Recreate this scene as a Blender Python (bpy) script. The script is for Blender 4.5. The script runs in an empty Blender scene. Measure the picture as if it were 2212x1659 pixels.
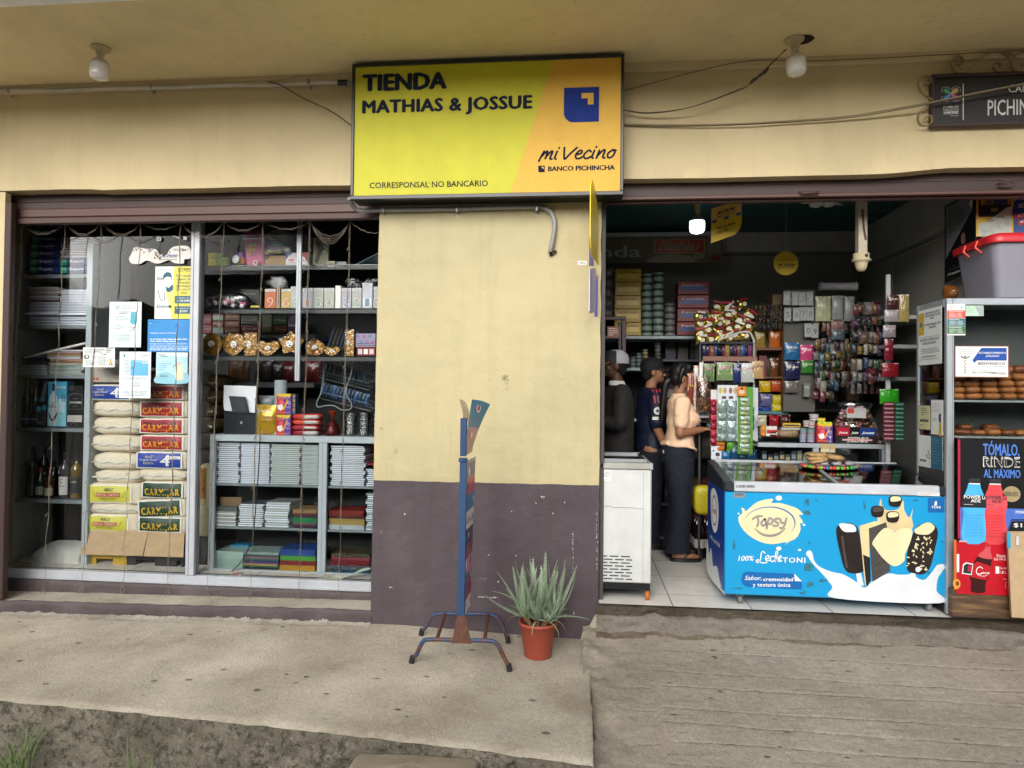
import bpy,math,random
from mathutils import Vector,Matrix,noise
from mathutils.geometry import tessellate_polygon
rnd=random.Random(7)
sc=bpy.context.scene
COL=sc.collection
rad=math.radians
PI=math.pi
# ---------------------------------------------------------------- camera
CAM=Vector((0,-4.6,1.34))
YAW,PITCH,ROLL=.1005,.0173,.01065
FPX,CX,CY=1500.0,1106.0,829.5
R3=Matrix.Rotation(YAW,3,'Z')@Matrix.Rotation(PI/2+PITCH,3,'X')@Matrix.Rotation(ROLL,3,'Z')
cd=bpy.data.cameras.new('camera');cam=bpy.data.objects.new('camera',cd);COL.objects.link(cam)
cam.matrix_world=Matrix.Translation(CAM)@R3.to_4x4()
cd.sensor_width=36;cd.lens=36*FPX/2212;cd.clip_end=500;cd.clip_start=.05
sc.camera=cam
# ---------------------------------------------------------------- light
SUN_EL,SUN_AZ=rad(25),rad(190)
w=bpy.data.worlds.new('World');sc.world=w;w.use_nodes=True
nt=w.node_tree;bg=nt.nodes['Background']
sky=nt.nodes.new('ShaderNodeTexSky');sky.sky_type='NISHITA';sky.sun_disc=False
sky.sun_elevation=SUN_EL;sky.sun_rotation=SUN_AZ;sky.dust_density=4;sky.air_density=.8;sky.ozone_density=.6
hs=nt.nodes.new('ShaderNodeHueSaturation');hs.inputs['Saturation'].default_value=.3
nt.links.new(sky.outputs[0],hs.inputs['Color']);nt.links.new(hs.outputs[0],bg.inputs[0]);bg.inputs[1].default_value=.15
sl=bpy.data.lights.new('sun','SUN');sl.energy=1.0;sl.angle=rad(64);sl.color=(1,.98,.95)
so=bpy.data.objects.new('sun',sl);COL.objects.link(so)
sdir=Vector((math.sin(SUN_AZ)*math.cos(SUN_EL),math.cos(SUN_AZ)*math.cos(SUN_EL),math.sin(SUN_EL)))
so.rotation_euler=sdir.to_track_quat('Z','Y').to_euler();so.location=(0,-8,8)
sc.view_settings.view_transform='Standard';sc.view_settings.look='None'
sc.view_settings.gamma=1;sc.view_settings.exposure=.64
sc.cycles.max_bounces=9;sc.cycles.transparent_max_bounces=24;sc.cycles.glossy_bounces=3
sc.cycles.diffuse_bounces=5;sc.cycles.caustics_reflective=False;sc.cycles.caustics_refractive=False
sc.cycles.sample_clamp_indirect=4
# ---------------------------------------------------------------- measuring: a pixel of the photograph and a depth Y give a point
CR=dict(A=(0,405,.2604),B=(0,783,.3257),C=(410.4,459,.2929),D=(410.4,918,.2441),E=(745.3,97.2,.2994),F=(810,810,.4069),G=(1285.3,405,.2441),H=(1285.3,756,.3581),I=(1501.3,961.3,.2612),J=(1728,405,.2188),K=(1458,621,.2441),L=(1922.5,621,.2279),M=(1922.5,945,.2441),N=(1593,27,.2798),O=(0,1242,.5),P=(1106,1242,.5),U=(0,0,1),Q=(421.2,475.2,.09277),S=(1641.7,826.2,.13672),T=(1296.1,637.2,.12369),V=(1382.5,745.3,.15627),W=(0,0,.3662),X=(1242.1,399.6,.18236),Y=(1501.3,885.7,.09277))
def ray(c,x,y):
 ox,oy,s=CR[c]
 return R3@Vector(((ox+s*x-CX)/FPX,-(oy+s*y-CY)/FPX,-1))
def at(c,x,y,Y):
 d=ray(c,x,y);return CAM+d*((Y-CAM.y)/d.y)
def gz(c,x,y,Z):
 d=ray(c,x,y);return CAM+d*((Z-CAM.z)/d.z)
def rc(c,x0,y0,x1,y1,Y):
 a,b=at(c,x0,(y0+y1)/2,Y),at(c,x1,(y0+y1)/2,Y)
 t,u=at(c,(x0+x1)/2,y0,Y),at(c,(x0+x1)/2,y1,Y)
 return a.x,b.x,u.z,t.z
 # ---------------------------------------------------------------- materials
def lin(h):
 h=h.lstrip('#');o=[]
 for i in(0,2,4):
  c=int(h[i:i+2],16)/255
  o.append(c/12.92 if c<=.04045 else((c+.055)/1.055)**2.4)
 return o
_pm={}
def nodes(name):
 m=bpy.data.materials.new(name);m.use_nodes=True
 t=m.node_tree;return m,t,t.nodes['Principled BSDF']
def N(t,kind,**kw):
 n=t.nodes.new('ShaderNode'+kind)
 for k,v in kw.items():
  if k in n.inputs.keys():n.inputs[k].default_value=v
  else:setattr(n,k,v)
 return n
def ramp(t,src,stops):
 r=t.nodes.new('ShaderNodeValToRGB');e=r.color_ramp.elements
 while len(e)<len(stops):e.new(.5)
 for i,(p,c)in enumerate(stops):
  e[i].position=p;e[i].color=(*c,1)if len(c)==3 else c
 t.links.new(src,r.inputs[0]);return r.outputs[0]
def mix(t,f,a,b,mode='MIX'):
 n=t.nodes.new('ShaderNodeMix');n.data_type='RGBA';n.blend_type=mode
 for s,v in((n.inputs[0],f),(n.inputs[6],a),(n.inputs[7],b)):
  if hasattr(v,'is_output'):t.links.new(v,s)
  elif isinstance(v,(int,float)):s.default_value=v
  else:s.default_value=(*v,1)
 return n.outputs[2]
def noi(t,co,scale,detail=4,rough=.55,dist=0):
 n=N(t,'TexNoise',Scale=scale,Detail=detail,Roughness=rough,Distortion=dist);t.links.new(co,n.inputs['Vector']);return n.outputs['Fac']
def bumpn(t,b,h,strength=.3,dist=.01,nrm=None):
 n=N(t,'Bump',Strength=strength,Distance=dist);t.links.new(h,n.inputs['Height'])
 if nrm:t.links.new(nrm,n.inputs['Normal'])
 t.links.new(n.outputs[0],b.inputs['Normal']);return n.outputs[0]
G3=lambda v:(v,v,v)
def pm(h,r=.6,met=0,var=.1,scale=9,bump=0,bs=60,coat=0,spec=.5,dirt=0):
 key=(h,r,met,var,scale,bump,bs,coat,spec,dirt)
 if key in _pm:return _pm[key]
 m,t,b=nodes('surface_'+h.strip('#'));c=lin(h)
 co=N(t,'TexCoord').outputs['Object']
 f=noi(t,co,scale)
 cc=ramp(t,f,[(.3,[x*(1-var)for x in c]),(.7,[min(1,x*(1+var))for x in c])])
 if dirt:
  f2=noi(t,co,2.5,6,.7)
  cc=mix(t,ramp(t,f2,[(.45,G3(0)),(.75,G3(dirt))]),cc,[x*.35+.02 for x in c])
 t.links.new(cc,b.inputs['Base Color'])
 b.inputs['Roughness'].default_value=r;b.inputs['Metallic'].default_value=met
 b.inputs['Coat Weight'].default_value=coat;b.inputs['Specular IOR Level'].default_value=spec
 if bump:bumpn(t,b,noi(t,co,bs,5,.6),bump,.004)
 _pm[key]=m;return m
def emis(h,s):
 m,t,b=nodes('lamp_'+h.strip('#'));b.inputs['Base Color'].default_value=(*lin(h),1)
 b.inputs['Emission Color'].default_value=(*lin(h),1);b.inputs['Emission Strength'].default_value=s;return m
def film(tint='ffffff',a=.25,r=.12,bump=.6,bs=25):
 """clear plastic or glass: mostly see-through with a glossy coat"""
 key=('film',tint,a,r,bump,bs)
 if key in _pm:return _pm[key]
 m=bpy.data.materials.new('clear_'+tint);m.use_nodes=True;t=m.node_tree
 for n in list(t.nodes):
  if n.type!='OUTPUT_MATERIAL':t.nodes.remove(n)
 out=[n for n in t.nodes if n.type=='OUTPUT_MATERIAL'][0]
 tr=N(t,'BsdfTransparent',Color=(*lin(tint),1));gl=N(t,'BsdfGlossy',Color=(1,1,1,1),Roughness=r)
 fr=N(t,'Fresnel',IOR=1.45);ad=N(t,'Math',operation='ADD',use_clamp=True);ad.inputs[1].default_value=a
 t.links.new(fr.outputs[0],ad.inputs[0])
 mx=N(t,'MixShader');t.links.new(ad.outputs[0],mx.inputs[0]);t.links.new(tr.outputs[0],mx.inputs[1]);t.links.new(gl.outputs[0],mx.inputs[2])
 t.links.new(mx.outputs[0],out.inputs['Surface'])
 if bump:
  co=N(t,'TexCoord').outputs['Object'];n=N(t,'Bump',Strength=bump,Distance=.01)
  t.links.new(noi(t,co,bs,3),n.inputs['Height']);t.links.new(n.outputs[0],gl.inputs['Normal']);t.links.new(n.outputs[0],fr.inputs['Normal'])
 _pm[key]=m;return m
 # ---------------------------------------------------------------- mesh builder
_tx={}
def text2d(body,bold=0.,shear=0.,sp=1.):
 key=(body,bold,shear,sp)
 if key not in _tx:
  c=bpy.data.curves.new('t','FONT');c.body=body;c.size=1;c.offset=bold;c.shear=shear;c.space_character=sp;c.resolution_u=2
  o=bpy.data.objects.new('t',c);me=o.to_mesh()
  V=[tuple(v.co)[:2]for v in me.vertices];Fc=[tuple(p.vertices)for p in me.polygons]
  o.to_mesh_clear();bpy.data.objects.remove(o);bpy.data.curves.remove(c)
  _tx[key]=(V,Fc)
 return _tx[key]
CAPH=max(v[1]for v in text2d('H')[0])
def catmull(P,n=6,closed=False):
 P=[Vector(p)for p in P]
 if len(P)<3:return P
 out=[];L=len(P)
 rng=range(L if closed else L-1)
 for i in rng:
  p0=P[(i-1)%L]if(closed or i>0)else P[0];p1=P[i];p2=P[(i+1)%L];p3=P[(i+2)%L]if(closed or i+2<L)else P[-1]
  for k in range(n):
   s=k/n;out.append(.5*((2*p1)+(p2-p0)*s+(2*p0-5*p1+4*p2-p3)*s*s+(3*p1-p0-3*p2+p3)*s**3))
 if not closed:out.append(P[-1])
 return out
class MB:
 def __init__(s):s.v=[];s.f=[];s.m=[];s.s=[];s.mats=[];s.M=None
 def mi(s,mat):
  if mat not in s.mats:s.mats.append(mat)
  return s.mats.index(mat)
 def add(s,V,Fc,mat,smooth=False):
  o=len(s.v);i=s.mi(mat)
  s.v+=[s.M@Vector(v)for v in V]if s.M else[Vector(v)for v in V]
  for f in Fc:s.f.append([a+o for a in f]);s.m.append(i);s.s.append(smooth)
 def box(s,x0,x1,y0,y1,z0,z1,mat,bev=0):
  if x1<x0:x0,x1=x1,x0
  if bev<=0:
   s.add([(x,y,z)for z in(z0,z1)for y in(y0,y1)for x in(x0,x1)],[(0,2,3,1),(4,5,7,6),(0,1,5,4),(2,6,7,3),(0,4,6,2),(1,3,7,5)],mat);return
  b=min(bev,(x1-x0)*.45,(y1-y0)*.45,(z1-z0)*.45)
  X,Y,Z=(x0,x1),(y0,y1),(z0,z1);V=[];I={}
  for i in(0,1):
   for j in(0,1):
    for k in(0,1):
     for a in(0,1,2):
      p=[X[i],Y[j],Z[k]]
      for q,(lim,idx)in enumerate(((X,i),(Y,j),(Z,k))):
       if q!=a:p[q]+=b if idx==0 else-b
      I[i,j,k,a]=len(V);V.append(p)
  Fc=[]
  for a in(0,1,2):
   for e in(0,1):
    o=[q for q in(0,1,2)if q!=a];ring=[]
    for(p,q)in((0,0),(1,0),(1,1),(0,1)):
     k=[0,0,0];k[a]=e;k[o[0]]=p;k[o[1]]=q;ring.append(I[k[0],k[1],k[2],a])
    Fc.append(ring)
  for a in(0,1,2):
   o=[q for q in(0,1,2)if q!=a]
   for(p,q)in((0,0),(1,0),(1,1),(0,1)):
    k0=[0,0,0];k1=[0,0,0];k0[o[0]]=k1[o[0]]=p;k0[o[1]]=k1[o[1]]=q;k1[a]=1
    Fc.append([I[(*k0,o[0])],I[(*k1,o[0])],I[(*k1,o[1])],I[(*k0,o[1])]])
  for i in(0,1):
   for j in(0,1):
    for k in(0,1):Fc.append([I[i,j,k,0],I[i,j,k,1],I[i,j,k,2]])
  s.add(V,Fc,mat)
 def tube(s,P,r,mat,n=8,caps=True,smooth=True):
  P=[Vector(p)for p in P]
  R=r if isinstance(r,(list,tuple))else[r]*len(P)
  V=[];Fc=[];t0=(P[1]-P[0]).normalized()
  u=t0.orthogonal().normalized()
  for i,p in enumerate(P):
   t=((P[min(i+1,len(P)-1)]-P[max(i-1,0)])).normalized()
   u=(u-t*u.dot(t));u=u.normalized()if u.length>1e-6 else t.orthogonal().normalized()
   w_=t.cross(u)
   for k in range(n):
    a=2*PI*k/n;V.append(p+(u*math.cos(a)+w_*math.sin(a))*R[i])
  for i in range(len(P)-1):
   for k in range(n):Fc.append((i*n+k,i*n+(k+1)%n,(i+1)*n+(k+1)%n,(i+1)*n+k))
  s.add(V,Fc,mat,smooth)
  if caps:
   s.add(V[:n],[tuple(range(n))[::-1]],mat);s.add(V[-n:],[tuple(range(n))],mat)
 def lathe(s,c,prof,mat,n=24,axis=None,smooth=True,sx=1,sy=1):
  c=Vector(c);A=(axis or Vector((0,0,1))).normalized();u=A.orthogonal().normalized()if axis else Vector((1,0,0));w_=A.cross(u)
  V=[];Fc=[]
  for(r,z)in prof:
   for k in range(n):
    a=2*PI*k/n;V.append(c+A*z+(u*math.cos(a)*sx+w_*math.sin(a)*sy)*r)
  for i in range(len(prof)-1):
   for k in range(n):Fc.append((i*n+k,i*n+(k+1)%n,(i+1)*n+(k+1)%n,(i+1)*n+k))
  s.add(V,Fc,mat,smooth)
  if prof[0][0]>1e-4:s.add(V[:n],[tuple(range(n))[::-1]],mat)
  if prof[-1][0]>1e-4:s.add(V[-n:],[tuple(range(n))],mat)
 def loft(s,rings,mat,smooth=True,caps=True):
  n=len(rings[0]);V=[p for r in rings for p in r];Fc=[]
  for i in range(len(rings)-1):
   for k in range(n):Fc.append((i*n+k,i*n+(k+1)%n,(i+1)*n+(k+1)%n,(i+1)*n+k))
  s.add(V,Fc,mat,smooth)
  if caps:s.add(rings[0],[tuple(range(n))[::-1]],mat,smooth);s.add(rings[-1],[tuple(range(n))],mat,smooth)
 def ball(s,c,r,mat,n=12,m=8):
  """ellipsoid; r is a number or (rx, ry, rz)"""
  if isinstance(r,(int,float)):r=(r,r,r)
  V=[(c[0],c[1],c[2]-r[2])];Fc=[]
  for j in range(1,m):
   t=PI*j/m-PI/2
   for k in range(n):a=2*PI*k/n;V.append((c[0]+r[0]*math.cos(t)*math.cos(a),c[1]+r[1]*math.cos(t)*math.sin(a),c[2]+r[2]*math.sin(t)))
  V.append((c[0],c[1],c[2]+r[2]));L=len(V)-1
  for k in range(n):Fc.append((0,1+(k+1)%n,1+k));Fc.append((L,L-n+k,L-n+(k+1)%n))
  for j in range(m-2):
   for k in range(n):a=1+j*n;Fc.append((a+k,a+(k+1)%n,a+n+(k+1)%n,a+n+k))
  s.add(V,Fc,mat,True)
 def soft(s,c,sz,mat,e=.5,e2=.5,seed=0,amp=.03,fr=6,n=28,m=14,fn=None):
  """a soft, stuffed box (superellipsoid with lumps): sacks, bags, loaves"""
  V=[];Fc=[];sg=lambda v,p:math.copysign(abs(v)**p,v)
  for j in range(m+1):
   t=-PI/2+PI*j/m
   for k in range(n):
    a=2*PI*k/n
    x=sg(math.cos(t),e)*sg(math.cos(a),e2);y=sg(math.cos(t),e)*sg(math.sin(a),e2);z=sg(math.sin(t),e)
    p=Vector((x*sz[0]/2,y*sz[1]/2,z*sz[2]/2))
    d=noise.noise(Vector((p.x*fr+seed*3.1,p.y*fr+seed,p.z*fr*1.5)))*amp
    p=p*(1+d/max(.05,p.length))if p.length>1e-6 else p
    if fn:p=fn(p)
    V.append(p+Vector(c))
  for j in range(m):
   for k in range(n):Fc.append((j*n+k,j*n+(k+1)%n,(j+1)*n+(k+1)%n,(j+1)*n+k))
  s.add(V,Fc,mat,True)
 def plate(s,pts,fn,d0,d1,mat):
  """outline pts (2D) mapped by fn(x, y, d) and given thickness d0..d1"""
  P=[Vector((p[0],p[1],0))for p in pts];n=len(P);tri=tessellate_polygon([P])
  V=[fn(p.x,p.y,d1)for p in P]+[fn(p.x,p.y,d0)for p in P]
  Fc=[tuple(t)for t in tri]+[tuple(a+n for a in t[::-1])for t in tri]+[(i,(i+1)%n,n+(i+1)%n,n+i)for i in range(n)]
  s.add(V,Fc,mat)
 def build(s,name,parent=None,label=None,cat=None,group=None,kind=None,loc=None):
  org=Vector(root_loc(parent))if parent else None
  if org is None:
   if loc is None:
    xs=[v.x for v in s.v];ys=[v.y for v in s.v];zs=[v.z for v in s.v]
    loc=((min(xs)+max(xs))/2,(min(ys)+max(ys))/2,min(zs))
   org=Vector(loc)
  me=bpy.data.meshes.new(name);me.from_pydata([v-org for v in s.v],[],s.f)
  for m in s.mats:me.materials.append(m)
  me.polygons.foreach_set('material_index',s.m);me.polygons.foreach_set('use_smooth',s.s);me.update()
  o=bpy.data.objects.new(name,me);COL.objects.link(o)
  if parent:o.parent=parent
  else:o.location=org
  tag(o,label,cat,group,kind);return o
def root_loc(o):
 while o.parent:o=o.parent
 return o.location
def tag(o,label=None,cat=None,group=None,kind=None):
 if label:o['label']=label
 if cat:o['category']=cat
 if group:o['group']=group
 if kind:o['kind']=kind
def thing(name,label,cat,loc=(0,0,0),group=None):
 o=bpy.data.objects.new(name,None);COL.objects.link(o);o.location=loc;o.empty_display_size=.1
 tag(o,label,cat,group);return o
def dup(root,loc,label=None,rot=None,group=None,scale=None):
 r=root.copy();COL.objects.link(r);r.location=loc
 if rot is not None:r.rotation_euler=rot
 if scale is not None:r.scale=scale
 if label:r['label']=label
 if group:r['group']=group
 for ch in list(root.children):
  c=ch.copy();COL.objects.link(c);c.parent=r
  for g in list(ch.children):
   d=g.copy();COL.objects.link(d);d.parent=c
 return r
class Card:
 """a printed flat surface: u, v are the drawing's own units (v downward), k counts thin ink layers towards the viewer"""
 def __init__(s,mb,O,ex,ey,en=Vector((0,-1,0)),step=.0005):
  s.mb=mb;s.O=Vector(O);s.ex=Vector(ex);s.ey=Vector(ey);s.en=Vector(en);s.st=step
 def p(s,u,v,k):return s.O+s.ex*u+s.ey*v+s.en*(s.st*k)
 def rect(s,u0,v0,u1,v1,mat,k=1):s.poly([(u0,v0),(u0,v1),(u1,v1),(u1,v0)],mat,k)
 def poly(s,pts,mat,k=1):
  tri=tessellate_polygon([[Vector((p[0],p[1],0))for p in pts]])
  s.mb.add([s.p(p[0],p[1],k)for p in pts],[tuple(t)for t in tri],mat)
 def disc(s,u,v,r,mat,k=1,ry=None,n=28,a0=0,a1=360,rot=0):
  ry=ry or r;c,q=math.cos(rot),math.sin(rot)
  s.poly([(u+r*math.cos(a)*c-ry*math.sin(a)*q,v+r*math.cos(a)*q+ry*math.sin(a)*c)for a in[rad(a0+(a1-a0)*i/n)for i in range(n if a1-a0>=360 else n+1)]],mat,k)
 def blob(s,pts,mat,k=1,n=5):s.poly([tuple(p)[:2]for p in catmull([(p[0],p[1],0)for p in pts],n,True)],mat,k)
 def text(s,body,u0,u1,v,h,mat,k=3,bold=.0,shear=0,rot=0,sp=1):
  """text fitted between u0 and u1, baseline v, capital height h"""
  V,Fc=text2d(body,0,shear,sp)
  a,b=min(p[0]for p in V),max(p[0]for p in V);f=(u1-u0)/(b-a);g=h/CAPH;c,q=math.cos(rot),math.sin(rot)
  e=bold*.8
  for i,(dx,dy)in enumerate(((0,0),)if not bold else((-e,0),(e,0),(0,e*.6),(0,-e*.6))):
   out=[]
   for x,y in V:
    x,y=(x+dx-a)*f,-(y+dy)*g;out.append(s.p(u0+x*c-y*q,v+x*q+y*c,k+.2*i))
   s.mb.add(out,Fc,mat)
 def stroke(s,pts,w_,mat,k=3,n=6,closed=False,taper=False):
  P=catmull([(p[0],p[1],0)for p in pts],n,closed)if n>1 else[Vector((p[0],p[1],0))for p in pts]
  if closed:P.append(P[0])
  V=[];L=len(P)
  for i,p in enumerate(P):
   t=(P[min(i+1,L-1)]-P[max(i-1,0)])
   if closed and i in(0,L-1):t=P[1]-P[-2]
   t.normalize();nx,ny=-t.y,t.x;ww=w_/2*(1 if not taper else(.35+.65*math.sin(PI*(i+.5)/L)))
   V+=[s.p(p.x+nx*ww,p.y+ny*ww,k),s.p(p.x-nx*ww,p.y-ny*ww,k)]
  s.mb.add(V,[(2*i,2*i+1,2*i+3,2*i+2)for i in range(L-1)],mat)
  if not taper and not closed:
   for e in(P[0],P[-1]):s.disc(e.x,e.y,w_/2,mat,k+.3,n=10)
 def lines(s,u0,v0,u1,v1,n,mat,k=2,h=.35,seed=1,just=.0):
  """rows of small print"""
  q=random.Random(seed);dv=(v1-v0)/n
  for i in range(n):
   v=v0+dv*i;u=u0;e=u0+(u1-u0)*(1 if q.random()>.3 else q.uniform(.5,.95))-just*q.random()
   while u<e-1e-6:
    wd=(u1-u0)*q.uniform(.05,.16);s.rect(u,v,min(u+wd,e),v+dv*h,mat,k);u+=wd+(u1-u0)*.02
def card_on(mb,c,x0,y0,x1,y1,Y,base=None,th=.002,step=.0005):
 """a drawing whose units are the photograph's own, lying on the plane Y between two corners"""
 X0,X1,Z0,Z1=rc(c,x0,y0,x1,y1,Y)
 ex=Vector(((X1-X0)/(x1-x0),0,0));ez=Vector((0,0,-(Z1-Z0)/(y1-y0)))
 if base:mb.box(X0,X1,Y,Y+th,Z0,Z1,base)
 return Card(mb,Vector((X0,Y,Z1))-ex*x0-ez*y0,ex,ez,step=step)
VEC={'m':(.82,[[(0,-.18),(.2,.9)],[(.08,.25),(.33,.85),(.4,.8),(.34,.08)],[(.36,.3),(.6,.85),(.68,.78),(.6,.1),(.72,.02)]]),'i':(.28,[[(.12,.85),(.04,.15),(.12,.0)],[(.18,1.2),(.19,1.25)]]),' ':(.2,[]),'v':(.66,[[(.0,1.25),(.02,.9),(.1,.05),(.18,.05),(.4,.6),(.7,1.2)]]),'e':(.46,[[(.06,.42),(.3,.55),(.36,.8),(.22,.88),(.04,.4),(.12,.02),(.3,.02),(.42,.18)]]),'c':(.46,[[(.4,.72),(.26,.88),(.04,.4),(.12,.02),(.3,.02),(.42,.18)]]),'n':(.56,[[(.02,0),(.12,.85)],[(.05,.25),(.32,.85),(.42,.78),(.36,.1),(.48,.02)]]),'o':(.5,[[(.3,.88),(.06,.5),(.1,.04),(.3,.1),(.42,.6),(.3,.88),(.46,.8)]])}
def vecino(cd_,u0,u1,v,xh,mat,k=3,wt=.17):
 tot=sum(VEC[c][0]for c in 'mi vecino');f=(u1-u0)/tot;x=0
 for c in 'mi vecino':
  for st in VEC[c][1]:cd_.stroke([(u0+(x+a)*f+b*xh*.18,v-b*xh)for a,b in st],wt*xh,mat,k,4)
  x+=VEC[c][0]
def banklogo(cd_,u,v,s_,m1,m2,k=3):
 """square with a cut-out corner mark and one rounded corner"""
 pts=[(u,v),(u+s_,v),(u+s_,v+s_)]+[(u+.28*s_-.28*s_*math.sin(a),v+.72*s_+.28*s_*math.cos(a))for a in[rad(9*i)for i in range(11)]]
 cd_.poly(pts,m1,k)
 cd_.poly([(u+.5*s_,v+.17*s_),(u+.84*s_,v+.17*s_),(u+.84*s_,v+.5*s_),(u+.68*s_,v+.5*s_),(u+.68*s_,v+.32*s_),(u+.5*s_,v+.32*s_)],m2,k+1)
 # ================================================================ SETTING
def concrete(name,c1,c2,spots=True,swirl=False,groove=False,moss=0,bump=.5):
 m,t,b=nodes(name);co=N(t,'TexCoord').outputs['Object']
 f=noi(t,co,1.6,7,.62);col=ramp(t,f,[(.32,lin(c1)),(.68,lin(c2))])
 f2=noi(t,co,38,5,.75);col=mix(t,.75,col,ramp(t,f2,[(.3,G3(.3)),(.7,G3(.72))]),'SOFT_LIGHT')
 f7=noi(t,co,75,2,.5);col=mix(t,ramp(t,f7,[(.66,G3(0)),(.72,G3(.55))]),col,[x*.35 for x in lin(c1)]);col=mix(t,ramp(t,f7,[(.26,G3(.5)),(.31,G3(0))]),col,lin('dcd6c8'))
 f6=noi(t,co,.55,5,.6);col=mix(t,ramp(t,f6,[(.42,G3(0)),(.7,G3(.35))]),col,[x*.55 for x in lin(c1)])
 g=noi(t,co,150,3,.8);col=mix(t,.8,col,ramp(t,g,[(.33,G3(.25)),(.5,G3(.5)),(.7,G3(.7))]),'SOFT_LIGHT')
 if spots:
  v=N(t,'TexVoronoi',Scale=4.2,Randomness=1.0);mp=N(t,'Mapping');mp.inputs['Scale'].default_value=(1,1.5,1)
  t.links.new(co,mp.inputs[0]);t.links.new(mp.outputs[0],v.inputs['Vector'])
  d=ramp(t,v.outputs['Distance'],[(.0,G3(1)),(.075,G3(1)),(.1,G3(0))])
  sel=ramp(t,v.outputs['Color'],[(.0,G3(.0)),(.30,G3(0)),(.5,G3(.7))])
  col=mix(t,mix(t,1,d,sel,'MULTIPLY'),col,lin('4c4a47'))
 if moss:
  f3=noi(t,co,3.5,6,.7);col=mix(t,ramp(t,f3,[(.35,G3(0)),(.62,G3(moss))]),col,lin('3f3c2e'))
  f4=noi(t,co,22,5,.75);col=mix(t,ramp(t,f4,[(.5,G3(0)),(.6,G3(.75))]),col,lin('35332c'))
  f5=noi(t,co,30,5,.8);col=mix(t,ramp(t,f5,[(.58,G3(0)),(.68,G3(.8))]),col,lin('aba59a'))
 t.links.new(col,b.inputs['Base Color']);b.inputs['Roughness'].default_value=.93;b.inputs['Specular IOR Level'].default_value=.2
 h=noi(t,co,70,7,.75)
 if swirl:
  v=N(t,'TexVoronoi',Scale=1.3);t.links.new(co,v.inputs['Vector']);mm=N(t,'Math',operation='MULTIPLY');mm.inputs[1].default_value=260
  t.links.new(v.outputs['Distance'],mm.inputs[0]);sn=N(t,'Math',operation='SINE');t.links.new(mm.outputs[0],sn.inputs[0])
  k=N(t,'Math',operation='MULTIPLY_ADD');k.inputs[1].default_value=.028;t.links.new(sn.outputs[0],k.inputs[0]);t.links.new(h,k.inputs[2]);h=k.outputs[0]
 bumpn(t,b,h,bump,.012);return m
M_side=concrete('trowelled_concrete','a09684','d1c9b8',swirl=True,bump=.7)
M_ramp=concrete('ramp_concrete','8b8376','a79e8f',bump=.6)
M_curb=concrete('rough_mossy_concrete','7a7467','a59d8c',spots=False,moss=.6,bump=1.0)
M_step=concrete('broken_concrete','9c9487','bfb8ab',spots=False,bump=.9)
M_street=concrete('street_concrete','8f887d','a39c90')
def grid(mb,xs,ys,zf,mat,smooth=True):
 V=[(x,y,zf(x,y))for y in ys for x in xs];n=len(xs)
 Fc=[(j*n+i,j*n+i+1,(j+1)*n+i+1,(j+1)*n+i)for j in range(len(ys)-1)for i in range(n-1)]
 mb.add(V,Fc,mat,smooth)
def frange(a,b,n):return[a+(b-a)*i/n for i in range(n+1)]
nz=lambda*p:noise.noise(Vector(p))
fz=lambda x,y,z,o=4:noise.fractal(Vector((x,y,z)),.9,2.1,o)
# street, one sheet to the horizon
mb=MB();grid(mb,frange(-120,120,24),frange(-120,120,24),lambda x,y:-.86,M_street);mb.build('street',kind='structure',loc=(0,0,-.86))
mb=MB();grid(mb,frange(-120,120,2),frange(4,120,2),lambda x,y:-.84,M_street);mb.build('ground',kind='structure',loc=(0,60,-.84))
def baseZ(x):return-.208-.0145*max(0,-1.42-x)-.033*max(0,x+1.2)
def edgeY(x):
 T=((-6,-1.08),(-2.97,-1.273),(-2.06,-1.318),(-1.2,-1.381),(-.52,-1.46),(.3,-1.57))
 for(a,b),(c,d)in zip(T,T[1:]):
  if x<=c or c==.3:return b+(d-b)*(x-a)/(c-a)+(-.25-baseZ(x)+.018)*2.1
def sideZ(x,y):return baseZ(x)-.014*max(0,-y)+.004*nz(x*1.3,y*1.3,0)+.0015*nz(x*9,y*9,3)
EX=.066
def endX(y):return EX+.012*nz(y*2,5,1)+.006*nz(y*11,2,1)+.004*nz(y*40,2,1)
mb=MB();nx,ny=260,60;V=[];Fc=[]
for j in range(ny+1):
 for i in range(nx+1):
  x=-6+(6+EX)*i/nx;s_=j/ny;y=.3+(edgeY(x)-.3)*s_
  if i>=nx-1:x=endX(y)-(.012 if i<nx else 0)
  z=sideZ(x,y)-(.010 if i==nx else 0)
  if j==ny:y+=.005*fz(x*6,1,1)*(1+max(0,x+1.5));z-=.012+.006*nz(x*9,0,4)
  elif j==ny-1:y=edgeY(x)+.025
  V.append((x,y,z))
for j in range(ny):
 for i in range(nx):a=j*(nx+1)+i;Fc.append((a,a+nx+1,a+nx+2,a+1))
mb.add(V,Fc,M_side,True);q=random.Random(51);GUM=pm('#5e5a52',.9);GU2=pm('#857d6f',.9);LSP=pm('#d9d4c6',.9);CRK=pm('#4f483c',1)
def spot(zf,x,y,r,m_,e=.7):
 n=9;ph=q.uniform(0,6);mb.add([(x+r*math.cos(a)*q.uniform(.75,1.15),y+r*e*math.sin(a)*q.uniform(.75,1.15),zf(x,y)+.0016)for a in[ph+2*PI*i/n for i in range(n)]],[tuple(range(n))],m_)
for i in range(52):x=q.uniform(-3.9,0);spot(sideZ,x,q.uniform(edgeY(x)+.06,-.06),.004+.02*q.random()**2,GUM if i%3 else GU2,q.uniform(.4,.9))
for i in range(70):x=q.uniform(-3.9,0);spot(sideZ,x,q.uniform(edgeY(x)+.03,-.03),q.uniform(.002,.005),LSP)
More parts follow.
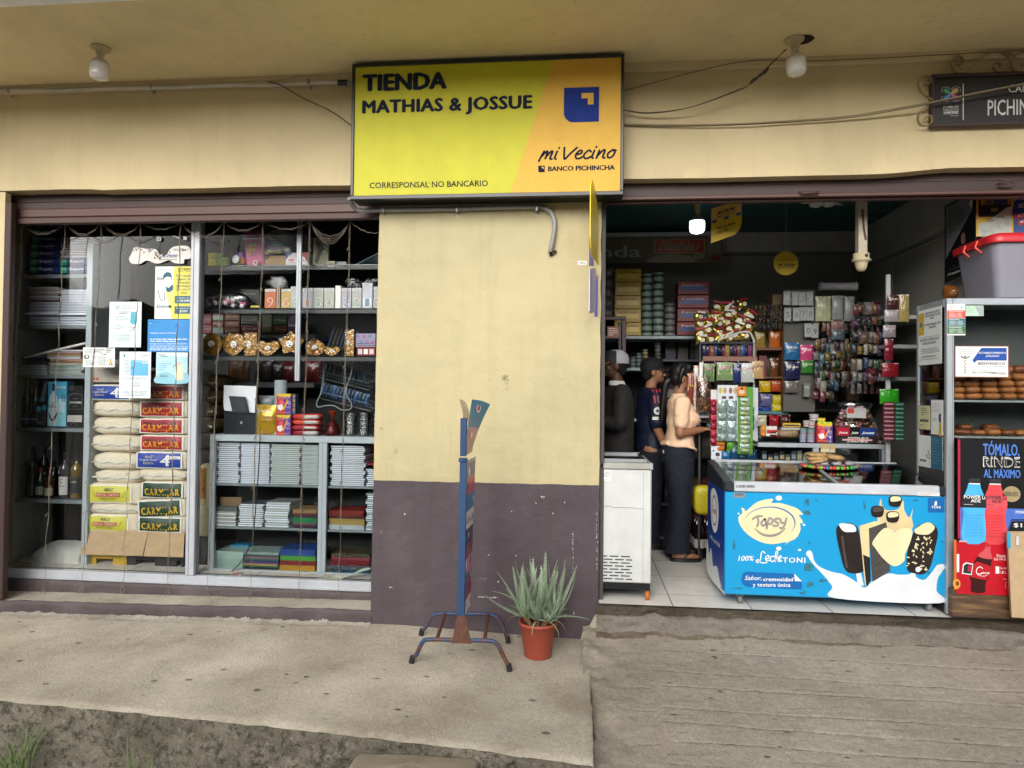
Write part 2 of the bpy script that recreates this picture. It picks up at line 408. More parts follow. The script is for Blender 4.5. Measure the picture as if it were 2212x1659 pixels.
def crack(zf,pts,w_):
 P=catmull([(a,b,0)for a,b in pts],14);V=[]
 for i,p in enumerate(P):jx,jy=.008*nz(i*.9,1,p.x),.008*nz(i*.9,7,p.y);ww=w_*(.4+abs(nz(i*.5,3,3))*1.6);V+=[(p.x+jx,p.y+jy+ww,zf(p.x,p.y)+.0018),(p.x+jx,p.y+jy-ww,zf(p.x,p.y)+.0018)]
 mb.add(V,[(2*i,2*i+1,2*i+3,2*i+2)for i in range(len(P)-1)],CRK)
crack(sideZ,[(-3.9,-.10),(-3.2,-.085),(-2.6,-.10),(-2.0,-.075),(-1.45,-.06),(-1.3,-.03)],.0022);crack(sideZ,[(-1.9,-.08),(-1.85,-.3),(-2.0,-.6),(-1.93,-1.0)],.0008);crack(sideZ,[(-.3,-1.5),(-.22,-1.2),(-.35,-.95)],.0009)
mb.build('sidewalk',kind='structure')
# its rough front and end faces
mb=MB();nx,nzv=420,60;V=[];Fc=[]
path=[(-6+(6+EX)*i/(nx-70),None)for i in range(nx-69)]
pts=[(x,edgeY(x))for x,_ in path];ye=edgeY(EX)
pts+=[(endX(ye+(.25-ye)*k/70),ye+(.25-ye)*k/70)for k in range(1,71)]
for i,(x,y)in enumerate(pts):
 end=i>nx-70
 for k in range(nzv+1):
  s_=k/nzv;z=sideZ(x,y)-.012-s_*.72
  rgh=max(.25,min(1,(x+2.6)/1.6))if not end else 1
  d=.05*fz(x*5,y*5,z*6)*rgh+.022*fz(x*19,y*19,z*19)*rgh+.010*nz(x*50,y*50,z*50)
  d*=min(1,s_*9);q=.03*s_
  V.append((x+(d*.8 if end else 0),y-(0 if end else d+q),z+.008*nz(x*30,z*30,2)*min(1,s_*9)))
n=nzv+1
for i in range(len(pts)-1):
 for k in range(nzv):Fc.append((i*n+k,i*n+k+1,(i+1)*n+k+1,(i+1)*n+k))
mb.add(V,Fc,M_curb,True);mb.build('sidewalk_edge',kind='structure')
# ramp of grooved concrete
grv=[-.30,-.52,-.66,-.86,-.99,-1.13,-1.30,-1.46,-1.62,-1.80,-2.0,-2.2]
def rampZ(x,y):
 z=-.150+.006*(x-.3)/2.4+.17*(y+.02)
 for i,g in enumerate(grv):
  gg=g+.02*nz(x*.8,i*3.,0)+.006*nz(x*5,i,0)-.018*(x-1.5);d=y-gg
  on=.5+.5*nz(x*1.1,i*5.3,7)+.25;on=max(.12,min(1,on))*(1 if x>.3 else .3)
  if-.012<d<.0:z-=.007*on*(1-abs(d+.006)/.006*.6)
 z+=.006*nz(x*2,y*2,0)+.0035*fz(x*14,y*14,0)
 if x<.42:z+=-.02+.035*fz(x*8,y*5,3)*(1-(x-.02)/.4)+(.42-x)*.08*nz(y*3,4,4)
 return z
mb=MB();xs=frange(.02,3.4,200)+[4.2,5.2,6.5];ys=frange(.0,-2.4,300)+[-2.8,-3.4,-4.3]
grid(mb,xs,ys[::-1],lambda x,y:max(rampZ(x,y),-.855)if y>-2.4 else max(-.150+.17*y,-.855),M_ramp)
GRM=pm('#4d463c',.95);q=random.Random(15)
for i in range(60):spot(rampZ,q.uniform(.35,3),q.uniform(-1.9,-.18),q.uniform(.006,.020),GUM)
for i in range(120):spot(rampZ,q.uniform(.3,3),q.uniform(-1.9,-.18),q.uniform(.0018,.0045),LSP if i%2 else GUM)
q=random.Random(15)
for i,gq in enumerate(grv):
 for rep in range(2):
  x=.3+q.uniform(0,.2);off=0 if rep==0 else q.uniform(.02,.07)
  while x<3.3:
   x2=min(3.4,x+q.uniform(.25,1.3)if rep==0 else x+q.uniform(.08,.3));V=[];n=max(4,int((x2-x)/.015));dz=.0012
   for k in range(n+1):
    xx=x+(x2-x)*k/n;yy=gq+.02*nz(xx*.8,i*3.,0)+.006*nz(xx*5,i,0)-.018*(xx-1.5)-.006+off+.002*nz(xx*40,i,3);w_=(.0030 if rep==0 else .0018)*max(.15,.6+nz(xx*13,i,rep))*math.sin(PI*min(1,max(0,.04+.92*k/n)))**.4
    V+=[(xx,yy+w_,rampZ(xx,yy+w_)+dz),(xx,yy-w_,rampZ(xx,yy-w_)+dz)]
   mb.add(V,[(2*k,2*k+1,2*k+3,2*k+2)for k in range(n)],GRM);x=x2+(q.uniform(.0,.12)if rep==0 else q.uniform(.3,1.2))
mb.build('ramp',kind='structure')
# threshold: broken mortar between the ramp and the tiles
mb=MB();nx=300;V=[];Fc=[];prof=[(.06,-.012),(.0,-.014),(-.03,-.018),(-.034,-.048),(-.04,-.058),(-.082,-.064),(-.092,-.078),(-.104,-.130),(-.118,-.150),(-.13,-.24)]
pr=[]
for i in range(len(prof)-1):
 for k in range(4):a,b=prof[i],prof[i+1];pr.append((a[0]+(b[0]-a[0])*k/4,a[1]+(b[1]-a[1])*k/4))
pr.append(prof[-1])
for i in range(nx+1):
 x=.105+(5.2-.105)*i/nx
 for k,(y,z)in enumerate(pr):
  a=min(1,k/6);V.append((x+.01*nz(x*9,k,3)*a,y+(.05*fz(x*2.3,z*4,1)+.018*fz(x*12,z*16,5))*a,z+(.012*fz(x*7,y*7,2)+.006*nz(x*30,y*30,2))*a-.006*(x-1.4)*a))
n=len(pr)
M_soil_shade=concrete('brown_shaded_mortar','62594b','847a6a',spots=False,bump=1)  # soil brown, darkened further for the shadow under the tile edge
for a_,b_,m_ in((0,17,M_soil_shade),(17,32,M_step),(32,n-1,M_soil_shade)):mb.add(V,[(i*n+k,i*n+k+1,(i+1)*n+k+1,(i+1)*n+k)for i in range(nx)for k in range(a_,b_)],m_,True);mb.build('threshold',kind='structure')
# tiled floor
m,t,b=nodes('floor_tiles');co=N(t,'TexCoord').outputs['Object'];mp=N(t,'Mapping');mp.inputs['Location'].default_value=(-.10,-.24,0);t.links.new(co,mp.inputs[0])
br=N(t,'TexBrick');br.offset=0;br.squash=1
for k,v in dict(Scale=1,**{'Mortar Size':.0035,'Mortar Smooth':.1,'Bias':0,'Brick Width':.495,'Row Height':.495}).items():br.inputs[k].default_value=v
br.inputs['Color1'].default_value=(*lin('e2dfd7'),1);br.inputs['Color2'].default_value=(*lin('dbd7cd'),1);br.inputs['Mortar'].default_value=(*lin('5b564e'),1)
t.links.new(mp.outputs[0],br.inputs['Vector'])
dt=ramp(t,noi(t,co,5,7,.7),[(.45,G3(0)),(.8,G3(.4))]);c_=mix(t,dt,br.outputs['Color'],lin('8b8272'))
t.links.new(c_,b.inputs['Base Color']);b.inputs['Roughness'].default_value=.32
M_tile=m
mb=MB();grid(mb,frange(.122,5.2,4),frange(-.03,3.4,4),lambda x,y:0,M_tile);grid(mb,frange(-4.4,.122,4),frange(.33,3.4,4),lambda x,y:0,M_tile);mb.build('tile_floor',kind='structure',loc=(0,0,0))
# ================================================================ THE BUILDING
def plaster(name,c1,low=None,zline=.768,bump=.5):
 m,t,b=nodes(name);co=N(t,'TexCoord').outputs['Object'];gp=N(t,'NewGeometry').outputs['Position']
 cc=lin(c1);col=ramp(t,noi(t,gp,1.1,5,.6),[(.28,[x*.84 for x in cc]),(.5,cc),(.72,[min(1,x*1.07)for x in cc])])
 mp=N(t,'Mapping');mp.inputs['Scale'].default_value=(6,6,.5);t.links.new(gp,mp.inputs[0])
 col=mix(t,ramp(t,noi(t,mp.outputs[0],1.5,6,.7),[(.5,G3(0)),(.85,G3(.35))]),col,[x*.62 for x in cc])
 col=mix(t,ramp(t,noi(t,gp,24,3,.6),[(.70,G3(0)),(.76,G3(.5))]),col,lin('6d5d3c'))
 if low:
  sx=N(t,'SeparateXYZ');t.links.new(gp,sx.inputs[0]);wv=noi(t,gp,5,2);ma=N(t,'Math',operation='MULTIPLY_ADD');ma.inputs[1].default_value=.016;t.links.new(wv,ma.inputs[0]);t.links.new(sx.outputs['Z'],ma.inputs[2])
  lt=N(t,'Math',operation='LESS_THAN');lt.inputs[1].default_value=zline;t.links.new(ma.outputs[0],lt.inputs[0])
  lc=lin(low);lo=ramp(t,noi(t,gp,2.2,7,.7),[(.3,[x*.75 for x in lc]),(.55,lc),(.75,[min(1,x*1.4)for x in lc])])
  lo=mix(t,ramp(t,noi(t,mp.outputs[0],2.2,5,.7),[(.5,G3(0)),(.8,G3(.4))]),lo,lin('4c2f2c'))
  lo=mix(t,ramp(t,noi(t,gp,13,6,.75),[(.66,G3(0)),(.72,G3(.5))]),lo,[min(1,x*1.5)for x in lc])
  v=N(t,'TexVoronoi',Scale=9.0);t.links.new(gp,v.inputs['Vector']);vv=mix(t,1,ramp(t,v.outputs['Distance'],[(.0,G3(1)),(.035,G3(1)),(.05,G3(0))]),ramp(t,v.outputs['Color'],[(.6,G3(0)),(.62,G3(1))]),'MULTIPLY')
  lo=mix(t,vv,lo,lin('d8d2c8'))
  col=mix(t,lt.outputs[0],col,lo)
 t.links.new(col,b.inputs['Base Color']);b.inputs['Roughness'].default_value=.62;b.inputs['Specular IOR Level'].default_value=.35
 h1=noi(t,gp,9,6,.6);bumpn(t,b,h1,bump,.02);return m
CREAM='cbbb93'
M_wall=plaster('cream_wall_paint',CREAM);M_pill=plaster('cream_and_plum_paint','b8ad86','4f464b');M_soff=plaster('soffit_paint','dccca0')
M_plum=plaster('plum_ledge_paint','51494a','51494a',zline=9,bump=.8);M_whitep=pm('#e4e6ea',.5,dirt=.3)
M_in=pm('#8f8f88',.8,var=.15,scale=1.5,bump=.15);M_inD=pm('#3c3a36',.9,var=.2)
bld=thing('shop_building','cream and plum painted shop building with a deep soffit and an open front','building',(0,0,-.26))
# front beam with a slightly wavy lower edge
mb=MB();xs=frange(-7,6,130)
low=[(x,2.775+.006*fz(x*1.7,0,0)+(.030*min(1,max(0,(x-1.95)/.35)))+(.01 if x<-3.4 else 0))for x in xs]
mb.plate(low+[(6,3.62),(-7,3.62)],lambda x,y,d:Vector((x,d,y)),.25,0,M_wall)
mb.build('front_beam',bld)
mb=MB();mb.box(-7,6,-.035,-.001,3.475,3.535,M_wall,.004);mb.build('cornice',bld)
mb=MB();mb.box(-7,6,-.985,3.6,3.53,3.72,M_soff);mb.build('soffit',bld)
mb=MB();mb.box(-7,6,-1.3,-.987,3.525,4.3,M_whitep,.006);mb.build('white_edge_band',bld)
# pillar
mb=MB();V=[];Fc=[];nx,nn=60,120
for k in range(nn+1):
 for i in range(nx+1):
  z=-.36+(2.80+.36)*k/nn;x=-1.385-.022*(1-z/2.6)+(1.503+.022*(1-z/2.6))*i/nx
  if i==0:x+=.004*nz(z*5,1,1)
  if i==nx:x+=.004*nz(z*7,2,1)
  y=.0025*fz(x*3,z*3,9)+.0010*nz(x*22,z*22,9)
  if z<-.17 and x>.02:y+=.03*max(0,fz(x*12,z*12,2)+.3)*min(1,(x-.02)/.05)
  V.append((x,y,z))
for k in range(nn):
 for i in range(nx):a=k*(nx+1)+i;Fc.append((a,a+1,a+nx+2,a+nx+1))
mb.add(V,Fc,M_pill,True)
for s_,x in((0,-1.395),(nx,.12)):
 a=[V[k*(nx+1)+s_]for k in range(nn+1)];b_=[(p[0],.33,p[2])for p in a]
 mb.add(a+b_,[(k,k+1,nn+1+k+1,nn+1+k)for k in range(nn)],M_pill)
mb.box(-1.38,.11,.31,.33,-.36,2.8,M_pill);mb.build('pillar',bld)
mb=MB();mb.box(.121,.150,.05,.30,0.0,2.77,pm('#4a4744',.6,dirt=.5),.003);mb.build('opening_edge',bld)
mb=MB();mb.plate([(.0,-.27),(.02,-.19),(.06,-.165),(.10,-.08),(.122,-.09),(.122,-.27)],lambda x,z,d:Vector((x,d,z)),.002,-.006,pm('#b9ae9c',.9,bump=.8,bs=40));mb.build('broken_plaster',bld)
# walls left of and below the window, ledge
mb=MB();mb.box(-7,-4.158,0,.05,-.36,2.774,M_wall);mb.box(-7,-4.34,.051,.3,-.36,2.774,M_wall);mb.build('end_wall',bld)
def rough_box(mb,x0,x1,y0,y1,z0,z1,mt,mf,amp=.006,n=180,tl=0):
 prof=[(y1,z1),((y0+y1)/2,z1),(y0+.02,z1),(y0+.004,z1-.006),(y0,z1-.02)]+[(y0,z1-.02+(z0-z1+.02)*k/8)for k in range(1,9)]
 V=[]
 for i in range(n+1):
  x=x0+(x1-x0)*i/n
  for k,(y,z)in enumerate(prof):a=0 if k==0 else 1;V.append((x,y+a*amp*fz(x*6,z*9,3),z+a*amp*.7*fz(x*7,y*9,6)*(k<9)+tl*(x+1.4)))
 m_=len(prof)
 mb.add(V,[(i*m_+k,i*m_+k+1,(i+1)*m_+k+1,(i+1)*m_+k)for i in range(n)for k in range(2)],mt,True)
 mb.add(V,[(i*m_+k,i*m_+k+1,(i+1)*m_+k+1,(i+1)*m_+k)for i in range(n)for k in range(2,m_-1)],mf,True)
mb=MB();rough_box(mb,-4.6,-1.40,.0,.30,-.40,-.120,M_side,M_plum,.009,tl=.0149);mb.build('ledge',bld)
V=[];n=420;mb=MB()
for i in range(n+1):
 x=-4.1+(4.1-1.40)*i/n;w_=.035+.05*abs(fz(x*4,2,2))+.02*abs(nz(x*23,1,1));h=.012+.03*abs(nz(x*9,4,4))
 for k in range(6):s_=k/5;y=.004-w_*s_;V.append((x,y-.012,sideZ(x,y)+.001+h*(1-s_)**1.5*(.6+.8*abs(nz(x*40,s_*4,9)))*(k<5)))
mb.add(V,[(i*6+k,(i+1)*6+k,(i+1)*6+k+1,i*6+k+1)for i in range(n)for k in range(5)],M_step,True);mb.build('crumbled_mortar',bld)
mb=MB();rough_box(mb,-4.4,-1.40,.235,.34,-.20,-.070,M_side,M_plum,.008);mb.build('window_curb',bld)
# rooms behind
mb=MB();mb.box(-4.7,5.2,2.5,2.64,-.1,3.2,M_in);mb.build('back_wall',bld)
mb=MB();mb.box(-4.8,-4.7,.25,3.5,-.36,3.5,M_in);mb.build('left_inner_wall',bld)
mb=MB();mb.box(2.70,5.2,.40,2.5,0,2.95,M_in)
mb.box(2.62,2.70,.42,2.5,2.60,2.95,M_in);mb.tube([(2.695,.5,2.58),(2.695,1.75,2.58),(2.695,1.78,2.2),(2.695,1.78,1.4)],.012,pm('#8d8a80',.6));mb.build('right_inner_wall',bld)
m,t,b=nodes('ceiling_cloth');co=N(t,'TexCoord').outputs['Object']
v=N(t,'TexWave',Scale=4.5,Distortion=5.0);v.bands_direction='Y';v.inputs['Detail'].default_value=0;v.inputs['Detail Scale'].default_value=2.5;t.links.new(co,v.inputs['Vector'])
t.links.new(ramp(t,v.outputs['Fac'],[(.35,lin('123430')),(.5,lin('4f918a')),(.62,lin('15403b'))]),b.inputs['Base Color']);b.inputs['Roughness'].default_value=.5
mb=MB();mb.box(-4.7,5.2,.25,2.5,2.952,3.05,m);mb.build('shop_ceiling',bld)
mb=MB();mb.box(-1,2.62,2.3,2.5,2.76,2.95,pm('#a5a49c',.8));mb.build('inner_beam',bld)
mb=MB();mb.box(-4.69,-1.40,.30,1.35,-.10,-.068,pm('#5a564f',.8));mb.build('window_shelf',bld)
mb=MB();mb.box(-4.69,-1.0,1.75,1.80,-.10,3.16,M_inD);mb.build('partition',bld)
# houses across the street, behind the camera: what the panes reflect
def house(x0,x1,y,h,colr,seed,lab):
 q=random.Random(seed);th=thing('house',lab,'house',((x0+x1)/2,y,-.86),'houses across the street')
 mb=MB();mb.box(x0,x1,y-6,y,-.86,h,pm(colr,.8,dirt=.4));mb.build('wall',th)
 mb=MB();mb.box(x0-.3,x1+.3,y-6.3,y+.5,h,h+.25,pm('#6b5a50',.8));mb.build('roof',th)
 n=max(2,int((x1-x0)/2));
 for fl in range(int((h+.8)/2.7)):
  for i in range(n):
   cx_=x0+(x1-x0)*(i+.5)/n;z0=-.5+fl*2.8+(.9 if fl or i%2 else 0)
   mb=MB();mb.box(cx_-.5,cx_+.5,y+.002,y+.06,z0,z0+(1.2 if(fl or i%2)else 2.1),pm(['#3b3f44','#2c2622'][q.random()>.6],.3),.02);mb.build('window',th)
house(-13,-5.2,-16,4.8,'#b9b4a6',1,'grey low house across the street on the left')
house(-5,1.4,-16.5,4.3,'#a58a6c',2,'tan low house across the street in the middle')
house(1.6,12,-15.8,5.2,'#9aa39c',3,'green grey house across the street on the right')
mb=MB();HG=pm('#2f3a22',.9,var=.35,scale=.6)
grid(mb,frange(-90,90,60),frange(-95,-38,24),lambda x,y:-.9+12*math.sin(min(1,(-38-y)/40)*PI/2)*(1+.22*nz(x*.03,y*.03,1))+1.6*fz(x*.25,y*.25,4),HG);mb.build('added_hills',kind='structure')  # unseen ridge, added to keep bright sky out of the pane reflections
# ================================================================ ON THE FACADE
BLK=pm('#17191c',.35,var=.2);YEL=pm('#bfbc2e',.55,var=.05,spec=.3);ORA=pm('#d3a83f',.55,var=.05,spec=.3)
NAVY=pm('#1c2438',.4);BLUE=pm('#1d3a8c',.4);WHT=pm('#e6e6e2',.5,var=.04);PAP=pm('#dfe3e1',.6,var=.05);INK=pm('#23262b',.6)
ALU=pm('#b4bcc2',.38,.55,var=.06,dirt=.15);ALW=pm('#b4b9c0',.4,.15,var=.05,dirt=.2);RED=pm('#c0232b',.4)
# ---- the big shop sign
YS=-.2
th=thing('shop_sign','large yellow and orange light box sign with dark lettering above the pillar','sign',at('E',1030,1092,0))
a=at('E',45,600,YS);b_=at('E',2012,560,YS);zt=(at('E',60,132,YS).z+at('E',2020,68,YS).z)/2;zb=(at('E',40,1108,YS).z+at('E',2000,1090,YS).z)/2
SX0,SX1=a.x,b_.x;fw=.020
mb=MB();mb.box(SX0,SX1,YS+.02,-.002,zb+.012,zt-.012,BLK)
for(x0,x1,z0,z1)in((SX0,SX1,zt-fw,zt),(SX0,SX1,zb,zb+fw+.006),(SX0,SX0+fw,zb+fw+.006,zt-fw),(SX1-fw,SX1,zb+fw+.006,zt-fw)):mb.box(x0,x1,YS-.004,YS+.03,z0,z1,BLK,.003)
mb.build('frame',th)
mb=MB();mb.box(SX0+fw,SX1-fw,YS+.006,YS+.018,zb+fw,zt-fw,YEL);c=Card(mb,(0,YS+.005,0),(1,0,0),(0,0,-1))
def H(x,y,crop='E',Y=YS+.005):p=at(crop,x,y,Y);return(p.x,-p.z)
l0,l1=H(1508,110),H(1192,1080);c.poly([(l0[0],-(zt-fw)),(l1[0],-(zb+fw)),(SX1-fw,-(zb+fw)),(SX1-fw,-(zt-fw))],ORA,1)
mb.build('panel',th)
mb=MB();c=Card(mb,(0,YS+.005,0),(1,0,0),(0,0,-1))
DK=pm('#1a2334',.8,spec=.2);SC=4.4*.2994/1500
def st(body,x0,x1,y,h,mat=DK,bold=.02,shear=0,k=3,sp=1):
 mb=MB();c=Card(mb,(0,YS+.005,0),(1,0,0),(0,0,-1));a,b=H(x0,y),H(x1,y);c.text(body,a[0],b[0],(a[1]+b[1])/2,h*SC,mat,k,bold,shear,0,sp);mb.build('lettering',th)
st('TIENDA',133,727,322,118,bold=.075);st('MATHIAS & JOSSUE',130,1346,474,92,bold=.065,sp=1.06);st('CORRESPONSAL NO BANCARIO',178,1030,1026,42,bold=.012)
st('BANCO PICHINCHA',1467,1945,905,33,bold=.06)
a,b=H(1400,828),H(1950,812);vecino(c,a[0],b[0],(a[1]+b[1])/2,66*SC,DK,3,.22)
mb.build('lettering',th);mb=MB();c=Card(mb,(0,YS+.005,0),(1,0,0),(0,0,-1));a=H(1580,310);banklogo(c,a[0],a[1],254*SC,pm('#20357f',.8,spec=.2),ORA);mb.build('emblem',th);mb=MB();c=Card(mb,(0,YS+.005,0),(1,0,0),(0,0,-1));a=H(1394,872);banklogo(c,a[0],a[1],48*SC,DK,ORA)
mb.build('emblem',th)
q=random.Random(3);mb=MB();c=Card(mb,(0,YS+.005,0),(1,0,0),(0,0,-1))
for i in range(70):c.disc(q.uniform(SX0+.05,SX1-.05),-q.uniform(zb+.05,zt-.04),q.uniform(.0006,.002),pm('#5d4a1c',.8),5,ry=q.uniform(.001,.005),n=8)
mb.build('dirt_specks',th)
# ---- pipes and cables
GREY=pm('#8d8e90',.45,dirt=.2)
mb=MB();P=catmull([at('E',x,y,Y)for x,y,Y in((30,1105,-.12),(60,1165,-.06),(120,1196,-.035),(270,1190,-.03),(800,1182,-.03),(1100,1172,-.03),(1380,1168,-.03),(1440,1176,-.03),(1490,1215,-.03),(1512,1290,-.032),(1500,1400,-.035),(1480,1492,-.022))],40)
mb.tube(P,[.0145+(.0016 if i%2 else 0)for i in range(len(P))],GREY,10)
th=thing('flexible_conduit','grey corrugated conduit bending down below the yellow sign into a wall hole','conduit',P[100]);mb.build('pipe',th)
for x,y in((283,1200),(812,1196),(1385,1190)):
 p=at('E',x,y,-.012);mb=MB();mb.box(p.x-.012,p.x+.012,-.050,-.001,p.z-.016,p.z+.022,pm('#9a9a96',.4,.6),.006);mb.box(p.x-.009,p.x+.009,-.005,-.001,p.z-.038,p.z-.016,pm('#9a9a96',.4,.6),.002);mb.lathe((p.x,-.008,p.z-.028),[(.004,0),(.004,.004)],INK,8,Vector((0,-1,0)));mb.build('clamp',th)
mb=MB();p=at('E',1500,1502,0);c=Card(mb,(p.x,-.0035,p.z),(1,0,0),(0,0,-1))
c.blob([(-.022,-.012),(.0,-.018),(.02,-.016),(.026,.0),(.012,.012),(-.004,.024),(-.02,.02)],pm('#1b1712',.9),1);c.blob([(-.03,-.018),(.0,-.026),(.03,-.022),(.034,.004),(.016,.018),(-.006,.034),(-.028,.026)],pm('#a89a80',.9),0)
for k in range(3):mb.tube([(p.x-.008+.006*k,-.012,p.z+.02),(p.x-.002+.006*k,-.008,p.z),(p.x+.008*k,-.0045,p.z-.016)],.002,pm('#7a5a34',.6),6)
mb.build('hole',th)
WPI=pm('#c4bfb1',.45,dirt=.35)
a,b=at('W',-60,541,-.03),at('W',1995,486,-.03)
th=thing('white_pipe','straight white pipe clipped under the soffit left of the yellow sign','pipe',a);mb=MB();P=[a+(b-a)*(i/30)+Vector((0,0,.0035*math.sin(i*.7)))for i in range(31)]
mb.tube(P,.0155,WPI,12);mb.build('pipe',th)
mb=MB();e=at('W',2050,487,-.03);mb.tube([b,e],.0185,pm('#24262a',.5),12);mb.tube(catmull([e,at('W',2072,496,-.035),at('W',2085,520,-.06),at('W',2090,560,-.1)],6),.014,GREY,10);mb.build('elbow',th)
for x,y in((70,548),(905,526),(1830,498)):
 p=at('W',x,y,-.01);mb=MB();mb.box(p.x-.011,p.x+.011,-.052,-.001,p.z-.012,p.z+.026,pm('#9a9a96',.4,.6),.006);mb.box(p.x-.009,p.x+.009,-.006,-.001,p.z-.034,p.z-.012,pm('#9a9a96',.4,.6),.002);mb.build('clamp',th)
CAB=pm('#5a523f',.6);CABL=pm('#a8997a',.6)
def cable(name,label,pts,r,mat,n=8):
 mb=MB();P=catmull([at(*p)for p in pts],n);mb.tube(P,r,mat,6);return mb.build(name,None,label,'cable')
cable('cable','thin beige cable along the soffit above the white pipe',[('W',-40,522,-.04),('W',400,512,-.05),('W',900,497,-.05),('W',1400,482,-.05),('W',1620,475,-.05),('W',1850,450,-.05),('W',2100,425,-.1)],.0035,CABL)
cable('cable','green brown cable drooping from the white pipe to the left side of the sign',[('W',1585,483,-.05),('W',1660,505,-.05),('W',1790,580,-.06),('W',1950,655,-.08),('W',2085,750,-.1)],.0045,CAB)
cable('cable','thin line of cable under the soffit right of the sign',[('E',2010,330,-.03),('N',0,385,-.035),('N',560,376,-.035),('N',1100,352,-.035),('N',1700,320,-.035),('N',2300,285,-.035)],.0028,CAB)
cable('cable','long taut cable running from the sign across the dark street plaque',[('U',1340,268,-.02),('U',1450,270,-.03),('N',0,860,-.04),('N',500,830,-.04),('N',900,795,-.05),('N',1500,693,-.10),('N',1900,610,-.12),('N',2400,515,-.14)],.0050,pm('#8d8265',.6))
cable('cable','second thin cable beside the long taut one right of the sign',[('U',1340,271,-.012),('U',1450,273,-.02),('N',0,868,-.03),('N',500,841,-.03),('N',900,808,-.04),('N',1480,708,-.09),('N',1900,620,-.11),('N',2400,527,-.13)],.0028,CAB)
th=thing('spliced_cable','twisted spliced wire sagging from the right soffit bulb to the sign','cable',at('N',0,605,-.1));mb=MB()
for o in(0,.006):mb.tube(catmull([at('N',372,283,-.26)+Vector((o,0,0)),at('N',240,420,-.22)+Vector((0,0,o)),at('N',105,545,-.18)+Vector((0,o,0)),at('N',0,605,-.14)+Vector((0,0,o)),at('U',1490,232,-.10),at('U',1400,243,-.06)+Vector((0,0,-o)),at('U',1340,236,-.05)],10),.0026,pm('#4a4234',.7),6)
mb.build('wire',th);mb=MB()
for(x0,y0,x1,y1)in((240,425,195,480),(190,470,160,500),(165,490,120,530),(130,510,100,550)):mb.tube([at('N',x0,y0,-.21),at('N',(x0+x1)/2,(y0+y1)/2,-.2),at('N',x1,y1,-.19)],[.006,.011,.006],pm('#3a362e',.8,bump=.8),8)
mb.build('tape',th)
# ---- soffit bulbs
GLB=pm('#dcdcd8',.18,var=.03,coat=.6);HOLD=pm('#b7a983',.5,dirt=.3)
def bulb(label,p,ax,s,drop,hole=False,glow=None):
 th=thing('light_bulb',label,'light bulb',p)
 if not glow:th['group']='bulbs under the soffit'
 ax=Vector(ax).normalized();mb=MB()
 if hole:c=Card(mb,Vector(p)+Vector((.03,.02,-.001)),(1,0,0),(0,1,0),Vector((0,0,-1)));c.blob([(-.05,-.05),(.03,-.07),(.085,-.03),(.07,.03),(.02,.05),(-.05,.03)],pm('#14110d',.9),1)
 mb.lathe(p,[(.052*s,0),(.055*s,.006),(.05*s,.014),(.028*s,.022),(.024*s,.045*s),(.021*s,drop)],HOLD,20,ax);hol=mb.build('lamp_holder',th)
 mb=MB();q=Vector(p)+ax*drop
 mb.lathe(q,[(.018*s,0),(.020*s,.018*s),(.034*s,.030*s),(.050*s,.046*s),(.053*s,.052*s),(.0525*s,.062*s)],pm('#c9c6bb',.35,dirt=.3)if not glow else pm('#b7b7b0',.4),24,ax);cp_=mb.build('bulb_cap',th)
 mb=MB();mb.lathe(q,[(.0525*s,.0625*s),(.054*s,.07*s),(.054*s,.115*s),(.051*s,.130*s),(.043*s,.141*s),(.028*s,.147*s),(.0005,.149*s)],glow or GLB,28,ax);mb.build('bulb_globe',cp_)
 return th
pl=gz('W',595,280,3.53);bulb('white bulb hanging from the soffit at the left',(pl.x,pl.y,3.53),(-.02,-.02,-1),1.08,.05)
pr=gz('N',440,205,3.53);bulb('tilted white bulb beside a ragged hole in the soffit at the right',(pr.x,pr.y,3.53),(.05,-.05,-1),1.08,.07,True)
# ---- street-name plaque with scrolls
YP=-.05;IR=pm('#94845c',.6,dirt=.3);MAR=pm('#3d2a2a',.5,dirt=.4);PBK=pm('#1c1b1c',.42,bump=.5,bs=120)
x0=at('N',1497,680,YP).x;x1=at('N',2900,600,YP).x;z1=(at('N',1500,478,YP).z);z0=at('N',1500,882,YP).z
th=thing('street_plaque','black street name plaque with iron scrolls, reading PICHI at the frame edge','plaque',(x0+.3,0,z0))
mb=MB();mb.box(x0+.012,x1-.012,YP+.012,-.012,z0+.012,z1-.012,PBK);mb.build('board',th)
mb=MB()
for bx in((x0,x1,z1-.018,z1),(x0,x1,z0,z0+.018),(x0,x0+.018,z0+.018,z1-.018),(x1-.018,x1,z0+.018,z1-.018)):mb.box(bx[0],bx[1],YP-.006,-.014,bx[2],bx[3],MAR,.004)
mb.build('frame',th)
mb=MB();c=Card(mb,(0,YP+.011,0),(1,0,0),(0,0,-1));S2=4.55*.2798/1500;LW=pm('#cfd1cf',.5)
def pt(body,xa,xb,y,h,mat=LW,bold=0):a,b=H(xa,y,'N',YP),H(xb,y,'N',YP);c.text(body,a[0],b[0],a[1],h*S2,mat,2,bold)
pt('CALLE',2100,2318,612,56,bold=.01);pt('PICHINCHA',1940,2475,790,112,bold=.012);pt('PUEBLOS',1597,1712,733,15);pt('MÁGICOS',1597,1714,755,15);pt('ZARUMA',1597,1713,782,16,bold=.02);pt('ECUADOR',1652,1713,796,7)
a,b=H(1746,543,'N',YP),H(1753,825,'N',YP);c.rect(a[0],a[1],b[0],b[1],LW,2);a,b=H(1597,761,'N',YP),H(1713,763,'N',YP);c.rect(a[0],a[1],b[0],b[1]+.0006,LW,2)
ex,ez=H(1655,625,'N',YP)
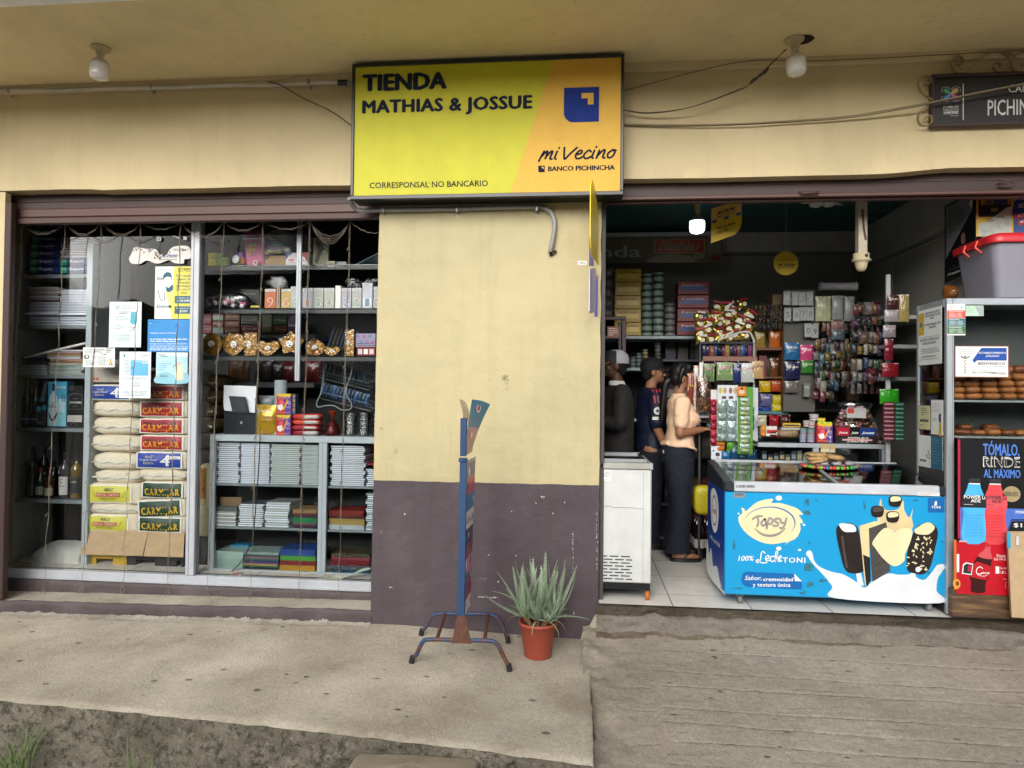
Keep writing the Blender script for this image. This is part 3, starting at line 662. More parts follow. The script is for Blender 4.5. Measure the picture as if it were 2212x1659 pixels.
for i,hx in enumerate(('#2f8a5a','#c89a55','#b8437a','#3b74b0')):
 sx,sz=((-1,-1),(1,-1),(1,1),(-1,1))[i];m1=pm(hx,.5)
 c.blob([(ex+sx*.001,ez+sz*.001),(ex+sx*.012,ez+sz*.034*.9),(ex+sx*.036,ez+sz*.036),(ex+sx*.045,ez+sz*.020),(ex+sx*.03,ez+sz*.006)],m1,2)
 c.stroke([(ex+sx*.002,ez+sz*.002),(ex+sx*.022,ez+sz*.016),(ex+sx*.036,ez+sz*.028)],.0018,LW,3);c.stroke([(ex+sx*.002,ez+sz*.03),(ex+sx*.02,ez+sz*.045),(ex+sx*.05,ez+sz*.04),(ex+sx*.055,ez+sz*.012)],.0016,LW,3)
mb.build('lettering',th)
def strap(mb,pts,wy=.022,t=.004):
 P=catmull([at('N',x,y,YP)for x,y in pts],8);V=[]
 for i,p in enumerate(P):
  d=(P[min(i+1,len(P)-1)]-P[max(0,i-1)]).normalized();n_=Vector((-d.z,0,d.x))*t/2
  for a,yy in((1,-wy/2),(1,wy/2),(-1,wy/2),(-1,-wy/2)):V.append(p+n_*a+Vector((0,yy,0)))
 mb.add(V,[(4*i+k,4*i+(k+1)%4,4*i+4+(k+1)%4,4*i+4+k)for i in range(len(P)-1)for k in range(4)]+[(0,1,2,3),(len(V)-4,len(V)-3,len(V)-2,len(V)-1)],IR)
scr=[[(1690,398),(1722,408),(1742,378),(1728,348),(1695,338),(1662,362),(1650,405),(1672,450),(1715,468),(1765,460),(1820,410),(1900,340),(1960,308),(2040,308),(2095,350),(2112,400),(2098,445),(2040,458),(1990,450),(1972,420),(1985,392),(2018,392),(2032,415)],[(1440,552),(1475,555),(1495,530),(1480,498),(1440,492),(1405,520),(1395,560),(1420,615),(1470,655),(1502,678)],[(1502,700),(1450,725),(1410,765),(1393,815),(1405,860),(1440,875),(1480,868),(1498,840),(1490,805),(1460,805),(1440,830)]]
for s_ in scr:mb=MB();strap(mb,s_);mb.build('scroll',th)
mb=MB();strap(mb,[(4228-x,y)for x,y in scr[0]]);mb.build('scroll',th)
mb=MB();p=at('N',2113,340,YP);mb.lathe((p.x,YP,p.z-.06),[(.003,0),(.014,.035),(.017,.06),(.008,.09),(.0005,.118)],IR,8);mb.build('spear_tip',th)
# ---- little projecting signs at the pillar's right edge
th=thing('projecting_sign','narrow yellow panel sign standing out from the pillar edge below the big sign','sign',(.1,0,2.2))
mb=MB();fa=Vector((.098,-.004,0));ne=Vector((.040,-.44,0));dd=ne-fa;nrm=Vector((-1,-.13,0)).normalized()
out=[(0,2.215),(0,2.50),(.25,2.60),(.6,2.66),(.9,2.655),(1,2.60),(1,2.30),(.93,2.235),(.8,2.20)]
mb.plate(out,lambda s_,z,d:fa+dd*s_+Vector((0,0,z))+nrm*d,-.003,.003,pm('#e2c62b',.35));mb.build('panel',th)
mb=MB();c=Card(mb,fa+nrm*.0035,dd,(0,0,-1),nrm)
c.rect(.02,-2.60,.98,-2.50,pm('#e9dfae',.4),1)
for k in range(3):c.disc(.18+.32*k,-2.50,.14,BLUE,2,ry=.05,n=20)
vecino(c,.95,.1,-2.40,.03,DK,2,.2);c.text('BANCO PICHINCHA',.95,.12,-2.36,.014,DK,2,.02);c.text('Retiros',.9,.3,-2.28,.02,DK,2);mb.build('lettering',th)
mb=MB();mb.box(.040,.068,-.006,-.0005,2.205,2.46,pm('#262f6b',.4),.002);mb.build('mounting_strip',th)
th=thing('projecting_sign','narrow lavender and purple panel sign standing out below the yellow one','sign',(.1,0,1.85))
mb=MB();fa=Vector((.083,-.004,0));ne=Vector((.040,-.30,0));dd=ne-fa
mb.plate([(0,1.905),(0,2.19),(1,2.13),(1,1.87),(.85,1.86)],lambda s_,z,d:fa+dd*s_+Vector((0,0,z))+nrm*d,-.003,.003,pm('#c9c0df',.35));mb.build('panel',th)
mb=MB();mb.box(.078,.098,-.006,-.0005,1.868,2.14,pm('#4b3b8f',.4),.002);mb.build('mounting_strip',th)
mb=MB();X0,X1,Z0,Z1=rc('X',33,900,138,945,0);mb.box(X0,X1,-.003,-.0005,Z0,Z1,WHT);c=card_on(mb,'X',33,900,138,945,-.0035)
q=random.Random(2)
for i in range(16):c.rect(50+i*4.6,915,50+i*4.6+q.uniform(1,3.5),932,INK,1)
mb.build('barcode_sticker',None,'small white barcode sticker on the pillar beside the blue strip','sticker')
# ---- blue and rusty poster stand
def rusty(name,base,lo=None):
 m,t,b=nodes(name);gp=N(t,'NewGeometry').outputs['Position'];sx=N(t,'SeparateXYZ');t.links.new(gp,sx.inputs[0])
 f=noi(t,gp,16,6,.7);ad=N(t,'Math',operation='MULTIPLY_ADD');ad.inputs[1].default_value=.9;ad.inputs[2].default_value=.12
 t.links.new(sx.outputs['Z'],ad.inputs[0]);a2=N(t,'Math',operation='ADD');t.links.new(ad.outputs[0],a2.inputs[0]);t.links.new(f,a2.inputs[1])
 rust=ramp(t,noi(t,gp,50,4,.7),[(.3,lin('3d2018')),(.7,lin('6f4536'))])
 t.links.new(mix(t,ramp(t,a2.outputs[0],[(.47,G3(0)),(.60,G3(1))]),rust,lin(base)),b.inputs['Base Color']);b.inputs['Roughness'].default_value=.55
 bumpn(t,b,noi(t,gp,90,4),.3,.003);return m
RB=rusty('blue_paint_over_rust','1d4068');RUST=pm('#5a3a2e',.8,var=.3,scale=40,bump=.8);RUB=pm('#1b1b1c',.7)
YF,YB=-.60,-.16;s0=at('F',450,1400,YF)
th=thing('poster_stand','blue and rusty metal poster stand seen edge on, standing on the sidewalk','poster stand',(s0.x,-.4,sideZ(s0.x,-.4)))
def legs(Y,pts):
 P=[at('F',x,y,Y)for x,y in pts];P[0].z=sideZ(P[0].x,Y)+.03;P[-1].z=sideZ(P[-1].x,Y)+.03
 mb=MB();mb.tube(catmull(P,7),.0125,RB,12);bt_=mb.build('base_tube',th)
 for p in(P[0],P[-1]):mb=MB();dx=-.008 if p is P[0]else .008;mb.tube([(p.x,p.y,p.z+.012),(p.x+dx,p.y,p.z-.028)],[.0155,.0165],RUB,12);mb.build('rubber_foot',bt_)
legs(YF,[(200,1545),(222,1480),(252,1420),(290,1404),(450,1408),(600,1411),(648,1430),(680,1490),(708,1560)])
legs(YB,[(250,1400),(272,1335),(300,1285),(340,1268),(470,1268),(600,1270),(650,1290),(680,1340),(702,1400)])
for x0,y0,x1,y1 in((370,1270,330,1398),(600,1272,583,1402)):mb=MB();mb.tube([at('F',x0,y0,YB),at('F',x1,y1,YF)],.0115,RUST,12);mb.build('cross_bar',th)
PX=at('F',468,900,YF).x
def zf_(y):return at('F',468,y,YF).z
xb=at('F',458,1260,YF).x
mb=MB();V=[]
for(x,z)in((xb,zf_(1275)),(at('F',470,445,YF).x,zf_(445))):
 for sx,sy in((-1,-1),(1,-1),(1,1),(-1,1)):V.append((x+sx*.019,YF+sy*.016,z))
mb.add(V,[(0,1,5,4),(1,2,6,5),(2,3,7,6),(3,0,4,7),(4,5,6,7),(3,2,1,0)],RB);mb.build('post',th)
mb=MB();xc=at('F',470,440,YF).x;mb.box(xc-.019,xc+.019,YF-.014,YF+.014,zf_(430),zf_(228),pm('#1d4068',.4,dirt=.3),.004);mb.box(xc-.026,xc+.022,YF-.02,YF+.02,zf_(462),zf_(440),pm('#1a3c6c',.5),.004);mb.lathe((xc-.005,YF-.02,zf_(451)),[(.008,0),(.008,.012)],pm('#2c4c7c',.5),6,Vector((0,-1,0)));mb.build('post_socket',th)
mb=MB();mb.plate([(xb-.022,zf_(1275)),(xb-.05,zf_(1420)),(xb+.062,zf_(1420)),(xb+.03,zf_(1275))],lambda x,z,d:Vector((x,YF-.013+d,z)),-.004,.004,RUST);mb.build('gusset',th)
bx=xc+.022;zt_,zb_=zf_(455),zf_(1345)
mb=MB();mb.plate([(0,zb_),(-.0,zt_),(.30,zt_+.0),(.30,zb_+.09),(.06,zb_-.02)],lambda a,z,d:Vector((bx-.025*(zt_-z)/(zt_-zb_)+d,YF+.012+a,z)),-.002,.002,pm('#9aa6ad',.4));
c=Card(mb,(bx+.003,YF+.012,0),(0,1,0),(0,0,-1),Vector((1,0,0)),.0004);c.ey=Vector((-.025/(zt_-zb_),0,-1));c.O=Vector((bx+.003+.025*(zt_)/(zt_-zb_)*-1,YF+.012,0))
def sh(z):return-z
cols=['#6f4f86','#c9556b','#3f7fb0','#d7d3cf','#4a3a55','#8f2f3f','#d98a9a','#2f5f8f','#b03050','#e8e4e0','#5a86b8']
q=random.Random(5);z=zt_-.02
c.O=Vector((bx-.025*zt_/(zt_-zb_)+.0028,YF+.012,0));c.ey=Vector((-.025/(zt_-zb_),0,-1))
i=0
while z>zb_+.1:
 dz=q.uniform(.05,.11);c.rect(.004,-z,.292,-z+dz*.96,pm(cols[i%len(cols)],.35),1)
 for k in range(3):c.disc(.05+.09*k+q.uniform(-.02,.02),-z+dz*q.uniform(.35,.65),q.uniform(.012,.03),pm(cols[(i+3+k*2)%len(cols)],.35),2+k)
 z-=dz;i+=1
mb.build('poster_board',th)
def flap(name,lean,colsA,w0,label=None,tw=0,z0=zf_(425),z1=zf_(130),y0=YF,y1=YF+.22):
 mb=MB();nn=14;V=[]
 for j in range(nn+1):
  s_=j/nn
  for k in range(5):
   r=k/4;V.append(Vector((xc+w0+lean*s_*s_*(1-.25*r)+tw*r*s_**1.3,y0+(y1-y0)*r+.02*s_,z0+(z1-z0)*s_-(.03*r*r*s_))))
 back=[v+Vector((-.0025,0,0))for v in V];mats=[pm(h,.35)for h in colsA]
 for j in range(nn):
  for k in range(4):
   a=j*5+k;mb.add([V[a],V[a+1],V[a+6],V[a+5]],[(0,1,2,3)],mats[min(len(mats)-1,int(j/nn*len(mats)))],True)
   mb.add([back[a],back[a+1],back[a+6],back[a+5]],[(3,2,1,0)],pm('#cdbfae',.5),True)
 e=[V[j*5]for j in range(nn+1)];eb=[back[j*5]for j in range(nn+1)];mb.add(e+eb,[(j,j+1,nn+2+j,nn+1+j)for j in range(nn)],pm('#8a7f73',.6))
 for s_,r_,rr,hx in((.86,.45,.028,'#e9e6e1'),(.86,.45,.018,'#b93a4a'),(.35,.4,.02,'#e9e6e1'),(.18,.6,.022,'#7fc2d8')):
  if lean<0:continue
  p=Vector((xc+w0+lean*s_*s_*(1-.25*r_)+tw*r_*s_**1.3+.003+.0006*(rr<.02),y0+(y1-y0)*r_+.02*s_,z0+(z1-z0)*s_-(.03*r_*r_*s_)))
  mb.add([p+Vector((tw*s_**1.3/.22*rr*math.cos(t_)+lean*.10*math.sin(t_)*rr/.028,rr*math.cos(t_),rr*math.sin(t_)))for t_ in[2*PI*i/18 for i in range(18)]],[tuple(range(18))],pm(hx,.4))
 mb.build(name,th,label)
flap('header_flap',.028,['#c58a92','#c58a92','#bd8b96','#2f7fa8','#2f86ae','#2f86ae'],.016,'blue and pink header flap curling to the right',.085)
flap('header_flap',-.030,['#c9b9a4'],-.003,'peach header flap curling to the left',z0=zf_(250),z1=zf_(128))
# ---- potted aloe
pc=gz('F',862,1500,sideZ(-.26,-.38));pc.y+=.03;px_,py_=pc.x,pc.y;pz=sideZ(px_,py_)
th=thing('potted_aloe','potted aloe with spiny grey green leaves in a red plastic pot','potted plant',(px_,py_,pz))
TER=pm('#9c4634',.5,var=.08,dirt=.25)
mb=MB();mb.lathe((px_,py_,pz),[(.001,.0),(.080,.0),(.083,.006),(.104,.165),(.108,.168),(.1085,.190),(.117,.192),(.119,.212),(.114,.214),(.108,.208),(.104,.19),(.10,.17)],TER,40);mb.build('pot',th)
mb=MB();V=[];nn=14
for j in range(nn+1):
 for k in range(28):r=.104*j/nn;a_=2*PI*k/28;x,y=r*math.cos(a_),r*math.sin(a_);V.append((px_+x,py_+y,pz+.182+.012*nz(x*30,y*30,3)))
mb.add(V,[(j*28+k,j*28+(k+1)%28,(j+1)*28+(k+1)%28,(j+1)*28+k)for j in range(nn)for k in range(28)],pm('#3a2c20',.95,var=.3,scale=60,bump=1),True);mb.build('soil',th)
m,t,b=nodes('aloe_leaf');co=N(t,'TexCoord').outputs['Object']
t.links.new(mix(t,ramp(t,noi(t,co,60,2),[(.62,G3(0)),(.7,G3(.35))]),ramp(t,noi(t,co,7,3),[(.3,lin('667a62')),(.7,lin('8fa389'))]),lin('b5c4ac')),b.inputs['Base Color']);b.inputs['Roughness'].default_value=.42
ALO=m;ALD=pm('#8a7a55',.8,var=.25,scale=30);TOOTH=pm('#d9dec0',.6)
q=random.Random(11)
def leaf(b0,az,L,wid,up,curl,mat=ALO,dry=False):
 """tapered, channelled leaf with toothed margins; up = start angle above horizontal, curl bends it"""
 mb=MB();n=16;P=[];T=[];p=Vector(b0);el=up
 for i in range(n+1):
  d=Vector((math.cos(az)*math.cos(el),math.sin(az)*math.cos(el),math.sin(el)));P.append(p.copy());T.append(d);p+=d*L/n;el+=curl/n*(.5+i/n)
 side=Vector((-math.sin(az),math.cos(az),0));V=[];m_=9
 for i in range(n+1):
  s_=i/n;w_=wid*((1-s_)**.85)*(.75+.25*min(1,s_*6));th_=w_*.30;nn_=side.cross(T[i]).normalized()
  for k in range(m_):
   a_=PI*k/(m_-1);V.append(P[i]+side*(w_/2*math.cos(a_))-nn_*(-th_*math.sin(a_)+w_*.10*abs(math.cos(a_))**2*-1))
  for k in range(1,m_-1):
   a_=PI-PI*k/(m_-1);V.append(P[i]+side*(w_/2*math.cos(a_))+nn_*(th_*.25*math.sin(a_)+w_*.10*abs(math.cos(a_))**2))
 R_=2*m_-2;mb.add(V,[(i*R_+k,i*R_+(k+1)%R_,(i+1)*R_+(k+1)%R_,(i+1)*R_+k)for i in range(n)for k in range(R_)],mat,True)
 if not dry:
  nt_=int(L/.013)
  for j in range(1,nt_):
   s_=j/nt_;i=min(n-1,int(s_*n));f=s_*n-i;c_=P[i].lerp(P[i+1],f);w_=wid*((1-s_)**.85)/2;d=T[i]
   if w_<.002:continue
   for sg in(-1,1):e_=c_+side*w_*sg*.97;mb.add([e_-d*.0022,e_+d*.0022,e_+side*sg*.0050+d*.0028],[(0,1,2)],TOOTH)
 mb.build('leaf',th)
zr=pz+.225
for(cx_,cy_,n_,sc_,ph)in((px_-.085,py_+.01,12,.90,.4),(px_+.0,py_-.035,14,.98,0),(px_+.09,py_-.0,12,.90,1.2),(px_+.02,py_+.05,9,1.02,2.0),(px_+.06,py_-.06,7,.5,.7)):
 for i in range(n_):
  az=ph+i*2.4;lv=i/n_;up=rad((8 if i<2 else 42)+42*lv+q.uniform(-8,8));L=(.17+.19*math.sin(PI*(.25+.6*lv)))*sc_*q.uniform(.88,1.1)
  leaf((cx_+.012*math.cos(az),cy_+.012*math.sin(az),zr+.01+.035*lv),az,L,q.uniform(.044,.060)*(1-.2*lv),up,rad(q.uniform(0,40)if i%4 else q.uniform(-50,0)))
 mb=MB();limb_=[(cx_*.5+px_*.5,cy_*.5+py_*.5,pz+.175),(cx_,cy_,zr+.02)];mb.tube(limb_,[.016,.020],pm('#6a5138',.95,var=.4,scale=60,bump=1),8);mb.build('stem',th)
for az,L,up,cu in((PI*1.03,.16,25,-130),(PI*.9,.2,40,-160),(-.3,.15,10,-120),(PI*1.45,.13,5,-110),(PI*1.75,.17,10,-125),(.1,.17,30,-150)):leaf((px_+.07*math.cos(az),py_+.07*math.sin(az),zr+.005),az,L,.017,rad(up),rad(cu),ALD,True)
# ---- grass and a stone by the kerb
GRS=pm('#5f7a3a',.6,var=.25,scale=20)
def tuft(label,c,x,y,Y,n,h,spread,seed,gr='grass tufts below the sidewalk'):
 p=at(c,x,y,Y);q=random.Random(seed);mb=MB();z0=-.86
 for i in range(n):
  az=q.uniform(0,2*PI);ln=q.uniform(.1,spread);hh=q.uniform(.55,1)*h;b0=Vector((p.x+q.uniform(-.07,.07),p.y+q.uniform(-.05,.05),p.z-.12));w_=q.uniform(.0025,.0055);s_=Vector((-math.sin(az),math.cos(az),0));V=[]
  for k in range(9):
   t_=k/8;pp=b0+Vector((math.cos(az),math.sin(az),0))*ln*t_**1.8+Vector((0,0,hh*(t_-.30*t_**3)));V+=[pp+s_*w_*(1-t_*.95),pp-s_*w_*(1-t_*.95)]
  mb.add(V,[(2*k,2*k+1,2*k+3,2*k+2)for k in range(8)],GRS,True)
 o=mb.build('grass_tuft',None,label,'grass tuft',gr)
tuft('long bladed grass tuft at the bottom left corner','O',60,800,-1.42,46,.40,.22,1)
tuft('sparse grass tuft against the mossy kerb face in the middle','O',580,850,-1.50,12,.30,.2,2)
tuft('short broad leaved tuft left of the sparse one','O',455,860,-1.48,9,.20,.10,3)
tuft('single thin stalks right of the sparse tuft','O',668,850,-1.5,4,.32,.05,4)
mb=MB();X0,X1,Z0,Z1=rc('O',1530,790,2060,1300,-1.52)
mb.soft(((X0+X1)/2,-1.58,(Z1-.5)/2),(X1-X0,.20,Z1+.5),pm('#857a68',.9,var=.2,scale=6,bump=.9,bs=40),.18,.25,5,.02,8,60,40);mb.build('stone_slab',None,'brown stone slab leaning against the kerb at the bottom','stone')
# chips and scuffs on the pillar
mb=MB();c=Card(mb,(0,-.006,0),(1,0,0),(0,0,-1));CHW=pm('#c9c4ba',.8);SCU=pm('#463a2a',.9,var=.3,scale=80);q=random.Random(77)
def chip(x,y,n,sx,sy,m_,r=.004):
 a=H(x,y,'F',-.006)
 for k in range(n):c.blob([(a[0]+q.uniform(-sx,sx)+r*q.uniform(.4,1.3)*math.cos(t_),a[1]+q.uniform(-.0,.001)+0*t_+r*q.uniform(.3,1)*math.sin(t_))if 0 else(a[0]+dx_[0]+r*q.uniform(.4,1.3)*math.cos(t_),a[1]+dx_[1]+r*q.uniform(.3,1)*math.sin(t_))for dx_ in((q.uniform(-sx,sx),q.uniform(-sy,sy)),)for t_ in(0,1.2,2.4,3.6,4.9)],m_,1+k*.02,1)
chip(600,1180,46,.065,.004,CHW,.0035);chip(893,648,7,.012,.006,CHW,.005);chip(1050,880,20,.002,.06,CHW,.003);chip(1052,1010,26,.003,.12,CHW,.0025);chip(1055,1260,6,.002,.012,CHW);chip(855,680,3,.003,.003,CHW);chip(1005,676,3,.006,.002,CHW);chip(575,1082,9,.03,.003,CHW,.002);chip(85,1128,6,.012,.003,CHW);chip(123,1375,5,.004,.004,CHW,.006);chip(835,474,3,.002,.002,CHW)
chip(1178,800,16,.003,.12,CHW,.004);chip(1178,960,14,.004,.1,CHW,.004);chip(640,372,12,.03,.002,pm('#efe3bd',.8),.0015);chip(1175,250,20,.003,.22,pm('#8a7a52',.9),.003);chip(20,830,12,.03,.02,CHW,.0018);chip(750,375,30,.16,.10,pm('#e6d9ae',.8),.0015)
chip(690,15,60,.024,.022,SCU,.0024);chip(700,60,30,.02,.03,SCU,.0018);chip(110,405,16,.010,.018,SCU,.0025);chip(35,285,14,.012,.006,SCU,.0022);chip(880,250,9,.05,.06,SCU,.0016);chip(990,20,6,.01,.008,SCU,.002)
mb.build('paint_chips',bld)
# ================================================================ DISPLAY WINDOW
BRN=pm('#3a2622',.55,dirt=.4);BRN2=pm('#54372f',.5,dirt=.3,scale=3);BRN3=pm('#4c332d',.55,dirt=.5)
th=thing('roller_shutter','brown roller shutter rolled up above the display window','shutter',(-2.8,.1,2.3))
def hbar(c,xa,ya,yb,xb2,yc,yd,Y0,Y1,mat,bev=.004):
 """bar across the opening from its left end (xa, ya..yb) to its right end (xb2, yc..yd)"""
 a0,a1,b0,b1=at(c,xa,ya,Y0),at(c,xa,yb,Y0),at('C',xb2,yc,Y0),at('C',xb2,yd,Y0)
 mb.box(a0.x,b0.x,Y0,Y1,(a1.z+b1.z)/2,(a0.z+b0.z)/2,mat,bev)
mb=MB();X0,X1,Z0,Z1=rc('U',6,400,830,446,.12);mb.box(-4.36,-1.40,.12,.26,Z0-.02,2.80,BRN,.003)
for k in range(2):mb.box(-4.30,-1.40,.112,.121,Z0+.05+k*.055,Z0+.058+k*.055,BRN3,.002)
mb.build('header_box',th)
zs0,zs1=at('U',420,465,.08).z,at('U',420,444,.08).z
mb=MB();mb.box(-4.21,-1.40,.08,.13,zs0,zs1,BRN2,.010);mb.build('top_slat',th)
zr0=at('U',420,477.5,.07).z;mb=MB();mb.box(-4.21,-1.40,.07,.125,zr0,zs0-.002,BRN3,.004);mb.build('bottom_rail',th)
mb=MB();mb.box(-4.157,-4.105,-.004,.045,-.15,2.70,BRN,.004);mb.box(-4.23,-4.21,.10,.14,-.15,2.62,BRN3,.002);mb.build('guide_rail',th)
# window
th=thing('display_window','aluminium framed display window with two large panes','window',(-2.8,.28,-.07))
zt=zr0+.05;X0,X1,Z0,Z1=rc('U',8,1231,420,1248,.26);mb=MB();mb.box(-4.34,-1.40,.255,.32,-.072,-.002,ALW,.004);mb.box(-4.34,-1.40,.25,.262,-.068,-.045,ALW,.002);mb.build('bottom_frame',th)
mxa=at('U',431,500,.26).x;mxb=at('U',407,1235,.26).x;mx=(mxa+mxb)/2-.005
mb=MB();mb.box(mx-.036,mx+.032,.25,.325,-.001,zt+.1,ALW,.004);mb.box(mx-.012,mx-.009,.246,.252,-.001,zt+.1,pm('#8f969c',.4),0);mb.build('mullion',th)
mb=MB();mb.box(-1.425,-1.40,.26,.32,-.001,zt+.1,ALW,.002);mb.build('jamb_strip',th)
GL=film('fdfefe',-.037,.015,0)
for(a,b_)in((-4.33,mx-.036),(mx+.032,-1.425)):mb=MB();mb.box(a,b_,.284,.290,0,zt+.1,GL);mb.build('pane',th)
p=at('C',812,40,.36);q_=at('C',797,1243,.36);mb=MB();xm=(p.x+q_.x)/2;mb.box(xm-.020,xm+.018,.345,.365,q_.z,p.z+.05,ALW,.004);mb.box(xm-.003,xm,.3425,.346,q_.z,p.z+.05,pm('#8f969c',.4));mb.build('hanging_strip',None,'narrow white metal strip hanging in front of the toy shelves','metal strip')
# ---- cords of the string lights
CORD=pm('#776e60',.8,var=.2,scale=40)
th=thing('string_lights','dusty string light curtain hanging outside the window pane','string lights',(-2.8,.2,2.2))
tops=[('U',48,481),('U',141,480),('U',219,480),('U',305,480),('U',391,480),('C',250,70),('C',540,62),('C',885,68),('C',1180,65)]
bots=[('U',12,1238),('B',290,1500),('B',545,1480),('B',815,1480),('B',1115,1512),('D',155,1480),('D',535,1475),('D',960,1505),('D',1310,1560)]
q=random.Random(9)
for i,(t0,b0)in enumerate(zip(tops,bots)):
 A_=at(*t0,.17);B_=at(*b0,.20);mb=MB();n=60;ph=[q.uniform(0,6)for _ in range(3)];dz=B_-A_
 for w_ in range(3):
  L=1-(.0 if w_==0 else q.uniform(.0,.25));P=[]
  for k in range(int(n*L)+1):
   s_=k/n;a_=ph[w_]+s_*42;amp=.0045+.004*max(0,nz(s_*9,i,w_));P.append(A_+dz*s_+Vector((math.cos(a_)*amp+.010*nz(s_*4,i*2,0)*(1-s_*.2),math.sin(a_)*.005,0)))
  mb.tube(P,.0015,CORD,5)
 e=B_;mb.tube(catmull([e,e+Vector((-.018,-.004,-.03)),e+Vector((-.002,-.008,-.05)),e+Vector((.016,-.004,-.028)),e+Vector((.002,0,-.004))],5),.0022,CORD,5)
 for k in range(9):
  s_=(k+.6)/9.4+q.uniform(-.02,.02);c_=A_+dz*s_;sg=q.choice((-1,1));mb.tube([c_,c_+Vector((sg*.010,-.006,-.010)),c_+Vector((sg*.014,-.008,-.026))],[.002,.003,.002],CORD,5)
 mb.build('light_strand',th)
mb=MB()
sw=[at('U',48,484,.17)]+[at(*t,.17)for t in tops[1:]]+[at('C',1395,150,.17)];sags=[.085,.10,.10,.055,.115,.07,.06,.16,.03]
for k in range(len(sw)-1):
 for w_ in range(2 if k not in(7,)else 4):
  s0_=sags[k]*(1-.12*w_);mb.tube([sw[k].lerp(sw[k+1],j/14)+Vector((0,.003*w_,-s0_*4*(j/14)*(1-j/14)+.004*math.sin(j*2+w_)))for j in range(15)],.0019,CORD,5)
mb.build('garland',th)
# ---- papers stuck on the glass
CY_=pm('#cfe0e0',.6,var=.03);TEAL=pm('#155a6e',.5);SKY=pm('#2784c8',.45,var=.05);LBL=pm('#8fc3dc',.5);GRY=pm('#7d868b',.6);YP2=pm('#d9cf55',.5,var=.04)
YG=.272
def paper(label,crop,x0,y0,x1,y1,base,fn,name='poster',cat='poster',Y=YG,rot=0):
 mb=MB();c=card_on(mb,crop,x0,y0,x1,y1,Y,base,.0015);fn(c);return mb.build(name,None,label,cat)
def f(c):
 c.poly([(1440,656),(1604,656),(1592,1089),(1428,1089)],YP2,1)
 c.stroke([(1310,700),(1335,682),(1390,676),(1428,690)],3,TEAL,2);c.rect(1308,700,1311,1050,pm('#8fb0b8',.5),2)
 for y in(748,980):c.rect(1300,y,1425,y+18,pm('#aec3c8',.5),2);[c.rect(1306+k*16,y-12,1310+k*16,y+18,TEAL,2)for k in range(8)]
 c.blob([(1352,760),(1358,720),(1385,702),(1415,712),(1420,745),(1385,738)],TEAL,3);c.blob([(1358,750),(1362,790),(1385,808),(1410,790),(1414,748),(1385,742)],WHT,3);c.blob([(1375,820),(1400,832),(1430,805),(1434,850),(1390,868)],TEAL,3)
 c.stroke([(1322,820),(1318,870),(1335,930),(1365,930),(1368,870)],5,TEAL,3);c.blob([(1312,815),(1330,808),(1330,850),(1316,850)],WHT,4);c.poly([(1372,875),(1430,855),(1432,1000),(1428,1085),(1400,960)],pm('#e6dc7a',.5),2)
 for y,s_ in((742,'Por recibir'),(770,'dinero del'),(798,'exterior'),(826,'participas'),(854,'por uno de'),(882,'los:')):
  wd=6.2*len(s_);c.text(s_,1527-wd,1527+wd,y,20,TEAL,3,.012)
 vecino(c,1472,1584,684,15,INK,3,.2);c.text('BANCO PICHINCHA',1490,1584,698,8,INK,3,.02);banklogo(c,1474,689,9,INK,YP2)
 for y,s_,l in((900,'$10.000','4 bonos de'),(986,'$300','100 bonos de')):c.rect(1452,y,1588,y+62,TEAL,3);c.text(l,1468,1570,y+22,13,WHT,4);c.text(s_,1527-8*len(s_),1527+8*len(s_),y+50,20,WHT,4,.02)
paper('yellow and white poster with a cartoon man and prize amounts on the window','A',1285,655,1605,1090,pm('#dfe6e2',.5),f)
def f(c):
 c.rect(940,965,1138,1020,pm('#e9f1ef',.5),1);c.stroke([(942,966),(1136,966),(1136,1018),(942,1018),(942,966)],2.5,GRY,2,1);c.disc(975,995,16,GRY,2);c.disc(975,995,10,CY_,3)
 c.lines(1000,972,1120,1014,3,GRY,2,.45,1);c.lines(985,1030,1080,1055,2,GRY,2,.5,2);c.poly([(1085,1035),(1130,1030),(1138,1115),(1110,1140),(1080,1120)],pm('#4aa5bd',.5),2);c.lines(950,1068,1065,1110,3,GRY,2,.3,3);c.lines(955,1140,1040,1185,3,GRY,2,.3,4);c.lines(1070,1160,1120,1200,3,GRY,2,.3,5);c.lines(985,1215,1085,1285,6,GRY,2,.3,6);c.stroke([(945,1240),(960,1225),(975,1240),(975,1275),(948,1275),(945,1240)],3,pm('#4f9a88',.5),2,1)
paper('pale green certificate sheet with a round seal taped on the window','A',905,948,1172,1325,CY_,f)
def f(c):
 W_=pm('#d9e8f2',.5);c.text('mi vecino',1248,1342,1118,12,pm('#1b5a86',.5),2);c.disc(1248,1128,4,W_,2);c.text('Estimado cliente de Mi Vecino:',1250,1465,1213,13,W_,2,.015)
 c.lines(1247,1255,1562,1290,2,W_,2,.4,2);c.text('mensaje de error es SALDO INSUFICIENTE o',1246,1560,1302,12,W_,2,.02);c.text('CLAVE INGRESADA NO VALIDA, hasta que',1246,1560,1322,12,W_,2,.02);c.lines(1245,1330,1560,1358,2,W_,2,.4,5)
paper('bright blue notice beginning Estimado cliente, below the cartoon poster','A',1225,1095,1590,1362,SKY,f)
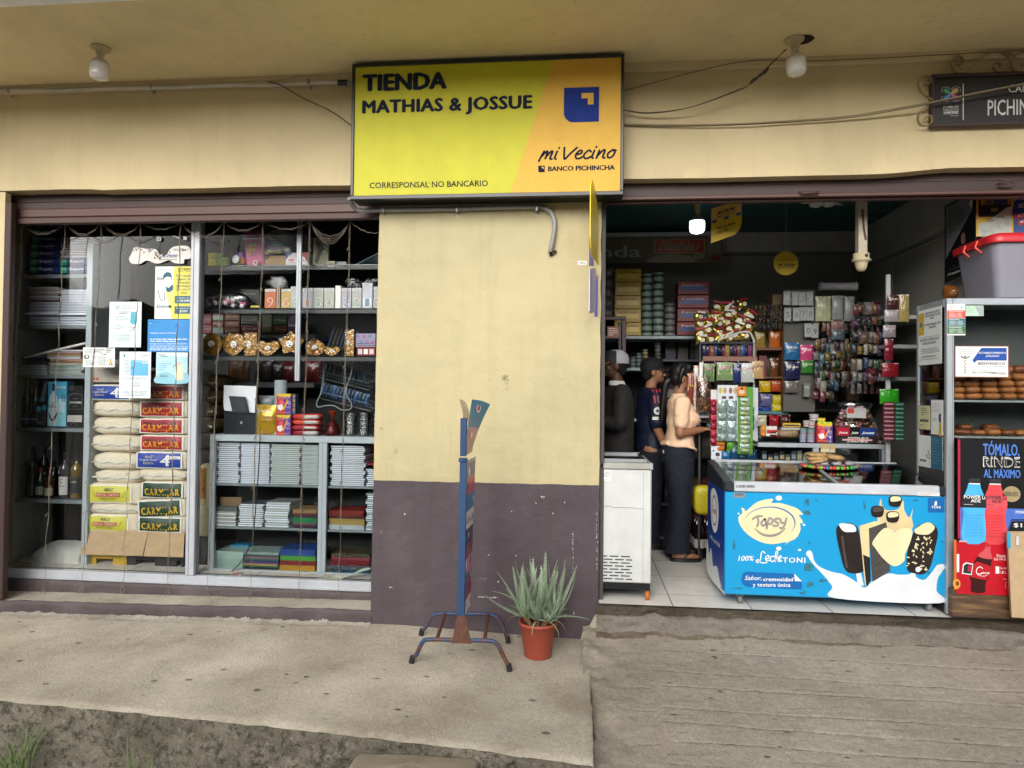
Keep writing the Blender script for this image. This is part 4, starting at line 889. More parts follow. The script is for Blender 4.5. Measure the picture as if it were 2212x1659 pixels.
def f(c):
 c.text('"Cada cliente es una oportunidad',705,865,1350,10,INK,2,.02);c.text('para marcar la diferencia,',705,835,1363,9,INK,2,.02);c.text('El reconocer ahora, lo es mejor"',705,858,1376,9,INK,2,.02);c.lines(880,1335,940,1376,3,INK,2,.45,2);c.rect(870,1335,872,1480,GRY,2)
 c.disc(720,1405,22,INK,2,ry=18);c.disc(722,1403,11,WHT,3);c.disc(700,1415,6,pm('#c99a3a',.5),3);c.lines(705,1435,795,1480,5,GRY,2,.35,3);c.lines(755,1390,800,1430,4,GRY,2,.35,3);c.lines(808,1400,900,1480,8,GRY,2,.35,4);c.lines(850,1383,915,1390,1,INK,2,.8,4);c.disc(918,1430,8,pm('#c58a5a',.6),3);c.rect(908,1440,932,1462,pm('#e0b92a',.5),3);c.poly([(906,1462),(918,1462),(912,1485)],pm('#31507f',.5),3);c.poly([(920,1462),(934,1462),(936,1485)],pm('#31507f',.5),3)
paper('small white leaflet with a little yellow shirted figure, left of the other papers','A',688,1328,952,1490,pm('#dfe5e4',.6),f)
def f(c):
 c.rect(1082,1432,1230,1560,pm('#5fb0dd',.5),1);c.rect(1176,1436,1230,1462,CY_,2);c.text('2025',1182,1224,1456,14,GRY,3,.02);c.poly([(1022,1385),(1036,1385),(1036,1402),(1029,1410),(1022,1402)],pm('#2d8f6a',.5),2);c.lines(1172,1392,1238,1404,1,GRY,2,.5);c.lines(1030,1435,1078,1560,11,GRY,2,.35,3);c.lines(1012,1575,1235,1600,3,GRY,2,.3,8);c.lines(1085,1618,1165,1660,4,GRY,2,.35,8);c.lines(1020,1690,1230,1735,4,GRY,2,.3,9)
 c.rect(1110,1436,1170,1450,LBL,2)
paper('tall white sheet with a light blue square and the year 2025','A',990,1362,1250,1747,pm('#d6e2e6',.6),f)
def f(c):
 c.rect(1300,1402,1552,1622,pm('#a9d3e0',.5),1);c.blob([(1300,1560),(1380,1530),(1460,1560),(1552,1540),(1552,1622),(1300,1622)],pm('#86bccb',.5),2);c.blob([(1455,1560),(1462,1500),(1480,1470),(1500,1470),(1516,1510),(1520,1590),(1460,1595)],pm('#d9cbb0',.5),3);c.disc(1487,1462,16,pm('#c7b59a',.6),4);c.rect(1320,1400,1460,1402,pm('#7ba3b5',.6),2)
 c.text('BANCO',1330,1370,1392,8,INK,3,.02);c.text('PICHINCHA',1330,1392,1403,8,INK,3,.02);banklogo(c,1314,1382,9,INK,CY_)
 for y,s_ in((1465,'Consultas tu saldo'),(1482,'por WhatsApp'),(1499,'te da tiempo'),(1516,'para más')):c.text(s_,1310,1310+6.3*len(s_),y,11,pm('#2f7fb0',.5),3)
 c.disc(1318,1562,9,INK,3);c.disc(1318,1562,7,CY_,4);c.lines(1332,1556,1400,1580,2,INK,3,.35)
paper('pale blue advert sheet at the right of the year 2025 sheet','A',1295,1368,1555,1625,pm('#cfe3ea',.5),f)
mb=MB();c=card_on(mb,'A',1070,480,1590,635,YG);WP=pm('#d8d6d2',.7,var=.1,scale=60);BP=pm('#6b5a44',.9,var=.3,scale=90)
c.mb.plate([tuple(p)[:2]for p in catmull([(x,y,0)for x,y in((1085,560),(1110,500),(1160,498),(1230,510),(1290,512),(1330,550),(1380,560),(1420,505),(1480,486),(1560,492),(1588,540),(1580,590),(1530,600),(1525,632),(1450,628),(1400,605),(1310,632),(1220,605),(1165,632),(1095,628),(1072,590))],4,True)],lambda x,y,d:c.p(x,y,d),0,2,WP)
q=random.Random(4)
for i in range(110):
 x=q.uniform(1090,1580);y=(505+q.random()**2*28+(45 if 1290<x<1400 else 0));r=q.uniform(2,7);c.disc(x,y+q.uniform(-6,12),r,BP if q.random()>.3 else WP,3+q.random(),ry=r*q.uniform(.5,1),n=7)
for i in range(30):c.disc(q.uniform(1285,1340),q.uniform(535,590),q.uniform(3,7),BP,3+q.random(),n=7)
vecino(c,1345,1474,580,22,pm('#2f4a86',.5),6,.17);c.text('BANCO PICHINCHA',1322,1470,604,9,INK,6,.01);c.text('Con',1228,1262,530,16,INK,6);c.text('esas Aquí',1440,1556,528,17,GRY,6)
mb.build('torn_sticker',None,'torn white sticker remains with handwriting style letters high on the pane','sticker')
mb=MB();c=card_on(mb,'A',1300,410,1336,444,YG,WP);c.disc(1317,428,9,INK,2);c.disc(1317,428,5,WP,3);mb.build('small_sticker',None,'tiny square sticker with a black dot above the torn sticker','sticker')
mb=MB();c=card_on(mb,'A',1425,395,1552,440,YG);c.poly([(1425,400),(1445,398),(1500,420),(1480,424)],WP,1);c.poly([(1520,404),(1550,408),(1550,436),(1522,434)],WP,1);mb.build('tape_scraps',None,'two scraps of white tape at the top of the left pane','tape')
# ================================================================ things behind the glass
def pbox(name,label,cat,c,x0,y0,x1,y1,Y,d,mat,fn=None,group=None,bev=.003,rz=0):
 X0,X1,Z0,Z1=rc(c,x0,y0,x1,y1,Y);mb=MB();mb.box(X0,X1,Y,Y+d,Z0,Z1,mat,bev)
 if fn:fn(card_on(mb,c,x0,y0,x1,y1,Y-.0004))
 if rz:
  ce=Vector(((X0+X1)/2,Y+d/2,0));R=Matrix.Rotation(rad(rz),4,'Z');mb.v=[ce+(R@(v-ce))for v in mb.v]
 return mb.build(name,None,label,cat,group)
CABF=pm('#a9b5bb',.45,.1,var=.05);CABD=pm('#2a2e30',.7);SHF=pm('#7d888c',.45,.2);CARD_=pm('#b39a78',.85,var=.08,scale=20,bump=.1);
th=thing('display_cabinet','tall grey metal cabinet with shelves of paper and bottles at the left','cabinet',(-3.8,.5,-.06));YC=.43
xs0=at('U',199,500,YC).x;xs1=at('U',172,1200,YC).x;XS=(xs0+xs1)/2+.01;XL=-4.42
mb=MB();mb.box(XS-.024,XS+.024,YC,YC+.035,-.066,2.5,CABF,.003);mb.build('stile',th)
mb=MB();mb.box(XL-.02,XL+.005,YC,YC+.46,-.066,2.5,CABF,.002);mb.build('side_panel',th)
mb=MB();mb.box(XS+.002,XS+.02,YC+.036,YC+.46,-.066,2.5,CABF);mb.build('side_panel',th)
mb=MB();mb.box(XL,XS,YC+.46,YC+.475,-.066,2.5,CABD);mb.build('back_panel',th)
def shelfz(c,x,y,Y):return at(c,x,y,Y).z
SH=[shelfz('A',450,720,YC),shelfz('A',450,1140,YC),shelfz('A',420,1552,YC),shelfz('B',320,434,YC),shelfz('B',300,908,YC)]
for z in SH:mb=MB();mb.box(XL+.006,XS-.025,YC+.002,YC+.455,z-.030,z,SHF,.003);mb.build('shelf',th)
YI=YC+.03
# paper reams
RB_=pm('#1a2767',.35,bump=.3,bs=30);GR_=pm('#2aa373',.4)
def reamf(x0,y0,x1,y1):
 def f(c):
  h=y1-y0;w_=x1-x0;c.rect(x0+.12*w_,y0+.12*h,x0+.34*w_,y1-.06*h,GR_,1);c.text('A4',x0+.16*w_,x0+.30*w_,y0+.55*h,.3*h,WHT,2);c.text('Report',x0+.44*w_,x0+.84*w_,y0+.58*h,.36*h,WHT,2,.012)
  c.stroke([(x0+.37*w_,y0+.25*h),(x0+.43*w_,y0+.25*h),(x0+.42*w_,y0+.5*h),(x0+.385*w_,y0+.6*h),(x0+.37*w_,y0+.25*h)],2.4,WHT,2,1)
 return f
rows=[(292,342),(347,398),(404,456),(463,516),(523,580),(588,646),(652,712)]
for i,(a,b_)in enumerate(rows):
 sx=(262,250,236,228,224,220,216)[i];pbox('paper_ream','blue wrapped paper ream in the left column of the top shelf','paper ream','A',sx,a,sx+262,b_,YI,.27,RB_,reamf(sx,a,sx+262,b_),'reams of paper in the left cabinet')
for i,(a,b_)in enumerate(((588,646),(652,712))):pbox('paper_ream','blue wrapped paper ream under the pink edged paper stack','paper ream','A',478,a,735,b_,YI,.27,RB_,reamf(468,a,735,b_),'reams of paper in the left cabinet')
NBW=pm('#e2e8f2',.7,var=.05,scale=50);NBG=pm('#c0c9c9',.7,var=.06,scale=50);NBC=pm('#4b5560',.5);PINK=pm('#b99a9e',.7);CRM=pm('#b9b2a2',.7);REDP=pm('#8f3a40',.6)
def stack(label,group,c,x0,y0,x1,y1,n,Y,mats,cov=NBC,d=.22,jit=.004,seed=0,name='notebook',cat='notebook',sp=True,zb=None):
 """a pile of notebooks, each one its own object: pages with a thin cover above and below; alternate spines shift sideways"""
 X0,X1,Z0,Z1=rc(c,x0,y0,x1,y1,Y);
 if zb is not None:Z1+=zb-Z0;Z0=zb
 q=random.Random(seed);t=(Z1-Z0)/n;protos={}
 for i in range(n):
  m=mats[i%len(mats)]if not callable(mats)else mats(i,n);dx=q.uniform(-jit,jit)+(.006 if(i//2)%2 else-.004)*(1 if sp else 0);key=(m.name)
  cx_=(X0+X1)/2+dx;z=Z0+i*t
  if key not in protos:
   mb=MB();w_=(X1-X0)/2-.004;mb.box(cx_-w_,cx_+w_,Y,Y+d,z+t*.12,z+t*.86,m,t*.15);mb.box(cx_-w_-.004,cx_+w_-.004,Y-.002,Y+d,z+t*.86+.0002,z+t*.96,cov);mb.box(cx_-w_-.004,cx_+w_-.004,Y-.002,Y+d,z+.0002,z+t*.12,cov)
   protos[key]=o=mb.build(name,None,label,cat,group,loc=(cx_,Y,z))
  else:o=dup(protos[key],(cx_,Y+q.uniform(-.004,.006),z))
  o.rotation_euler[2]=rad(q.uniform(-1.2,1.2))
 return Z1
G_='notebooks and papers in the cabinets'
stack('thin pink edged pad stacked on the two right hand reams',G_,'A',502,410,742,586,20,YI+.005,[PINK,NBW,CRM,PINK,NBW],cov=pm('#7d6468',.6),seed=1,sp=False)
stack('white notebook in the left pile of the second shelf',G_,'A',240,940,495,1136,15,YI+.01,[NBW,pm('#b4bacb',.7)],cov=pm('#8c92a6',.6),seed=2,sp=False,zb=SH[1])
stack('pink grey pad on top of the left pile of the second shelf',G_,'A',235,826,495,938,9,YI+.01,[PINK,CRM,NBW],cov=pm('#6d5a5c',.6),seed=3,jit=.014,sp=False)
stack('white notebook in the right pile of the second shelf',G_,'A',497,838,728,1136,22,YI,[NBW],cov=pm('#8c92a6',.6),seed=4,sp=False,zb=SH[1])
for(x0,x1,y,lab)in((202,490,1046,'white sheet jutting out of the left pile of the second shelf'),(445,722,1050,'white sheet jutting out of the right pile of the second shelf')):pbox('paper_sheet',lab,'paper','A',x0,y-8,x1,y+8,YI-.025,.2,NBW,bev=.001)
stack('grey white pad in the lower left pile of the third shelf',G_,'A',108,1470,388,1550,7,YI,[NBW,NBG],cov=pm('#5c636c',.6),seed=5,jit=.01,sp=False,zb=SH[2])
pbox('folder','navy folder on the left pile of the third shelf','folder','A',105,1408,362,1438,YI+.01,.22,pm('#1d2550',.5),bev=.004);pbox('folder','dark grey folder under the navy folder','folder','A',112,1440,385,1468,YI+.01,.22,pm('#3d4146',.5),bev=.004)
stack('loose plastic sleeve in the right pile of the third shelf',G_,'A',400,1470,692,1560,8,YI,[pm('#aab7ac',.5),NBG,pm('#9dbdb0',.5)],cov=pm('#6e7672',.4),seed=6,jit=.02,sp=False,zb=SH[2])
stack('coloured pad on top of the right pile of the third shelf',G_,'A',405,1345,690,1468,8,YI,[CRM,pm('#a87f45',.7),PINK,NBW],cov=pm('#6e5f4f',.6),seed=7,jit=.02,sp=False)
mb=MB();mb.tube([at('A',205,1412,YI-.015),at('A',460,1352,YI-.0),at('A',712,1292,YI+.02)],[.008,.011,.010],WHT,8);mb.build('rolled_paper',None,'long white paper roll leaning across the third shelf','paper roll')
# bottles
GB=pm('#0b0d10',.08,coat=1,var=.05);GOLD=pm('#b08a3c',.3,.8,bump=.4,bs=90);GRN=pm('#10241a',.1,coat=1)
def bottle(label,c,xc,y0,y1,Y,r,glass,prof='wine',cap=None,lab=None,lt=None,tags=None):
 b0=at(c,xc,y1,Y);h=at(c,xc,y0,Y).z-b0.z;b0.y=Y+r;th=thing('bottle',label,'bottle',b0)
 P={'wine':[(0.001,0),(.9,.0),(1,.02),(1,.60),(.96,.66),(.5,.78),(.34,.84),(.33,1)],'champ':[(0.001,0),(.95,0),(1,.03),(1,.48),(.92,.58),(.5,.76),(.36,.84),(.34,1)],'flask':[(.001,0),(.95,0),(1,.03),(1,.62),(.93,.70),(.4,.78),(.28,.82),(.27,1)],'round':[(.001,0),(.8,0),(.95,.08),(1,.25),(.98,.5),(.8,.66),(.36,.80),(.26,.86),(.25,1)]}[prof]
 mb=MB();mb.lathe(b0,[(a*r,b_*h)for a,b_ in P],glass,26);mb.build('glass',th)
 if cap:mb=MB();kr=P[-1][0]*r+.0015;mb.lathe(b0,[(kr*.9,h*cap[1]),(kr,h*(cap[1]+.01)),(kr*1.02,h*.985),(kr*1.05,h*.99),(kr*1.0,h*1.01),(.0005,h*1.012)],cap[0],20);mb.build('cap',th)
 if lab:
  mat,z0,z1=lab;mb=MB();n=20;V=[]
  for k in range(n+1):a_=-PI/2-1.25+2.5*k/n;V+=[b0+Vector((math.cos(a_)*(r+.0012),math.sin(a_)*(r+.0012),h*z))for z in(z0,z1)]
  mb.add(V,[(2*k,2*k+2,2*k+3,2*k+1)for k in range(n)],mat,True)
  if lt:
   for(s_,zz,hh,wd,m_)in lt:
    Vt,Ft=text2d(s_,0.01);a,b_=min(p[0]for p in Vt),max(p[0]for p in Vt);out=[]
    for x,y in Vt:an=-PI/2+((x-a)/(b_-a)-.5)*wd/(r);out.append(b0+Vector((math.cos(an)*(r+.002),math.sin(an)*(r+.002),h*zz+y*hh/CAPH)))
    mb.add(out,Ft,m_)
  mb.build('label',th)
 return th
BL=pm('#1c2452',.4)
for xc,lb in((147,'dark sparkling wine bottle with gold foil, leftmost on the fourth shelf'),(207,'dark sparkling wine bottle with gold foil, second from left on the fourth shelf')):
 bottle(lb,'B',xc+4,112,428,YI+.02,.037,GB,'champ',(GOLD,.66),(BL,.06,.28),[('Grand Vandush',.15,.014,.07,WHT)])
def f(c):
 c.blob([(262,420),(240,370),(245,310),(285,290),(300,330),(300,410)],pm('#3d424a',.5),1);c.poly([(285,140),(300,118),(312,125),(300,190),(290,260),(262,260)],pm('#5e6a73',.4),2);c.text('STING',240,294,256,16,pm('#4aa6c8',.5),3,.02);c.disc(258,308,14,pm('#5fb4d2',.3),3,ry=18);c.disc(290,300,14,pm('#4fa4c9',.3),3,ry=18);c.stroke([(245,380),(258,400),(285,395)],6,pm('#8a9096',.5),3)
pbox('bottle_box','black gift box with blue lens shapes beside the sparkling wine','box','B',237,116,312,427,YI+.02,.07,pm('#14171b',.4),f,rz=6)
def f(c):
 c.rect(318,128,440,423,pm('#4aa7cc',.35),1);c.poly([(318,300),(440,240),(440,423),(318,423)],pm('#8fd0e2',.35),2);c.text('ESTELAR',376,434,172,14,WHT,4,.02);c.blob([(330,400),(328,240),(345,200),(347,145),(360,145),(362,200),(380,240),(378,400)],pm('#d3e4ea',.3),4);c.rect(346,140,361,190,INK,5);c.text('ESTELAR',322,374,302,16,INK,6,.02);c.disc(352,275,14,pm('#a9bcc4',.3),5);c.blob([(328,330),(350,375),(380,330),(378,360),(352,392),(330,365)],pm('#1f3b4c',.4),6);c.rect(388,240,430,330,pm('#bfe2ec',.3),4);c.rect(412,210,416,262,INK,5);c.rect(424,215,428,262,INK,5)
pbox('bottle_box','light blue gift box with a white bottle picture on the fourth shelf','box','B',316,126,441,426,YI+.01,.09,pm('#3f9ac2',.35),f)
def f(c):
 c.disc(474,170,14,pm('#5b5f63',.5),2);c.disc(474,170,11,INK,3);c.stroke([(456,215),(500,205),(544,215),(544,310),(456,310),(456,215)],2.5,GRY,2,1);c.text('WHISKY',484,516,245,9,GRY,3);c.text('JOHN MORRIS',462,540,272,14,WHT,3,.02);c.lines(485,288,516,296,1,GRY,3,.5);c.rect(448,350,546,395,pm('#b9b5ae',.5),2);c.stroke([(455,380),(480,368),(500,375),(520,366),(538,376)],2.5,GRY,3);c.stroke([(470,412),(490,402),(515,412)],2,GRY,3)
pbox('bottle_box','black whisky gift box against the cabinet stile','box','B',448,152,549,428,YI+.02,.09,pm('#121315',.4),f)
bottle('black rum bottle with orange landscape label, leftmost on the fifth shelf','B',128,588,903,YI+.09,.040,GB,'wine',(pm('#111',.4)if 0 else BLK,.84),(pm('#9c4a28',.5),.08,.30))
bottle('tall black bottle in front of the orange labelled one','B',180,563,903,YI+.01,.050,GB,'flask',(BLK,.84),None)
bottle('small bottle with red neck and oval label, left of the pair','B',245,702,898,YI,.034,pm('#1b2a1c',.08,coat=1),'round',(pm('#a8504c',.4),.68),(pm('#a3ad8c',.5),.1,.38))
bottle('small amber bottle with red neck, right of the pair','B',307,702,900,YI,.034,pm('#4a2a12',.08,coat=1),'round',(pm('#a8504c',.4),.68),(pm('#b3b79a',.5),.08,.34))
bottle('clear bottle with a tall white label on the fifth shelf','B',402,602,903,YI+.01,.037,pm('#46424a',.08,coat=1),'flask',(pm('#2c2c30',.4),.84),(WHT,.08,.48),[('C',.34,.035,.022,pm('#8c2a2a',.5)),('CARTAVIO',.26,.010,.05,INK)])
bottle('whisky bottle with dark label, rightmost on the fifth shelf','B',480,606,905,YI+.01,.041,pm('#6b5a22',.08,coat=1),'flask',(BLK,.84),(pm('#20242a',.5),.12,.48),[('LEGEND',.36,.012,.05,pm('#c9b878',.5))])
for i,(xc,y0)in enumerate(((268,650),(330,660),(368,650),(262,560))):bottle('dark bottle in the shaded back row of the fifth shelf','B',xc,y0,898,YI+.16,.040,GB,'wine',(BLK,.84))['group']='dark bottles in the back row'
mb=MB();X0,X1,Z0,Z1=rc('B',250,935,520,1380,YC+.42);mb.box(X0,X1,YC+.40,YC+.44,-.06,Z1,pm('#111418',.25));mb.build('back_board',None,'black board behind the white furry cat','board')
# white animal curled asleep
CAT=pm('#cfd0cb',.95,var=.06,scale=14);X0,X1,Z0,Z1=rc('B',55,1212,506,1380,YC);Zb=-.060
mb=MB();cxm=(X0+X1)/2;W_=X1-X0;Hc=Z1-Zb
def prf(u):return max(.02,(abs(math.sin(PI*min(1,.5*u/.55)))**.75 if u<.55 else 1-.10*((u-.55)/.45)**2))
V=[];n,m_=70,26
for i in range(n+1):
 u=i/n;x=X0+W_*u;hh=Hc*prf(u)*(1 if u<.97 else 1-.5*(u-.97)/.03);dd=.30*min(1,prf(u)*1.1)
 for k in range(m_+1):
  a_=PI*k/m_;rr=1+.05*nz(u*5,a_*2,1)+.018*nz(u*26,a_*9,4)+.07*math.exp(-((u-.72)/.13)**2-((a_-.9)/.5)**2)
  V.append((x,YC+.17-dd/2*math.cos(a_)*rr,Zb+hh*abs(math.sin(a_))**.8*rr))
mb.add(V,[(i*(m_+1)+k,(i+1)*(m_+1)+k,(i+1)*(m_+1)+k+1,i*(m_+1)+k+1)for i in range(n)for k in range(m_)],CAT,True)
q=random.Random(8)
for i in range(9000):
 u=q.uniform(.01,.98);k=q.uniform(0,.62)*PI;hh=Hc*prf(u);dd=.30*min(1,prf(u)*1.1);rr=1+.05*nz(u*5,k*2,1)+.018*nz(u*26,k*9,4)+.07*math.exp(-((u-.72)/.13)**2-((k-.9)/.5)**2)
 p=Vector((X0+W_*u,YC+.17-dd/2*math.cos(k)*rr,Zb+hh*abs(math.sin(k))**.8*rr));nn=Vector((-.25,-math.cos(k),math.sin(k))).normalized();l=q.uniform(.006,.012);d=(nn*.5+Vector((q.uniform(.3,.9),q.uniform(-.2,.2),-.35))).normalized()
 mb.add([p+Vector((0,0,.0009)),p-Vector((0,0,.0009)),p+d*l],[(0,1,2)],CAT)
mb.soft((X0+.10,YC+.06,Zb+.045),(.13,.11,.09),CAT,.9,.9,3,.012,20,20,12);mb.tube(catmull([(X1-.06,YC+.03,Zb+.03),(X1-.18,YC+.0,Zb+.022),(X0+.26,YC+.005,Zb+.02),(X0+.2,YC+.02,Zb+.02)],8),[.024]*18+[.022,.02,.018,.015,.012,.008,.003][:7],CAT,10)if 0 else None
mb.build('sleeping_cat',None,'white furry cat curled up asleep at the bottom of the left cabinet','cat')
# ---- rice sacks
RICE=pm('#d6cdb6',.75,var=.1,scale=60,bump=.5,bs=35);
YS_=.46
def sack(label,x0,y0,x1,y1,kind,seed,Y=YS_,d=.42,crop='B',mat=RICE,tilt=0):
 X0,X1,Z0,Z1=rc(crop,x0,y0,x1,y1,Y);w_,h_=X1-X0,Z1-Z0;c0=Vector(((X0+X1)/2,Y+d/2,Z0));th=thing('rice_sack',label,'rice sack',c0);mb=MB()
 pl_=kind=='plain'
 def fn(p):
  z=p.z
  if pl_:e=abs(p.x)/(w_/2);z=z*(1-.45*e**4)+.006*math.sin(p.x*50+seed)*(abs(p.x)/(w_/2))
  return Vector((p.x,p.y,z))
 mb.soft((c0.x,c0.y,Z0+h_/2),(w_*1.0,d,h_*1.10),mat,.42 if pl_ else .22,.5 if pl_ else .16,seed,.010 if pl_ else .006,9,44,20,fn);
 if pl_:
  P=[Vector((X0+w_*(.04+.92*k/30),Y-.012+.012*abs(k-15)/15,Z0+h_*(.42+.05*math.sin(k*.7+seed))))for k in range(31)]
  V=[]
  for k,p in enumerate(P):V+=[p+Vector((0,.012,.010)),p+Vector((0,-.006,.002+.004*math.sin(k*2.1))),p+Vector((0,.014,-.008))]
  bg=mb.build('bag',th);mb=MB();mb.add(V,[(3*k+j,3*k+3+j,3*k+4+j,3*k+1+j)for k in range(30)for j in range(2)],pm('#c9c8c0',.25),True);mb.build('seam',bg)
 else:
  bg=mb.build('bag',th);mb=MB();bc,W1={'red':('#a3202a',None),'blue':('#1f3f9c',None),'green':('#17402d',None),'yellow':('#c6c447',None)}[kind]
  bm=pm(bc,.4,bump=.25,bs=25)
  fx0,fx1=(x0,x1-.09*(x1-x0))if kind!='yellow' else(x0,x1-.18*(x1-x0));FX0,FX1,_,_=rc(crop,fx0,y0,fx1,y1,Y-.006);nn=22;fw_=FX1-FX0
  def fp(a,b_,k):
   return Vector((FX0+fw_*a,Y-.006-.020*math.sin(PI*a)*math.sin(PI*b_)-k*.0006+.002*nz(a*6,b_*3,seed),Z1-h_*.05-(h_*.90)*b_+.004*nz(a*4,0,seed)))
  def patch(a0,b0,a1,b1,mat_,k):
   V=[fp(a0+(a1-a0)*i/nn,b0+(b1-b0)*j/8,k)for j in range(9)for i in range(nn+1)];mb.add(V,[(j*(nn+1)+i,(j+1)*(nn+1)+i,(j+1)*(nn+1)+i+1,j*(nn+1)+i+1)for j in range(8)for i in range(nn)],mat_,True)
  def txt(s_,a0,a1,b_,hb,mat_,k,bold=.0):
   for dx_,dk in(((0,0),)if not bold else((-bold,0),(bold,.15),(0,.3))):
    Vt,Ft=text2d(s_,0,0,1.25 if 'JAR' in s_ else 1);a,bb=min(p[0]for p in Vt),max(p[0]for p in Vt);mb.add([fp(a0+dx_+(x-a)/(bb-a)*(a1-a0),b_-y*hb/CAPH,k+dk)for x,y in Vt],Ft,mat_)
  patch(0,0,1,1,WHT,1);patch(.03,.05,.965,.95,bm,2);YT=pm('#e2b21f',.5);DT=pm('#23181a',.5)
  if kind=='red':txt('ARROZ ESPECIAL',.10,.86,.40,.20,DT,4,.004);txt('CARMIJAR',.07,.90,.80,.40,YT,4,.005)
  elif kind=='green':txt('ARROZ ESPECIAL',.12,.88,.36,.17,pm('#0c2419',.5),4,.003);txt('CARMIJAR',.09,.92,.82,.42,YT,4,.005)
  elif kind=='blue':
   txt('ArroZ',.20,.38,.36,.16,pm('#d9d27a',.5),4);txt('Envejecido Natural',.08,.48,.52,.12,WHT,4);txt('Extra',.17,.40,.74,.16,pm('#d9d27a',.5),4);txt('4',.56,.74,.84,.68,WHT,4,.010);patch(.66,.24,.96,.42,WHT,5);txt('MESES',.70,.92,.39,.11,BL,6)
  else:
   txt('ARROZ',.38,.60,.34,.17,pm('#3b4a22',.5),4,.004);patch(.20,.42,.76,.66,pm('#b04a48',.5),4);txt('ESPECIAL CARMITA',.22,.74,.62,.15,pm('#e9dcae',.5),6);txt('ARROZ DE CALIDAD',.28,.66,.80,.09,DT,4)
   for s_,a0 in((1,.80),(-1,.16)):
    for k in range(4):txt('0',a0+.015*s_*k,a0+.03+.015*s_*k,.70-.09*k,.09,pm('#7a7a2c',.5),4)
  mb.build('printed_label',bg)
 if tilt:th.rotation_euler=(0,rad(tilt),0)
 return th
GS='rice sacks stacked in the window'
L=[(594,146,892,252,'blue','blue label rice sack at the top of the left pile'),(562,256,930,360,'plain','plain rice sack second from the top of the left pile'),(568,365,932,478,'plain','plain rice sack with yellow corner print, third from the top of the left pile'),(560,482,932,596,'plain','plain rice sack fourth from the top of the left pile'),(575,600,925,714,'plain','plain rice sack fifth from the top of the left pile'),(588,714,940,806,'plain','plain rice sack just above the upper yellow label'),(590,806,935,938,'yellow','yellow label rice sack with a plain sack below it'),(545,930,930,1012,'plain','thin plain rice sack between the two yellow labels'),(565,1006,915,1124,'yellow','yellow label rice sack at the bottom of the left pile'),(938,40,1245,140,'red','red label rice sack half hidden by the window papers'),(935,148,1246,250,'red','red label rice sack below the half hidden one'),(930,254,1246,364,'red','red label rice sack with two red ones directly below it'),(926,370,1246,475,'red','red label rice sack with one red one directly below it'),(932,480,1246,586,'red','red label rice sack resting on the blue label sack'),(905,590,1240,708,'blue','blue label rice sack in the middle of the right pile'),(885,706,1240,790,'plain','plain rice sack between the blue and green labels'),(940,790,1240,904,'green','green label rice sack highest of the three green ones'),(920,906,1236,1030,'green','green label rice sack tilted between two green ones'),(918,1022,1232,1130,'green','green label rice sack at the bottom of the right pile')]
for i,(x0,y0,x1,y1,k,lb)in enumerate(L):sack(lb,x0,y0,x1,y1,k,i+1,tilt=-3.5 if 'tilted' in lb else 0,Y=YS_+(.004*(i%3)))['group']=GS
def f(c):c.text('Santis',806,878,1522,20,pm('#a0522d',.6),1,.01);c.text('frut',882,938,1518,22,pm('#3f6b2d',.6),1,.01,.25);[c.disc(x,1589,12,pm('#c05a33',.6),1)for x in(750,780,810)];c.text('10 kg',950,1000,1592,14,pm('#c05a33',.6),1,.01);c.lines(940,1550,1000,1570,2,pm('#c05a33',.6),1)
pbox('fruit_box','white cardboard fruit box on top of the left sack pile','box','A',728,1428,1010,1616,YS_,.35,pm('#b3b0a6',.8),f)
mb=MB();c0=[at('B',560,1120,YS_-.0),at('B',985,1110,YS_),at('B',945,1283,YS_-.05),at('B',532,1274,YS_-.05)]
mb.add(c0+[p+Vector((0,.006,0))for p in c0],[(3,2,1,0),(4,5,6,7),(0,1,5,4),(1,2,6,5),(2,3,7,6),(3,0,4,7)],CARD_);mb.build('cardboard_flap',None,'tan cardboard flap under the left sack pile','cardboard')
mb=MB();c0=[at('B',985,1112,YS_-.0),at('B',1225,1120,YS_),at('B',1215,1292,YS_-.05),at('B',952,1285,YS_-.05)]
mb.add(c0+[p+Vector((0,.006,0))for p in c0],[(3,2,1,0),(4,5,6,7),(0,1,5,4),(1,2,6,5),(2,3,7,6),(3,0,4,7)],CARD_);mb.build('cardboard_flap',None,'tan cardboard flap under the right sack pile','cardboard')
def crate(label,x0,y0,x1,y1,mat,holes):
 X0,X1,Z0,Z1=rc('B',x0,y0,x1,y1,YS_+.02);Y=YS_+.02;mb=MB();Z0=-.065;Z1+=.08
 hz0,hz1=Z0+(Z1-Z0)*.30,Z0+(Z1-Z0)*.52;xs=[X0]
 for a,b_ in holes:xs+=[X0+(X1-X0)*a,X0+(X1-X0)*b_]
 xs.append(X1)
 mb.box(X0,X1,Y,Y+.012,Z0,hz0,mat);mb.box(X0,X1,Y,Y+.012,hz1,Z1,mat)
 for k in range(0,len(xs),2):mb.box(xs[k],xs[k+1],Y,Y+.012,hz0,hz1,mat)
 mb.box(X0-.004,X1+.004,Y-.008,Y,Z0,Z0+.02,mat,.002);mb.box(X0,X0+.012,Y+.012,Y+.38,Z0,Z1,mat);mb.box(X1-.012,X1,Y+.012,Y+.38,Z0,Z1,mat);mb.box(X0+.012,X1-.012,Y+.37,Y+.38,Z0,Z1,mat);mb.box(X0+.012,X1-.012,Y+.012,Y+.37,Z0+.01,Z0+.02,mat)
 for a,b_ in holes:mb.box(X0+(X1-X0)*a,X0+(X1-X0)*b_,Y-.006,Y,hz1,hz1+.01,mat,.002)
 mb.build('bottle_crate',None,label,'crate')
crate('yellow plastic crate under the left sack pile',558,1285,838,1400,pm('#b3940f',.4,dirt=.3),[(.28,.68)])
